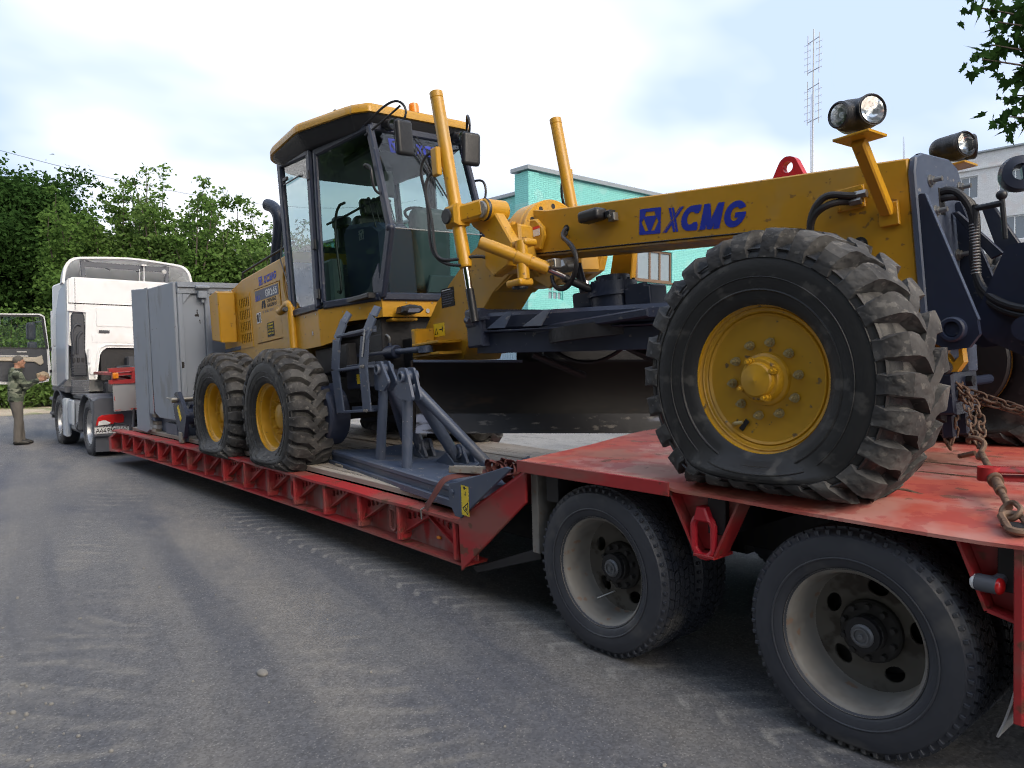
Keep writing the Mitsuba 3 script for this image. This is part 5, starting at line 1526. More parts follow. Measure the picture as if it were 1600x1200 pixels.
gp('blade_carrier', [moved(q, np.linalg.inv(GRADER) @ BL) for q in (box(1.0, 1.15, .18, .35, .1, .75, .02), box(2.3, 2.45, .18, .35, .1, .75, .02), box(.9, 2.6, .25, .38, .60, .72, .02))], 'black_steel')

# ---- front end: mounting plate, ribs, lift link, lamps
fp = [(1.05, -.06), (1.045, .98), (1.075, 1.055), (1.15, 1.085), (1.50, 1.095), (1.60, 1.06), (1.66, .96), (1.70, .50), (1.66, -.06)]
pl_ = gp('front_plate', prism(fp, 'x', .287, .325, .008), 'frame_grey_blue')
for (y, z) in ((1.215, .945), (1.25, .79), (1.60, .95), (1.50, .575), (1.23, .42)):
    part(pl_, 'stud', [cyl((.325, y, z), (.345, y, z), .024, 6), cyl((.345, y, z), (.385, y, z), .013, 10), cyl((.325, y, z), (.331, y, z), .032, 16)], 'bare_steel', GRADER)
for y in (1.055, 1.52):
    gp('front_rib', plate(sg.Polygon([(.326, .86), (.352, .86), (.545, .20), (.55, .13), (.50, .07), (.40, .065), (.326, .12)]).buffer(-.01).buffer(.01).difference(sg.Point(.44, .165).buffer(.03)), 'y', y, y + .035), 'navy_paint')
gp('rib_edge', [panel3((.353, 1.056, .858), (.353, 1.088, .858), (.547, 1.088, .2), (.547, 1.056, .2), .004)], 'frame_grey_blue')
gp('pin_boss', [lathe([(.062, 0), (.062, -.035), (.054, -.042), (.040, -.042), (.036, -.020), (.036, 0)], 30).apply_translation((.44, 1.055, .165)), cyl((.44, 1.03, .165), (.44, 1.56, .165), .034, 20)], 'navy_paint')
gp('tow_hook', plate(unary_union([sg.Polygon([(.33, .11), (.45, .11), (.455, .0), (.42, -.045), (.38, -.045), (.33, .02)])]).difference(sg.Polygon([(.385, .2), (.44, .2), (.435, .03), (.405, .0), (.375, .05)])), 'y', 1.10, 1.16), 'yellow_paint')
gp('hitch_block', [box(.29, .40, 1.10, 1.42, -.26, -.05, .012), box(.31, .37, 1.14, 1.20, -.38, -.26, .008), box(.31, .37, 1.32, 1.38, -.38, -.26, .008)], 'navy_paint')
gp('tow_pin', cyl((.38, 1.02, -.02), (.38, 1.07, -.02), .035, 14), 'black_steel')
gp('tow_pin', cyl((.40, 1.28, -.10), (.43, 1.28, -.10), .03, 6), 'black_steel')
arms = sg.Polygon([(.50, .10), (.44, .20), (.62, .56), (.80, .56), (1.05, .52), (1.7, .74), (1.9, .60), (1.8, .20), (1.2, -.05), (.7, -.02)]).buffer(-.03).buffer(.03)
for y in (1.30, 1.42):
    gp('lift_link', plate(arms, 'y', y, y + .035), 'navy_paint')
gp('lift_link_tube', [cyl((.98, 1.18, .36), (.98, 1.60, .36), .075, 26, bev=.01), cyl((.70, 1.2, .14), (.70, 1.6, .14), .06, 20), tube([(.85, 1.25, .05), (1.8, 1.25, .30)], [.10, .14], 24)], 'navy_paint')
gp('link_boss', [lathe([(.066, 0), (.066, -.05), (.050, -.055), (.046, -.03), (.0, -.03)], 28).apply_translation((.86, 1.21, .43))], 'navy_paint')
# upper lift cylinder eye pointing back at us
gp('lift_eye', [lathe([(.042, -.060), (.085, -.050), (.094, 0), (.085, .050), (.042, .060), (.032, .0)], 36, True).apply_transform(frame(rot(math.radians(30), 0, 0), (.62, 1.57, .945))), tube2([(.63, 1.58, .95), (.69, 1.60, .953), (.71, 1.61, .954), (1.6, 1.95, 1.0)], [.06, .075, .06, .06], 24)], 'navy_paint')
gp('cable_bracket', [cyl((.48, 1.36, .78), (.60, 1.36, .78), .016, 10), tube([(.60, 1.36, .60), (.60, 1.36, .80), (.60, 1.36, .82)], .013, 8), sphere((.60, 1.36, .82), .026, 2), cyl((.46, 1.36, .62), (.48, 1.36, .80), .014, 8)], 'black_plastic')
gp('stay_plate', [prism([(.33, .80), (.36, .80), (.56, .54), (.50, .52)], 'y', 1.45, 1.48, .004), prism([(.44, .80), (.50, .80), (.62, .55), (.50, .55)], 'y', 1.56, 1.60, .004)], 'navy_paint')
for k, (o, r_) in enumerate(((0, .021), (.035, .019))):
    gp('front_hose', hose([(.326, 1.345, .90 - o), (.37, 1.35, .90 - o), (.43, 1.36 + o, .84), (.46, 1.37 + o, .72 - o), (.45, 1.36 + o, .55), (.47, 1.35, .40 - o), (.55, 1.30, .30 - o), (.75, 1.25, .22 - o), (1.1, 1.2, .235 - o), (1.6, 1.2, .26 - o)], r_, 10), 'hose_rubber')
gp('hose_guard', [lathe([(.023, -.004), (.0255, 0), (.023, .004)], 14).apply_transform(frame(np.stack(list(np.array(basis(t))[[1, 0, 2]]), 1), q)) for q, t in
    [(V(.46, 1.37, .70) * (1 - u) + V(.455, 1.36, .45) * u, V(0, 0, 1)) for u in np.linspace(0, 1, 17)]], 'bare_steel', kind='stuff', label='spiral guard round the front hose')
gp('plate_slot_patch', box(.3255, .327, 1.31, 1.38, .78, .92, 0), 'black_steel')  # black patch laid on the plate as the shade of an opening
# side details on the boom front
gp('hose_plate', [box(-.10, .06, 1.048, 1.0595, .86, .98, .004)] + [cyl((x, 1.048, z), (x, 1.036, z), .011, 6) for x in (-.085, .045) for z in (.875, .965)], 'yellow_paint')
for k, z in enumerate((.925, .895)):
    gp('boom_hose', hose([(.03 - .03 * k, 1.03, z), (-.03 - .03 * k, 1.00, z + .01), (-.11, .97, z + .02 - .02 * k), (-.18, .96, z - .04), (-.215, .97, z - .13), (-.225, 1.0, z - .25)], .019, 10), 'hose_rubber')
gp('hose_fitting', [cyl((.08 - .03 * k, 1.035, z), (.02 - .03 * k, 1.03, z), .022, 6) for k, z in enumerate((.925, .895))], 'bare_steel')
gp('cable_hole_disc', [cyl((.01, YA - .003, .665), (.01, YA + .001, .665), .042, 22), hose([(.03, 1.05, .68), (0, 1.03, .65), (-.04, 1.03, .63)], .012)], 'black_steel')  # black disc paints the dark opening; the short cable is modelled
lug = plate(sg.Polygon([(-.60, 1.16), (-.36, 1.13), (-.44, 1.26), (-.455, 1.285)]).union(sg.Point(-.475, 1.235).buffer(.066, 16)).union(sg.Polygon([(-.60, 1.16), (-.36, 1.13), (-.415, 1.26), (-.535, 1.265)])).difference(sg.Point(-.475, 1.238).buffer(.034, 14)), 'y', 1.25, 1.30)
gp('lifting_eye', lug, 'red_paint_clean')


def lamp_parts(s):
    y = .705 if s == 0 else 2 * YM - .705
    sg_ = 1 if s == 0 else -1
    arm = [beam((.175, 1.035 if s == 0 else 2 * YM - 1.035, .80), (.21, y, 1.115), .062, .062, up=(1, 0, 0), bev=.008), box(.13, .23, min(1.035, 1.059) if s == 0 else 2 * YM - 1.059, 1.059 if s == 0 else 2 * YM - 1.035, .73, .85, .004), box(.13, .31, y - .10, y + .09, 1.118, 1.130, .003)]
    if s:
        arm = [beam((.20, 1.62, .98), (.21, y - .05, 1.115), .06, .06, up=(1, 0, 0), bev=.008), box(.13, .31, y - .09, y + .10, 1.118, 1.130, .003)]
    k = gp('front_lamp', arm, 'yellow_paint')
    c0, Rd, Vw = V(.21, y, 1.238), V(.646, .763, 0), (V(.41, -.91, 0) if s == 0 else V(.33, -.94, 0))
    n_ = lambda az: V(math.cos(math.radians(az)), math.sin(math.radians(az)), -.02)
    if s == 0:
        sp_ = [(c0 + Rd * .026, .080), (c0 - Rd * .040, .076), (c0 - Rd * .03 - Vw * .06, .072), (c0 + Rd * .01 - Vw * .06, .072)]
        lens = ((c0 + Rd * .026, n_(-28), .063, 'headlamp', .080), (c0 - Rd * .030, n_(-104), .050, 'indicator', .078))
    else:
        sp_ = [(c0 + Rd * .02, .078), (c0 - Rd * .055 - Vw * .02, .066), (c0 + Rd * .05 - Vw * .04, .072)]
        lens = ((c0 + Rd * .02, n_(-22), .061, 'headlamp', .078), (c0 + Rd * .05 - Vw * .03, n_(28), .058, 'indicator', .074))
    body = m3.Manifold.batch_hull([m3.Manifold.sphere(r, 48).translate(c) for c, r in sp_])
    zl = lambda prof: lathe(prof, 36).apply_transform(np.array([[1, 0, 0, 0], [0, 0, 1, 0], [0, 1, 0, 0], [0, 0, 0, 1.]]))
    for c, dirn, r, nm, rb_ in lens:
        dirn = dirn / np.linalg.norm(dirn); F0 = frame(np.stack(list(np.array(basis(dirn))[[1, 2, 0]]), 1), c + dirn * (rb_ * .86)); F_ = GRADER @ F0
        cut = m3.Manifold.cylinder(.3, r + .004, r + .004, 48).translate(V(0, 0, -.045))
        body = body + m3.Manifold.cylinder(.05, r + .015, r + .012, 48).translate(V(0, 0, -.035)).transform(F0[:3].astype(np.float32))
        body = body - cut.transform(F0[:3].astype(np.float32))
        h = part(k, nm, zl([(r + .013, -.02), (r + .014, .010), (r + .006, .020), (r, .012)]), 'black_plastic', F_)
        part(h, 'reflector', zl([(r, .010), (r * .85, -.012), (r * .55, -.030), (.006, -.040)]), 'lamp_reflector', F_, smooth=True)
        part(h, 'bulb', sphere((0, 0, -.014), .016, 2), 'white_print', F_)
        part(h, 'lens', zl([(r + .001, .013), (r * .6, .018), (.001, .020)]), 'clear_glass', F_, smooth=True)
    part(k, 'housing', man(body), 'black_plastic', GRADER, smooth=35)


lamp_parts(0); lamp_parts(1)

# ---- articulation, steering cylinder and frame brackets
both(lambda: [cyl((-5.25, .78, .50), (-4.24, .78, .475), .062, 26, bev=.01), cyl((-4.36, .78, .535), (-4.36, .78, .565), .016, 8)], 'steering_cylinder', 'navy_paint')
both(lambda: [cyl((-4.24, .78, .474), (-3.88, .78, .462), .026, 16), cyl((-3.80, .80, .425), (-3.80, .80, .485), .066, 20), cyl((-3.95, .78, .462), (-3.78, .80, .455), .03, 12)], 'steering_rod', 'frame_grey_blue')
both(lambda: [box(-4.02, -3.60, .80, 1.055, .495, .520, .006), box(-4.02, -3.60, .80, 1.055, .395, .42, .006), box(-4.08, -4.01, .84, 1.055, .37, .66, .012), cyl((-3.80, .86, .52), (-3.80, .86, .535), .03, 14)], 'clevis', 'yellow_paint')
both(lambda: [hose([(-4.36, .78, .56), (-4.36, .77, .63), (-4.43, .77, .645), (-4.55, .80, .60)], .012, 8)], 'steel_pipe', 'bare_steel')
wp = gp('rating_plate', box(-3.86, -3.66, YA - .003, YA - .0005, .83, 1.0, 0), 'black_print')
for k in range(7):
    part(wp, 'text_line', box(-3.845, -3.69 + .02 * ((k * 5) % 3) - .02, YA - .0042, YA - .0032, .98 - k * .021, .988 - k * .021, 0), 'grey_print' if k else 'white_print', GRADER)
ws = gp('warning_label', box(-4.02, -3.85, YA - .003, YA - .0005, .58, .70, 0), 'sticker_yellow')
part(ws, 'pictogram', [moved(plate(s_, 'y', YA - .0042, YA - .0032), np.eye(4)) for s_ in (sg.Polygon([(-4.01, .60), (-3.95, .60), (-3.98, .66)]).difference(sg.Polygon([(-3.998, .606), (-3.962, .606), (-3.98, .645)])), unary_union([sg.box(-3.93, .635, -3.875, .645), sg.box(-3.885, .615, -3.875, .67)]))], 'black_print', GRADER)

# ---- ladder
def ladder():
    rail = lambda pts: [beam(V(*a), V(*b), .018, .135, up=(1, 0, 0), bev=.003) for a, b in zip(pts[:-1], pts[1:])]
    return rail


lr = ladder()
ld = mg + '__ladder'
for pts in ([(-4.43, .42, .86), (-4.47, .38, .78), (-4.57, .345, .62), (-4.635, .34, .35), (-4.59, .34, -.05)], [(-3.915, .42, .85), (-3.94, .38, .77), (-4.05, .345, .60), (-4.11, .34, .34), (-4.10, .34, -.05)]):
    part(ld, 'stringer', lr(pts), 'frame_grey_blue', GRADER)
for z, xa, xb in ((.655, -4.55, -4.04), (.345, -4.635, -4.11), (-.045, -4.59, -4.10)):
    part(ld, 'step', [box(xa, xb, .33, .46, z - .012, z + .012, .004), box(xa, xb, .455, .462, z - .012, z + .04, .002)], 'frame_grey_blue', GRADER)
part(ld, 'bolt', [cyl((-4.09, .32, z), (-4.09, .345, z), .016, 6) for z in (.345, -.045)] + [cyl((-4.13, .32, z + .002), (-4.13, .345, z + .002), .012, 6) for z in (.345, -.045)], 'bare_steel', GRADER)
part(ld, 'tread_strip', beam((-4.02, .331, .66), (-4.095, .327, .43), .004, .022, up=(1, 0, 0), bev=.001), 'galvanised', GRADER)
gp('ladder_bracket', [box(-4.5, -4.0, .47, .75, .20, .30, .01), box(-4.62, -4.1, .44, .50, .16, .34, .01)], 'navy_paint')
gp('caution_tag', box(-4.42, -4.32, .436, .4395, .20, .29, .001), 'sticker_yellow')

# ---- cab
FA = dict(top=(-4.36, .744, 2.615), kink=(-4.115, .735, 1.60), bot=(-4.37, .744, 1.005))
FB = dict(top=(-5.235, .55, 2.60), bot=(-5.30, .55, 1.03)); FC = dict(top=(-5.94, .56, 2.66), bot=(-5.88, .55, 1.03))
mir = lambda p: (p[0], 2 * YM - p[1], p[2])


def pillar(p, q, w, d, up=(0, 1, 0)):
    return beam(p, q, w, d, up=up, bev=.012)


def cab_side():
    A, B, C_ = FA, FB, FC
    return [pillar(A['top'], A['kink'], .075, .06), pillar(A['kink'], A['bot'], .085, .06), sphere(A['kink'], .045, 2), pillar(B['top'], B['bot'], .085, .05), pillar((-5.14, .57, 2.55), (-5.20, .565, 1.06), .05, .045), pillar(C_['top'], C_['bot'], .085, .06),
            pillar(A['bot'], (-5.2, .575, 1.03), .06, .075, up=(0, 0, 1)), pillar(B['bot'], C_['bot'], .06, .075, up=(0, 0, 1)), pillar(A['top'], (-5.17, .575, 2.56), .06, .09, up=(0, 0, 1)), pillar(B['top'], C_['top'], .06, .10, up=(0, 0, 1)),
            prism([(-4.36, 1.32), (-4.34, 1.03), (-4.74, 1.05), (-4.56, 1.12)], 'y', .72, .75, .004)]


both(cab_side, 'cab_frame', 'navy_paint')
for q in (pillar(FA['top'], mir(FA['top']), .06, .09, up=(0, 0, 1)), pillar(FA['bot'], mir(FA['bot']), .06, .075, up=(0, 0, 1)), pillar(FC['top'], mir(FC['top']), .06, .10, up=(0, 0, 1)), pillar(FC['bot'], mir(FC['bot']), .06, .12, up=(0, 0, 1)), box(-6.0, -5.95, .6, 1.96, 1.0, 1.60, .01)):
    gp('cab_cross_member', q, 'navy_paint')


def quad_glass(p, q, r, s):
    return trimesh.Trimesh(np.array([p, q, r, s], float), [(0, 1, 2), (0, 2, 3)], process=False)


both(lambda: [quad_glass(FB['bot'], FC['bot'], FC['top'], FB['top'])], 'rear_side_window', 'cab_glass', smooth=False)
both(lambda: [trimesh.Trimesh(np.array([(-4.37, .745, 1.03), (-5.2, .572, 1.04), (-5.17, .572, 2.56), (-4.36, .742, 2.58), (-4.12, .735, 1.6)], float), [(0, 1, 2), (0, 2, 4), (4, 2, 3)], process=False)], 'door_window', 'cab_glass', smooth=False)
gp('windscreen', [quad_glass(FA['kink'], mir(FA['kink']), mir(FA['top']), FA['top'])], 'cab_glass', smooth=False)
gp('lower_windscreen', [quad_glass(FA['bot'], mir(FA['bot']), mir(FA['kink']), FA['kink'])], 'cab_glass', smooth=False)
gp('rear_window', [quad_glass(mir(FC['top']), FC['top'], (-5.95, .60, 1.6), (-5.95, 1.96, 1.6))], 'cab_glass', smooth=False)
gp('windscreen_strip', [beam(V(*FA['kink']) + V(.012, .03, 0), V(*mir(FA['kink'])) + V(.012, -.03, 0), .010, .010)], 'galvanised')
# door furniture
both(lambda: [tube(spline([(-5.06, .66, 1.15), (-5.04, .68, 1.85), (-4.98, .69, 1.98), (-4.86, .70, 2.0)], 4), .014, 8)], 'door_grab_rail', 'black_plastic')
both(lambda: [box(-5.27, -5.21, .515, .545, z - .05, z + .05, .008) for z in (1.15, 1.65, 2.35)], 'door_hinge', 'black_plastic')
gp('window_latch', [rbox(.10, .03, .04, .01).apply_translation((-5.78, .53, 2.45)), box(-5.86, -5.45, .535, .545, 2.40, 2.415, .002)], 'black_plastic')
# roof
rp = [(-6.22, .80), (-6.12, .52), (-5.9, .44), (-5.2, .40), (-4.42, .60), (-4.27, .70)]
rp = rp + [(x, 2 * YM - y) for x, y in rp[::-1]]
P0 = sg.Polygon(rp).buffer(-.30, 12).buffer(.30, 12)
P0 = P0.union(sg.Polygon([p for p in rp if p[0] > -4.6] + [(-4.9, 2.0), (-4.9, .56)]).buffer(-.05).buffer(.05)).buffer(.02).buffer(-.02)


def loft(levels):
    """rounded slab from inset copies of one outline: (inset, z)"""
    base_ = np.array(P0.exterior.coords[:-1]); c = base_.mean(0); rings = []
    for ins, z in levels:
        q = c + (base_ - c) * (1 - ins)
        dome = .05 * (1 - np.clip(np.abs(q[:, 0] + 5.2) / 1.1, 0, 1) ** 2)
        rings.append(np.column_stack([q, z + dome * (1 if z > 2.68 else .8)]))
    n = len(base_); v = np.vstack(rings); f = []; i = np.arange(n); j = (i + 1) % n
    for k in range(len(rings) - 1):
        f += [np.stack([k * n + i, k * n + j, (k + 1) * n + j], 1), np.stack([k * n + i, (k + 1) * n + j, (k + 1) * n + i], 1)]
    v = np.vstack([v, rings[0].mean(0), rings[-1].mean(0)])
    f += [np.stack([j, i, np.full(n, len(v) - 2)], 1), np.stack([(len(rings) - 1) * n + i, (len(rings) - 1) * n + j, np.full(n, len(v) - 1)], 1)]
    m = trimesh.Trimesh(v, np.vstack(f), process=False)
    if m.volume < 0: m.invert()
    return m


rf = gp('cab_roof', loft([(.02, 2.700), (0, 2.705), (0, 2.755), (.02, 2.785), (.08, 2.805), (.5, 2.815)]), 'yellow_paint', smooth=40)
part(rf, 'headliner', loft([(.16, 2.545), (.10, 2.58), (.035, 2.68), (.025, 2.699)]), 'black_plastic', GRADER, smooth=40)
part(rf, 'roof_lug', [tube([(x, y, 2.83), (x, y, 2.87), (x - .03, y, 2.87)], .010, 6) for x, y in ((-4.75, .62), (-4.7, 1.9))], 'bare_steel', GRADER)
bc = part(rf, 'beacon', [cyl((-4.50, 1.36, 2.83), (-4.50, 1.36, 2.875), .058, 24)], 'black_plastic', GRADER)
part(bc, 'dome', [lathe([(.052, 0), (.052, .07), (.045, .095), (.02, .108), (.001, .11)], 28).apply_transform(frame(np.array([[1, 0, 0], [0, 0, -1.], [0, 1, 0]]), (-4.50, 1.36, 2.875)))], 'amber_lens', GRADER)
both(lambda: [cyl((-4.25, .88, 2.60), (-4.16, .88, 2.585), .055, 22, bev=.008), box(-4.32, -4.24, .85, .91, 2.60, 2.66, .005)], 'work_lamp', 'black_plastic')
both(lambda: [cyl((-4.158, .88, 2.585), (-4.153, .88, 2.584), .046, 22)], 'work_lamp_lens', 'lamp_reflector')
# mirrors
both(lambda: [rbox(.075, .195, .325, .034).apply_transform(frame(rot(.16, -.06, .06), (-4.02, .895, 2.42)))], 'mirror_housing', 'black_plastic')
both(lambda: [quad_glass((-4.062, .985, 2.28), (-4.062, .82, 2.28), (-4.062, .82, 2.56), (-4.062, .985, 2.56))], 'mirror_glass', 'mirror_glass', smooth=False)
both(lambda: [tube(spline([(-4.37, .70, 2.62), (-4.20, .78, 2.72), (-4.04, .885, 2.76), (-4.0, .905, 2.72), (-4.02, .90, 2.58)], 5), .011, 8), tube(spline([(-4.38, .70, 2.52), (-4.2, .80, 2.62), (-4.03, .89, 2.72)], 5), .010, 8)], 'mirror_arm', 'black_plastic')
both(lambda: [tube(spline([(-4.36, .70, 2.20), (-4.28, .62, 2.21), (-4.20, .62, 2.17), (-4.19, .64, 1.98), (-4.2, .70, 1.93)], 6), .012, 8)], 'grab_handle', 'black_plastic')
gp('wiper', [beam((-4.33, 1.10, 2.60), (-4.20, 1.42, 1.98), .012, .012), beam((-4.27, 1.2, 2.45), (-4.15, 1.5, 1.85), .02, .014), beam((-4.33, 1.24, 2.58), (-4.24, 1.50, 2.2), .010, .010), beam((-4.36, 1.35, 2.60), (-4.24, 1.62, 2.1), .010, .010)], 'black_plastic')
em = gp('windscreen_emblem', [moved(plate(sa.scale(boom_logo(), .15, .15, origin=(0, 0)), 'z', 0, .001), onto((0, 1, 0), V(-.243, 0, 1.01), (-4.30, .92, 2.37))), ], 'blue_print')
gp('windscreen_banner', [moved(plate(sa.scale(unary_union(xcmg()), .10, .12, origin=(0, 0)), 'z', 0, .001), onto((0, 1, 0), V(-.243, 0, 1.01), (-4.30, 1.20, 2.38)))], 'blue_print')
# yellow skirt below the cab
def skirt_side():
    ysk = lambda x: .545 if x < -5.3 else .545 + (x + 5.3) * (.735 - .545) / .93
    out_ = []
    segs = [((-5.93, .63), (-5.3, .63), (-5.3, 1.0), (-5.93, 1.0)), ((-5.3, .63), (-5.04, .66), (-5.04, 1.0), (-5.3, 1.0)), ((-5.04, .66), (-4.93, .83), (-4.93, 1.0), (-5.04, 1.0)), ((-4.93, .83), (-4.37, .815), (-4.37, .985), (-4.93, 1.0))]
    for s_ in segs:
        out_.append(panel3(*[(x, ysk(x), z) for x, z in s_], .03))
    return out_


both(skirt_side, 'cab_skirt', 'yellow_paint')
gp('cab_skirt', [panel3((-4.368, .735, .815), (-4.368, 2 * YM - .735, .815), (-4.368, 2 * YM - .735, .985), (-4.368, .735, .985), .03)], 'yellow_paint')
gp('skirt_screw', [cyl((-4.90 + k * .25, .61 + k * .05, .93), (-4.90 + k * .25, .605 + k * .05, .93), .008, 6) for k in range(2)] + [cyl((-4.365, 1.0 + .3 * k, .95), (-4.36, 1.0 + .3 * k, .95), .008, 6) for k in range(3)] + [cyl((-5.6, .541, .96), (-5.6, .538, .96), .008, 6), cyl((-5.35, .541, .96), (-5.35, .538, .96), .008, 6)], 'bare_steel')
gp('skirt_catch', [rbox(.02, .006, .04, .002).apply_translation((-5.45, .541, .775)), cyl((-4.366, 1.24, .87), (-4.358, 1.24, .87), .022, 16)], 'galvanised')
gp('gap_block', box(-5.28, -4.46, .76, 1.80, .61, .81, .01), 'black_steel')  # black block added to darken the gap under the cab
gp('step_lamp_bracket', [box(-4.50, -4.34, .82, 1.10, .775, .80, .006)], 'yellow_paint')
wl = gp('step_lamp', [prism([(.84, .835), (.86, .895), (.95, .915), (1.07, .90), (1.10, .865), (1.06, .835), (.95, .815)], 'x', -4.33, -4.20, .02)], 'black_plastic')
part(wl, 'lens', [prism([(.90, .835), (.92, .87), (1.03, .875), (1.05, .855), (1.02, .835)], 'x', -4.199, -4.196, .001)], 'grey_print', GRADER)
# interior
gp('cab_floor', box(-5.93, -4.42, .62, 1.94, 1.0, 1.05, .01), 'black_plastic')
gp('driver_seat', [rbox(.50, .52, .16, .05).apply_translation((-5.12, 1.34, 1.42)), rbox(.16, .50, .62, .06).apply_transform(frame(rot(0, .12, 0), (-5.38, 1.34, 1.72))), rbox(.10, .28, .20, .04).apply_transform(frame(rot(0, .12, 0), (-5.43, 1.34, 2.13))), box(-5.3, -4.95, 1.14, 1.54, 1.05, 1.35, .03)], 'black_plastic')
mat('seat_cover', (.028, .040, .075), .8)
gp('control_console', [prism([(-5.30, 1.05), (-4.56, 1.05), (-4.56, 1.70), (-4.70, 1.80), (-5.25, 1.88), (-5.34, 1.80)], 'y', .90, 1.30, .05)], 'seat_cover')
mat('trim_teal', (.055, .085, .092), .6)
gp('steering_column', [rbox(.22, .44, .86, .09).apply_transform(frame(rot(0, -.10, 0), (-4.62, 1.50, 1.52))), prism([(1.32, 1.06), (1.72, 1.06), (1.68, 1.24), (1.36, 1.24)], 'x', -4.48, -4.44, .01)], 'trim_teal')
gp('steering_wheel', [ring_mesh(.40, .401, .016, 36).apply_transform(frame(rot(0, 0, 0) @ np.array([[1, 0, 0], [0, .35, -.94], [0, .94, .35]]) @ rot(0, 0, 0), (-4.78, 1.38, 1.98)))], 'black_plastic')
for k in range(5):
    gp('lever', [cyl((-4.66, .92 + .06 * k, 1.70), (-4.74, .90 + .06 * k, 2.02), .007, 6), sphere((-4.74, .90 + .06 * k, 2.03), .018, 1)], 'black_plastic')
gp('inner_mirror', [rbox(.05, .12, .26, .02).apply_translation((-4.55, 1.02, 2.14)), tube([(-4.55, 1.0, 2.05), (-5.0, .8, 1.92), (-5.3, .72, 1.88)], .012, 6)], 'black_plastic')
gp('radio_panel', [box(-5.2, -4.6, .9, 1.6, 2.48, 2.56, .02)], 'black_plastic')
gp('side_console', [box(-5.55, -4.85, 1.72, 1.90, 1.05, 1.58, .03), box(-5.6, -5.15, .64, .80, 1.05, 1.50, .03)], 'trim_teal')
gp('console_emblem', [moved(plate(sa.scale(boom_logo(), .10, .10, origin=(0, 0)), 'z', 0, .001), onto((1, 0, 0), (0, 0, 1), (-4.98, .898, 1.66)))], 'grey_print')

# ---- engine hood
hood = [(-8.16, .60), (-8.16, 1.46), (-8.05, 1.53), (-7.46, 1.645), (-5.97, 1.725), (-5.97, .60)]
hm = to_man(prism(hood, 'y', .62, 2 * YM - .62, .02))
slab = lambda x0, x1, z0, z1, d: m3.Manifold.cube(V(x1 - x0, d + .05, z1 - z0)).translate(V(x0, .57, z0))
hm = hm - slab(-7.585, -7.215, .815, 1.445, .45)          # air opening behind the louvre panel
for c_ in ((-7.072, -7.062, .812, 1.464), (-6.328, -6.318, .812, 1.464), (-7.072, -6.318, 1.4555, 1.464), (-7.072, -6.318, .812, .8195), (-6.20, -6.192, .64, 1.68), (-7.63, -7.622, .66, 1.58)):
    hm = hm - slab(*c_, .022)                              # real joints round the door and between panels
gp('hood', man(hm), 'yellow_paint')
vsh = sg.box(-7.60, .80, -7.20, 1.455)
for r_ in range(4):
    for c in range(6):
        x, z = -7.545 + c * .056, .86 + r_ * .145
        vsh = vsh.difference(sg.Polygon([(x, z), (x + .034, z + .006), (x + .034, z + .118), (x, z + .108)]))
vp = gp('vent_panel', plate(vsh, 'y', .612, .6195), 'yellow_paint')
gp('slot_backing', [box(-7.575, -7.225, .655, 1.0, .82, 1.44, .004)] + [box(-7.57, -7.23, .648, .654, z, z + .006, 0) for z in np.arange(.83, 1.43, .018)], 'black_plastic')  # black block added behind the louvres so their slots read dark
hd = gp('hood_door', box(-7.06, -6.33, .612, .6195, .822, 1.453, .003), 'yellow_paint')


def text(s_, h, o, m, name, bold=False, w=None, parent=None):
    q = meshkit.text_mesh(s_, h, .001, bold)
    if w:
        q.vertices[:, 0] *= w / (q.vertices[:, 0].max() - q.vertices[:, 0].min())
    part(parent or mg, name, moved(q, onto((1, 0, 0), (0, 0, 1), o)), m, GRADER)


part(hd, 'banner', box(-7.02, -6.36, .6095, .6115, 1.315, 1.435, 0), 'grey_print', GRADER)
for k in range(3):
    part(hd, 'stripe', plate(sg.Polygon([(-7.02 + k * .05, 1.315), (-6.99 + k * .05, 1.315), (-6.985 + k * .05, 1.375), (-7.015 + k * .05, 1.375)]), 'y', .6085, .6094), 'blue_print', GRADER)
text('GR165', .075, (-6.72, .609, 1.335), 'white_print', 'model_lettering', True, .32, hd)
text('СИЛЬНЫЕ', .040, (-6.70, .6115, 1.262), 'black_print', 'dealer_lettering', True, .26, hd)
text('МАШИНЫ', .040, (-6.70, .6115, 1.208), 'black_print', 'dealer_lettering', True, .26, hd)
part(hd, 'dealer_emblem', plate(unary_union([sg.Polygon([(-6.86, 1.21), (-6.82, 1.21), (-6.79, 1.29), (-6.83, 1.30)]), sg.Point(-6.765, 1.235).buffer(.03), sg.box(-6.79, 1.22, -6.75, 1.30)]), 'y', .6105, .6115), 'black_print', GRADER)
for tx_, xx_, ww_ in (('8', -6.84, .03), ('800', -6.78, .11), ('555', -6.64, .11)):
    text(tx_, .028, (xx_, .6115, 1.155), 'grey_print', 'dealer_lettering', False, ww_, hd)
part(hd, 'label', [box(-7.02, -6.90, .6095, .6112, 1.055, 1.175, 0)], 'white_print', GRADER)
part(hd, 'label_print', [box(-7.01, -6.96, .6085, .6094, 1.07, 1.16, 0), box(-6.94, -6.91, .6085, .6094, 1.06, 1.17, 0)], 'black_print', GRADER)
lb = part(hd, 'label', [box(-6.74, -6.55, .6095, .6112, .865, 1.03, 0)], 'black_print', GRADER)
for k in range(4):
    text(('ВНИМАНИЕ', 'СТОП ДВС', '0 12 34', 'МАСЛО')[k], .018, (-6.72, .609, 1.0 - k * .036), 'sticker_yellow', 'label_lettering', True, .15, hd)
graphic(sa.scale(boom_logo(), .10, .10, origin=(0, 0)), 0, V(-6.90, .6185, 1.485), V(1, 0, .04), V(0, 0, 1), 'blue_print', 'emblem')
for g_ in xcmg():
    graphic(sa.scale(g_, .088, .085, origin=(0, 0)), 0, V(-6.77, .6185, 1.490), V(1, 0, .04), V(0, 0, 1), 'blue_print')
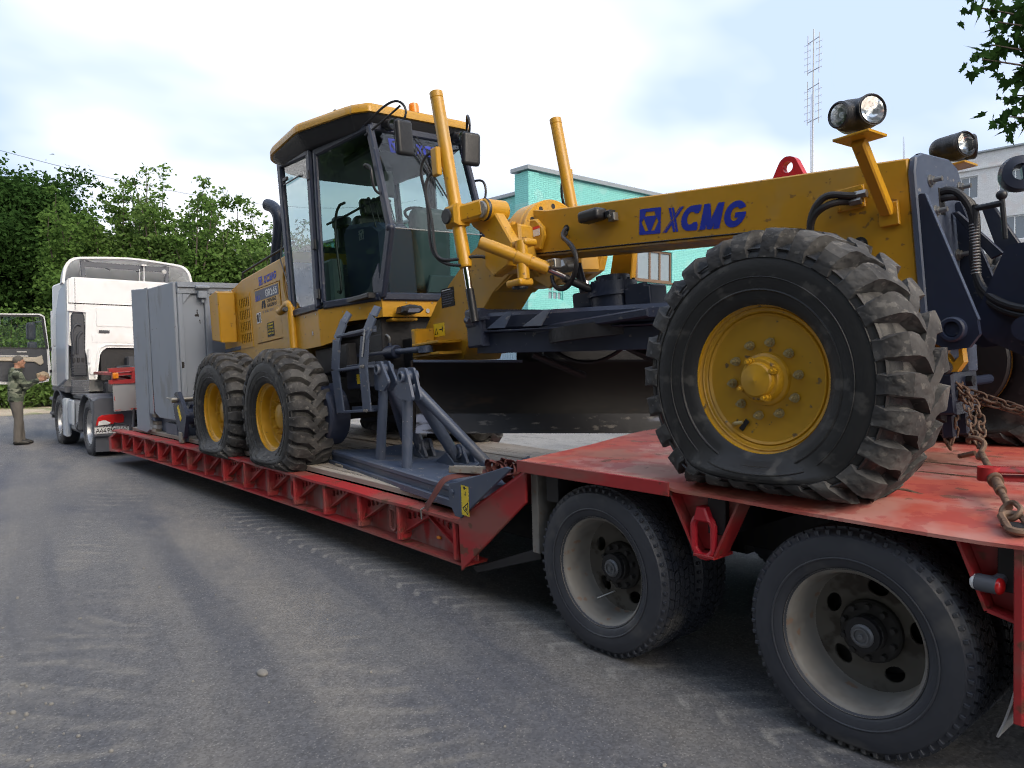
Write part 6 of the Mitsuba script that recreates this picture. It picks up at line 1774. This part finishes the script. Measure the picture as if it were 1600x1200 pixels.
gp('blue_stripe', box(-8.14, -7.58, .612, .6195, .800, .845, .002), 'frame_grey_blue')
gp('rear_flap', [prism([(-7.98, .95), (-7.98, 1.52), (-7.74, 1.55), (-7.66, 1.52), (-7.68, .90)], 'y', .40, .615, .014)], 'yellow_paint')
gp('hood_rail', [tube([(-7.50, .66, 1.645), (-7.47, .66, 1.735), (-5.98, .66, 1.83)], .014, 8), tube([(-7.47, 1.90, 1.735), (-5.98, 1.90, 1.83)], .014, 8)], 'black_steel')
gp('radiator_top', [prism([(-7.40, 1.64), (-7.38, 1.72), (-6.0, 1.80), (-6.0, 1.70)], 'y', .80, 1.76, .01)], 'black_plastic')
gp('corner_post', [tube(spline([(-6.26, .56, 1.125), (-6.0, .53, 1.14), (-5.90, .52, 1.13), (-5.875, .52, 1.05)], 6), .042, 14), cyl((-5.875, .52, 1.10), (-5.875, .52, .60), .045, 18), box(-6.2, -5.9, .55, .62, .62, 1.12, .01)], 'yellow_paint')
gp('recess_panel', [tube(spline([(-5.98, .600, 1.20), (-6.12, .600, 1.22), (-6.15, .600, 1.30), (-6.15, .600, 1.52), (-6.10, .600, 1.58), (-5.98, .600, 1.58)], 5), .014, 8)], 'yellow_paint')
gp('gas_strut', [tube([(-6.05, .57, 1.95), (-6.13, .56, 1.66), (-5.98, .55, 1.40), (-5.93, .54, 1.385)], .007, 6), sphere((-5.93, .54, 1.385), .022, 1)], 'bare_steel')
gp('fuel_cap', [cyl((-5.92, .47, 1.08), (-5.86, .46, 1.08), .026, 12)], 'black_plastic')
gp('exhaust', [tube(spline([(-6.84, .90, 1.60), (-6.84, .90, 2.20), (-6.86, .90, 2.36), (-6.95, .88, 2.46), (-7.04, .86, 2.50)], 6), [.072] * 25, 20)], 'navy_paint')
gp('air_intake', [cyl((-6.5, 1.55, 1.7), (-6.5, 1.55, 2.15), .07, 18), cyl((-6.5, 1.55, 2.15), (-6.5, 1.55, 2.28), .12, 20, bev=.02)], 'black_plastic')
gp('rear_ripper', [box(-8.4, -8.17, .8, 1.76, .1, .7, .02)], 'navy_paint')
# ================================================================ TRUCK TRACTOR (world axes; it faces away, towards -x)
tk = thing('tractor_truck', 'white tractor truck with open driver door and roof spoiler ahead of the trailer', 'truck')
YN, YF, XR = 3.12, 5.50, -16.85


def kp(name, mesh, m, **k):
    return part(tk, name, mesh, m, **k)


wall = sg.Polygon([(3.14, 2.62), (3.14, 3.20), (3.24, 3.27), (5.38, 3.27), (5.48, 3.20), (5.48, 1.30), (5.28, 1.30), (5.24, 1.82), (5.16, 1.92), (3.82, 1.92), (3.74, 1.86), (3.70, 1.78), (3.64, 1.30), (3.50, 1.30), (3.47, 1.75), (3.44, 1.86), (3.46, 2.60)])
cw = kp('rear_wall', plate(wall, 'x', XR - .05, XR), 'truck_white')
part(cw, 'upper_band', box(XR + .001, XR + .022, 3.16, 5.46, 2.775, 3.24, .012), 'truck_white')
part(cw, 'embossed_panel', box(XR + .001, XR + .012, 3.64, 5.0, 2.34, 2.70, .010), 'truck_white')
part(cw, 'embossed_panel', box(XR + .001, XR + .010, 3.56, 5.38, 2.02, 2.17, .010), 'truck_white')
part(cw, 'air_vent_patch', box(XR + .011, XR + .016, 3.68, 3.87, 2.205, 2.262, .002), 'truck_dark')  # dark patch painting the shade inside the vent opening
part(cw, 'trim_arch', tube([(XR + .01, y, z) for y, z in ((3.60, 1.34), (3.655, 1.80), (3.70, 1.92), (3.80, 1.975), (5.2, 1.985))], .018, 8), 'truck_white')
part(cw, 'seam', [box(XR + .0225, XR + .024, 3.27, 3.278, 2.64, 3.25, 0), box(XR + .001, XR + .003, 3.16, 5.46, 2.757, 2.772, 0)], 'black_steel', kind='stuff', label='thin dark panel seams')
kp('latch_hook', [box(XR, XR + .05, 3.47, 3.53, 1.62, 1.90, .02), box(XR, XR + .04, 3.50, 3.62, 1.40, 1.55, .02)], 'truck_white')
kp('cab_body', [box(-18.38, XR - .055, YN + .03, YF - .03, 1.95, 3.22, .04), box(-18.38, -17.45, YN + .03, YF - .03, 1.05, 1.96, .04), prism([(-18.36, YN + .12), (-18.36, YF - .12), (-19.0, YF - .45), (-19.1, YN + .75)][::-1], 'z', 1.05, 3.20, .03)], 'truck_white')
kp('engine_bay', [box(-17.4, XR - .06, 3.72, 5.22, 1.28, 1.94, .01), box(-17.3, -16.8, 3.9, 5.1, .95, 1.5, .05)], 'black_steel')
kp('engine_part', [cyl((-16.9, 4.0, 1.45), (-16.9, 4.35, 1.50), .11, 18), box(-16.95, -16.7, 4.15, 4.7, 1.45, 1.75, .03), cyl((-16.8, 4.4, 1.2), (-16.8, 5.0, 1.2), .12, 18), box(-16.9, -16.6, 3.75, 4.0, 1.0, 1.25, .03), hose([(-16.8, 3.9, 1.3), (-16.5, 4.1, 1.55), (-16.3, 4.4, 1.3)], .03)], 'truck_dark')
# dark intake panel in the cab corner, with raised ribs
ip = kp('intake_panel', [prism([(YN + .10, 1.36), (YN + .08, 2.52), (YN + .12, 2.60), (3.42, 2.60), (3.455, 2.52), (3.47, 1.78), (3.48, 1.36)], 'x', XR - .16, XR - .03, .03)], 'truck_dark')
part(ip, 'rib', tube(spline([(XR - .03, 3.23, 1.78), (XR - .02, 3.23, 2.05), (XR - .02, 3.24, 2.28), (XR - .02, 3.30, 2.36), (XR - .03, 3.38, 2.34)], 6), .026, 10), 'truck_dark')
part(ip, 'rib', tube(spline([(XR - .03, 3.30, 1.80), (XR - .02, 3.31, 2.0), (XR - .02, 3.34, 2.16), (XR - .02, 3.40, 2.22)], 6), .026, 10), 'truck_dark')
for k in range(4):
    part(ip, 'louvre', box(XR - .03, XR - .012, 3.21, 3.46, 1.42 + k * .05, 1.445 + k * .05, .006), 'truck_dark')
part(ip, 'pocket_patch', [box(XR - .03, XR - .010, 3.22 + k * .08, 3.27 + k * .08, 1.64, 1.72, .008) for k in range(3)], 'black_plastic', kind='stuff', label='small black blocks painted as the shade inside pockets')  # raised black blocks carry the recess shade as colour
kp('side_fairing', [prism([(-17.85, 1.12), (-17.85, 2.62), (-17.5, 3.05), (-16.87, 3.2), (-16.87, 2.62), (-16.98, 1.30)], 'y', YN, YN + .06, .02)], 'truck_silver')
kp('bellows', [box(XR - .1, XR + .02, 3.20, 3.50, 1.02 + k * .035, 1.045 + k * .035, .008) for k in range(8)], 'truck_grey', kind='stuff', label='ribbed intake bellows')
# roof spoiler: hollow shell over the roof, open to the rear
arch = np.array([(3.08, 3.16), (3.10, 3.36), (3.15, 3.53), (3.24, 3.63), (3.45, 3.68), (4.30, 3.735), (5.15, 3.68), (5.36, 3.63), (5.45, 3.53), (5.50, 3.36), (5.52, 3.16)])
arch = spline(np.column_stack([arch, 0 * arch[:, 0]]), 4)[:, :2]
rings, rings_i = [], []
for t_ in np.linspace(0, 1, 10):
    sc_ = 1 - .22 * t_ ** 1.3; zz = 3.16 + (arch[:, 1] - 3.16) * (1 - .85 * t_ ** 1.6); yy = 4.30 + (arch[:, 0] - 4.30) * sc_
    rings.append(np.column_stack([np.full(len(arch), -16.95 - 1.7 * t_), yy, zz])); rings_i.append(np.column_stack([np.full(len(arch), -16.95 - 1.7 * t_), 4.30 + (yy - 4.30) * .965, zz - .035]))


def skin_(R):
    n = len(R[0]); v = np.vstack(R); f = []
    for k in range(len(R) - 1):
        for i in range(n - 1):
            a = k * n + i; f += [(a, a + 1, a + n + 1), (a, a + n + 1, a + n)]
    return trimesh.Trimesh(v, f, process=False)


lip = skin_([rings[0], rings_i[0]])
kp('roof_spoiler', [skin_(rings), skin_(rings_i), lip], 'truck_white', smooth=35)
kp('spoiler_bracket', [box(-17.05, -17.0, 3.46, 5.0, 3.50, 3.60, .01), beam((-17.02, 3.44, 3.62), (-17.02, 3.47, 3.27), .05, .07), beam((-17.02, 5.02, 3.62), (-17.02, 5.0, 3.27), .05, .07), tube([(-17.0, 3.5, 3.62), (-17.3, 4.0, 3.50)], [.012] * 2, 6), tube([(-17.0, 5.0, 3.62), (-17.3, 4.5, 3.50)], [.012] * 2, 6)], 'truck_grey')
kp('roof_lamp', [cyl((-16.98, 4.94, 3.50), (-16.93, 4.94, 3.50), .05, 18, bev=.01)], 'galvanised')
kp('antenna', [tube([(-16.95, 4.55, 3.27), (-16.95, 4.55, 3.60)], [.012, .010], 6), box(-16.98, -16.92, 4.50, 4.60, 3.59, 3.62, .006), tube([(-16.95, 4.46, 3.27), (-16.95, 4.47, 3.52)], [.007, .006], 5)], 'white_print')
# wheels
TTY = shape(bulge(road_tyre(.515, .305, .28, 5, 56), .515, .497, .36, .04, .14, .15), 'road_tyre', 35)
TRIM = shape([lathe([(.309, -.002), (.311, .008), (.292, .016), (.282, .05), (.272, .12), (.24, .135), (.10, .14)], 56), cyl((0, .14, 0), (0, .03, 0), .11, 28, bev=.02)] + [cyl((.165 * math.cos(a), .14, .165 * math.sin(a)), (.165 * math.cos(a), .10, .165 * math.sin(a)), .018, 6) for a in np.arange(10) * math.pi / 5], 'aluminium', 35)
for x, duals in ((-17.78, 1), (-15.22, 2)):
    for side in (0, 1):
        for d in range(duals):
            M = frame(np.eye(3), (x, YN + .04 + d * .33 if side == 0 else YF - .04 - d * .33, float(ground_z(x, 3.2)) + .497)) @ (flip if side else np.eye(4))
            k = kp('wheel', dict(TRIM, to_world=tw(M)), None)
            part(k, 'tyre', TTY, None, M)
# chassis, tanks, steps, mudguards
kp('chassis', [box(-19.0, -14.55, y, y + .09, .72, .98, .01) for y in (3.85, 4.70)] + [box(-15.9, -14.7, 3.6, 5.05, 1.0, 1.12, .02), cyl((-15.22, 3.2, .5), (-15.22, 5.4, .5), .09, 14)], 'black_steel')
kp('fuel_tank', [box(-17.10, -16.25, YN + .09, YN + .62, .30, .92, .06)], 'aluminium')
kp('side_panel', [box(-17.22, -17.02, YN - .02, YN + .10, .20, .94, .03), box(-16.9, -16.6, YN + .02, YN + .08, .45, .92, .02)], 'truck_silver')
kp('tank_step', [box(-17.0, -16.1, YN + .12, YN + .66, .94, 1.02, .02), box(-17.3, -15.9, 3.4, 4.1, .85, 1.02, .02), cyl((-16.2, YN + .1, .45), (-16.05, YN + .1, .45), .10, 16)], 'truck_dark')
wa = [(a, .60) for a in np.linspace(-.15, math.pi + .15, 22)]
for side in (0, 1):
    y0 = YN - .03 if side == 0 else YF - .62
    o_ = [(-15.22 + .585 * math.cos(a), .50 + .585 * math.sin(a)) for a, _ in wa]; i_ = [(-15.22 + .555 * math.cos(a), .50 + .555 * math.sin(a)) for a, _ in wa[::-1]]
    kp('mudguard', [prism(o_ + i_, 'y', y0, y0 + .65, .008)] + ([prism([(YN - .04, .60), (YN - .03, .98), (YN + .05, 1.04), (YN + .60, 1.03), (YN + .62, .36), (YN - .02, .36)], 'x', -14.72, -14.615, .02), prism([(-15.25, 1.075), (-14.70, 1.00), (-14.70, .62), (-14.80, .98), (-15.2, 1.04)], 'y', y0, y0 + .64, .006)] if side == 0 else []), 'truck_grey')
    ow = [(-17.78 + .60 * math.cos(a), .52 + .60 * math.sin(a)) for a in np.linspace(-.05, math.pi + .05, 20)]; iw = [(-17.78 + .55 * math.cos(a), .52 + .55 * math.sin(a)) for a in np.linspace(math.pi + .05, -.05, 20)]
    yq = YN - .01 if side == 0 else YF - .40
    kp('front_mudguard', [prism(ow + iw, 'y', yq, yq + .40, .01)] + ([box(-18.3, -17.1, YN - .01, YN + .35, 1.05, 1.16, .03)] if side == 0 else []), 'truck_grey')
tl = kp('tail_lamp', prism([(YN + .005, .555), (YN + .01, .60), (YN + .04, .70), (YN + .10, .735), (YN + .42, .745), (YN + .45, .70), (YN + .44, .60), (YN + .28, .575)], 'x', -14.618, -14.59, .008), 'red_lens')
part(tl, 'reversing_lens', prism([(YN + .03, .558), (YN + .05, .63), (YN + .14, .65), (YN + .24, .60), (YN + .20, .572)], 'x', -14.589, -14.583, .003), 'white_print', )
np_ = kp('number_plate', box(-14.612, -14.604, YN - .02, YN + .53, .415, .535, .002), 'white_print')


def ytext(s_, h, y, z, w, m, parent, x):
    q = meshkit.text_mesh(s_, h, .001, True); q.vertices[:, 0] -= q.vertices[:, 0].min(); q.vertices[:, 0] *= w / q.vertices[:, 0].max()
    part(parent, 'lettering', moved(q, onto((0, 1, 0), (0, 0, 1), (x, y, z))), m)


ytext('А449МЕ', .070, YN + .005, .437, .345, 'black_print', np_, -14.603)
ytext('163', .055, YN + .375, .468, .125, 'black_print', np_, -14.603)
ytext('RUS', .020, YN + .375, .432, .07, 'black_print', np_, -14.603)
part(np_, 'border', [box(-14.604, -14.6025, YN - .017, YN + .527, z, z + .005, 0) for z in (.418, .527)] + [box(-14.604, -14.6025, y, y + .005, .423, .527, 0) for y in (YN - .017, YN + .36, YN + .522)], 'black_print')
kp('mud_flap', [panel3((-14.70, YN + .02, .10), (-14.70, YN + .62, .10), (-14.68, YN + .62, .40), (-14.68, YN + .02, .40), .012)], 'truck_grey')

# open driver door, seen from inside; hinged at its right edge
xd = -18.45
do = sg.Polygon([(2.02, 1.20), (2.0, 2.50), (2.06, 2.60), (2.95, 2.63), (3.03, 2.58), (3.10, 1.90), (3.13, 1.42), (3.08, 1.24), (2.80, 1.18)])
wn = sg.Polygon([(2.08, 1.93), (2.07, 2.50), (2.11, 2.55), (2.92, 2.57), (2.975, 2.54), (3.045, 1.93)])
dr_ = kp('driver_door', [plate(do.difference(wn.buffer(.012)), 'x', xd - .05, xd)], 'truck_white', label='open white driver door')
part(dr_, 'window_frame', plate(wn.buffer(.035).difference(wn.buffer(-.005)), 'x', xd - .045, xd + .012), 'black_plastic')
part(dr_, 'window', trimesh.Trimesh([(xd - .02, y, z) for y, z in list(wn.exterior.coords)[:-1]], [(0, i, i + 1) for i in range(1, 5)], process=False), 'clear_glass', smooth=False)
part(dr_, 'trim', plate(sg.Polygon([(2.07, 1.27), (2.06, 1.90), (3.05, 1.90), (3.07, 1.45), (3.02, 1.30), (2.75, 1.24)]).buffer(-.01).buffer(.01), 'x', xd + .001, xd + .035), 'truck_dark')
part(dr_, 'armrest', [prism([(2.15, 1.66), (2.13, 1.74), (2.86, 1.74), (2.96, 1.78), (2.99, 1.62), (2.93, 1.57), (2.82, 1.64)], 'x', xd + .036, xd + .075, .012)], 'beige_trim')
part(dr_, 'armrest_strip', box(xd + .04, xd + .08, 2.14, 2.72, 1.745, 1.775, .006), 'galvanised')
part(dr_, 'handle', [box(xd + .036, xd + .06, 2.52, 2.70, 1.835, 1.86, .006)], 'galvanised')
part(dr_, 'hinge', [box(xd - .05, xd + .03, 3.10, 3.17, z, z + .06, .01) for z in (1.42, 1.88)], 'black_plastic')
kp('door_pillar', [box(-18.50, -18.36, YN + .02, YN + .10, 1.15, 2.70, .02)], 'truck_white')
kp('mirror', [rbox(.14, .17, .36, .05).apply_translation((-18.85, 2.84, 2.28)), rbox(.12, .17, .16, .04).apply_translation((-18.85, 2.86, 1.98)), tube([(-18.8, 3.1, 2.5), (-18.85, 2.86, 2.46)], [.016] * 2, 6)], 'truck_dark')
kp('door_step', [box(-18.55, -18.2, YN - .01, YN + .3, .55, .62, .02), box(-18.6, -18.2, YN - .01, YN + .3, .85, .92, .02), box(-18.95, -18.30, YN + .25, YF - .25, .32, 1.04, .06)], 'truck_grey')

# ================================================================ PERSON at the open door (faces +y; x = his right is towards us)
def limb(chain, s=22):
    parts_ = []
    for (p, r), (q, t) in zip(chain[:-1], chain[1:]):
        parts_.append(m3.Manifold.batch_hull([m3.Manifold.sphere(r, s).translate(V(*p)), m3.Manifold.sphere(t, s).translate(V(*q))]))
    out_ = parts_[0]
    for q in parts_[1:]:
        out_ = out_ + q
    return out_


def ell(c, r, s=26):
    return m3.Manifold.sphere(1, s).scale(V(*r)).translate(V(*c))


def smooth_man(m, edge=.018, it=8):
    t = man(m.refine_to_length(edge)); t.merge_vertices()
    trimesh.smoothing.filter_taubin(t, .5, -.53, it)
    return t


ps = thing('person', 'grey haired man in camouflage jacket holding a cloth beside the open truck door', 'person')
PO = frame(np.eye(3), (-18.12, 2.46, float(ground_z(-18.12, 2.5))))
SH, EL, WR = (.185, .0, 1.40), (.205, .13, 1.15), (.135, .365, 1.285)
SH2, EL2, WR2 = (-.185, .02, 1.40), (-.215, .17, 1.16), (-.09, .40, 1.27)
HIP, KN, AN = (.095, -.01, .90), (.10, .025, .49), (.105, .01, .085)
HIP2, KN2, AN2 = (-.095, -.01, .90), (-.095, .05, .49), (-.09, .10, .085)
head = ell((0, .055, 1.645), (.073, .093, .112)) + ell((0, .085, 1.585), (.052, .070, .062)) + ell((0, .152, 1.625), (.014, .020, .024)) + limb([((0, .142, 1.655), .010), ((0, .160, 1.622), .013)], 10) + \
    ell((0, .128, 1.542), (.030, .028, .024)) + ell((.074, .045, 1.632), (.012, .022, .033)) + ell((-.074, .045, 1.632), (.012, .022, .033)) + ell((.03, .138, 1.672), (.024, .014, .008)) + ell((-.03, .138, 1.672), (.024, .014, .008)) + \
    limb([((-.022, .139, 1.583), .009), ((.022, .139, 1.583), .009)], 10) + limb([((0, .0, 1.40), .062), ((0, .03, 1.56), .056)])


def hand(w, s):
    w = V(*w); d = V(-.15 * s, .95, .28); d /= np.linalg.norm(d); side_ = V(0, -.28, .95); n_ = np.cross(d, side_)
    palm = m3.Manifold.batch_hull([m3.Manifold.sphere(.014, 12).translate(w + d * a + side_ * b) for a, b in ((.0, .018), (.0, -.018), (.085, .036), (.085, -.034))])
    for i, (b, L) in enumerate(((.033, .072), (.011, .080), (-.012, .074), (-.033, .058))):
        k0 = w + d * .085 + side_ * b; k1 = k0 + d * L * .5 + n_ * s * .012; k2 = k1 + (d * .55 + n_ * s * .85) * L * .38; k3 = k2 + (d * .0 + n_ * s) * L * .26
        palm = palm + limb([(k0, .0095), (k1, .0088), (k2, .0078), (k3, .0065)], 10)
    t0 = w + d * .025 + side_ * .028
    palm = palm + limb([(t0, .0115), (t0 + side_ * .030 + d * .028 + n_ * s * .015, .0105), (t0 + side_ * .036 + d * .062 + n_ * s * .038, .008)], 10)
    return palm


core = limb([(HIP, .078), ((0, .0, 1.12), .125), ((0, .0, 1.36), .118)]) + limb([(HIP2, .078), ((0, .0, 1.12), .125)]) + limb([((-.15, 0, 1.40), .07), ((.15, 0, 1.40), .07)])
body = head + core + limb([(SH, .062), (EL, .046), (WR, .031)]) + limb([(SH2, .062), (EL2, .046), (WR2, .031)]) + hand(WR, 1) + hand(WR2, -1) + \
    limb([(HIP, .085), (KN, .056), (AN, .04)]) + limb([(HIP2, .085), (KN2, .056), (AN2, .04)]) + limb([(AN, .036), ((.11, .13, .04), .034)]) + limb([(AN2, .036), ((-.095, .22, .04), .034)])
part(ps, 'body', smooth_man(body, .010, 5), 'skin', PO, smooth=True)
hair = (ell((0, .045, 1.675), (.081, .098, .098)) - ell((0, .125, 1.625), (.12, .085, .075)) - m3.Manifold.cube(V(.4, .4, .3), True).translate(V(0, .0, 1.46)))
part(ps, 'hair', smooth_man(hair, .012, 3), 'hair_grey', PO, smooth=True)
part(ps, 'moustache', [tube([(-.026, .150, 1.594), (0, .158, 1.601), (.026, .150, 1.594)], [.005, .009, .005], 8)], 'hair_grey', PO)
for s in (-1, 1):
    part(ps, 'eye', [sphere((.030 * s, .138, 1.657), .0095, 2)], 'black_print', PO)
jk = limb([((.08, -.005, .88), .125), ((.06, -.005, 1.12), .145), ((.05, .0, 1.36), .125)]) + limb([((-.08, -.005, .88), .125), ((-.06, .01, 1.12), .145), ((-.05, .0, 1.36), .125)]) + ell((0, .04, 1.10), (.17, .145, .20)) + limb([((-.15, 0, 1.405), .082), ((.15, 0, 1.405), .082)]) + \
    limb([(SH, .088), (EL, .070), (tuple(V(*EL) * .12 + V(*WR) * .88), .050)]) + limb([(SH2, .088), (EL2, .070), (tuple(V(*EL2) * .12 + V(*WR2) * .88), .050)]) + \
    m3.Manifold.batch_hull([m3.Manifold.sphere(.035, 14).translate(V(*p)) for p in ((-.09, -.055, 1.50), (.09, -.055, 1.50), (.08, .075, 1.475), (-.08, .075, 1.475), (-.07, -.09, 1.43), (.07, -.09, 1.43))])
jk = jk - limb([((0, .03, 1.50), .064), ((0, .04, 1.62), .07)]) - m3.Manifold.cube(V(.8, .8, .3), True).translate(V(0, 0, .70))
jm = smooth_man(jk, .016, 6)
nrm = jm.vertex_normals; fold = meshkit.fbm(jm.vertices * V(11, 11, 6), 4) - .5
jm.vertices = jm.vertices + nrm * (fold * .032)[:, None]
part(ps, 'jacket', jm, 'camouflage_cloth', PO, smooth=True)
tr = limb([((.09, -.01, .90), .112), ((.105, .01, .66), .094), (KN, .080), ((.108, .005, .24), .074), ((.105, .0, .07), .076)]) + limb([((-.09, -.01, .90), .112), ((-.10, .03, .66), .094), (KN2, .080), ((-.092, .08, .24), .074), ((-.09, .09, .07), .076)]) + ell((0, -.015, .92), (.165, .125, .12))
tr = tr - m3.Manifold.cube(V(1, 1, .1), True).translate(V(0, 0, .0))
tm = smooth_man(tr, .018, 6); tm.vertices = tm.vertices + tm.vertex_normals * ((meshkit.fbm(tm.vertices * V(13, 13, 7), 4) - .5) * .026)[:, None]
part(ps, 'trousers', tm, 'trouser_cloth', PO, smooth=True)
for (x, y) in ((.105, .01), (-.09, .10)):
    sh = m3.Manifold.batch_hull([m3.Manifold.sphere(.042, 14).translate(V(x, y - .05, .045)), m3.Manifold.sphere(.045, 14).translate(V(x, y + .05, .055)), m3.Manifold.sphere(.034, 14).translate(V(x + .012, y + .17, .036)), m3.Manifold.sphere(.034, 14).translate(V(x - .012, y + .17, .036)), m3.Manifold.sphere(.036, 14).translate(V(x, y - .02, .10))])
    sh = sh - m3.Manifold.cube(V(1, 1, .1), True).translate(V(0, 0, -.05))
    part(ps, 'shoe', smooth_man(sh, .015, 3), 'shoe_black', PO, smooth=True)
rg = trimesh.creation.icosphere(4, 1.0)
rv = rg.vertices * V(.09, .115, .085); rv = rv * (1 + .55 * (meshkit.fbm(rg.vertices * 2.3 + 7, 4) - .5))[:, None]
rg.vertices = rv + V(.02, .47, 1.36)
single('cloth', rg, 'rag_cloth', 'crumpled beige cloth held in the hands of the man', 'cloth', PO, smooth=True)
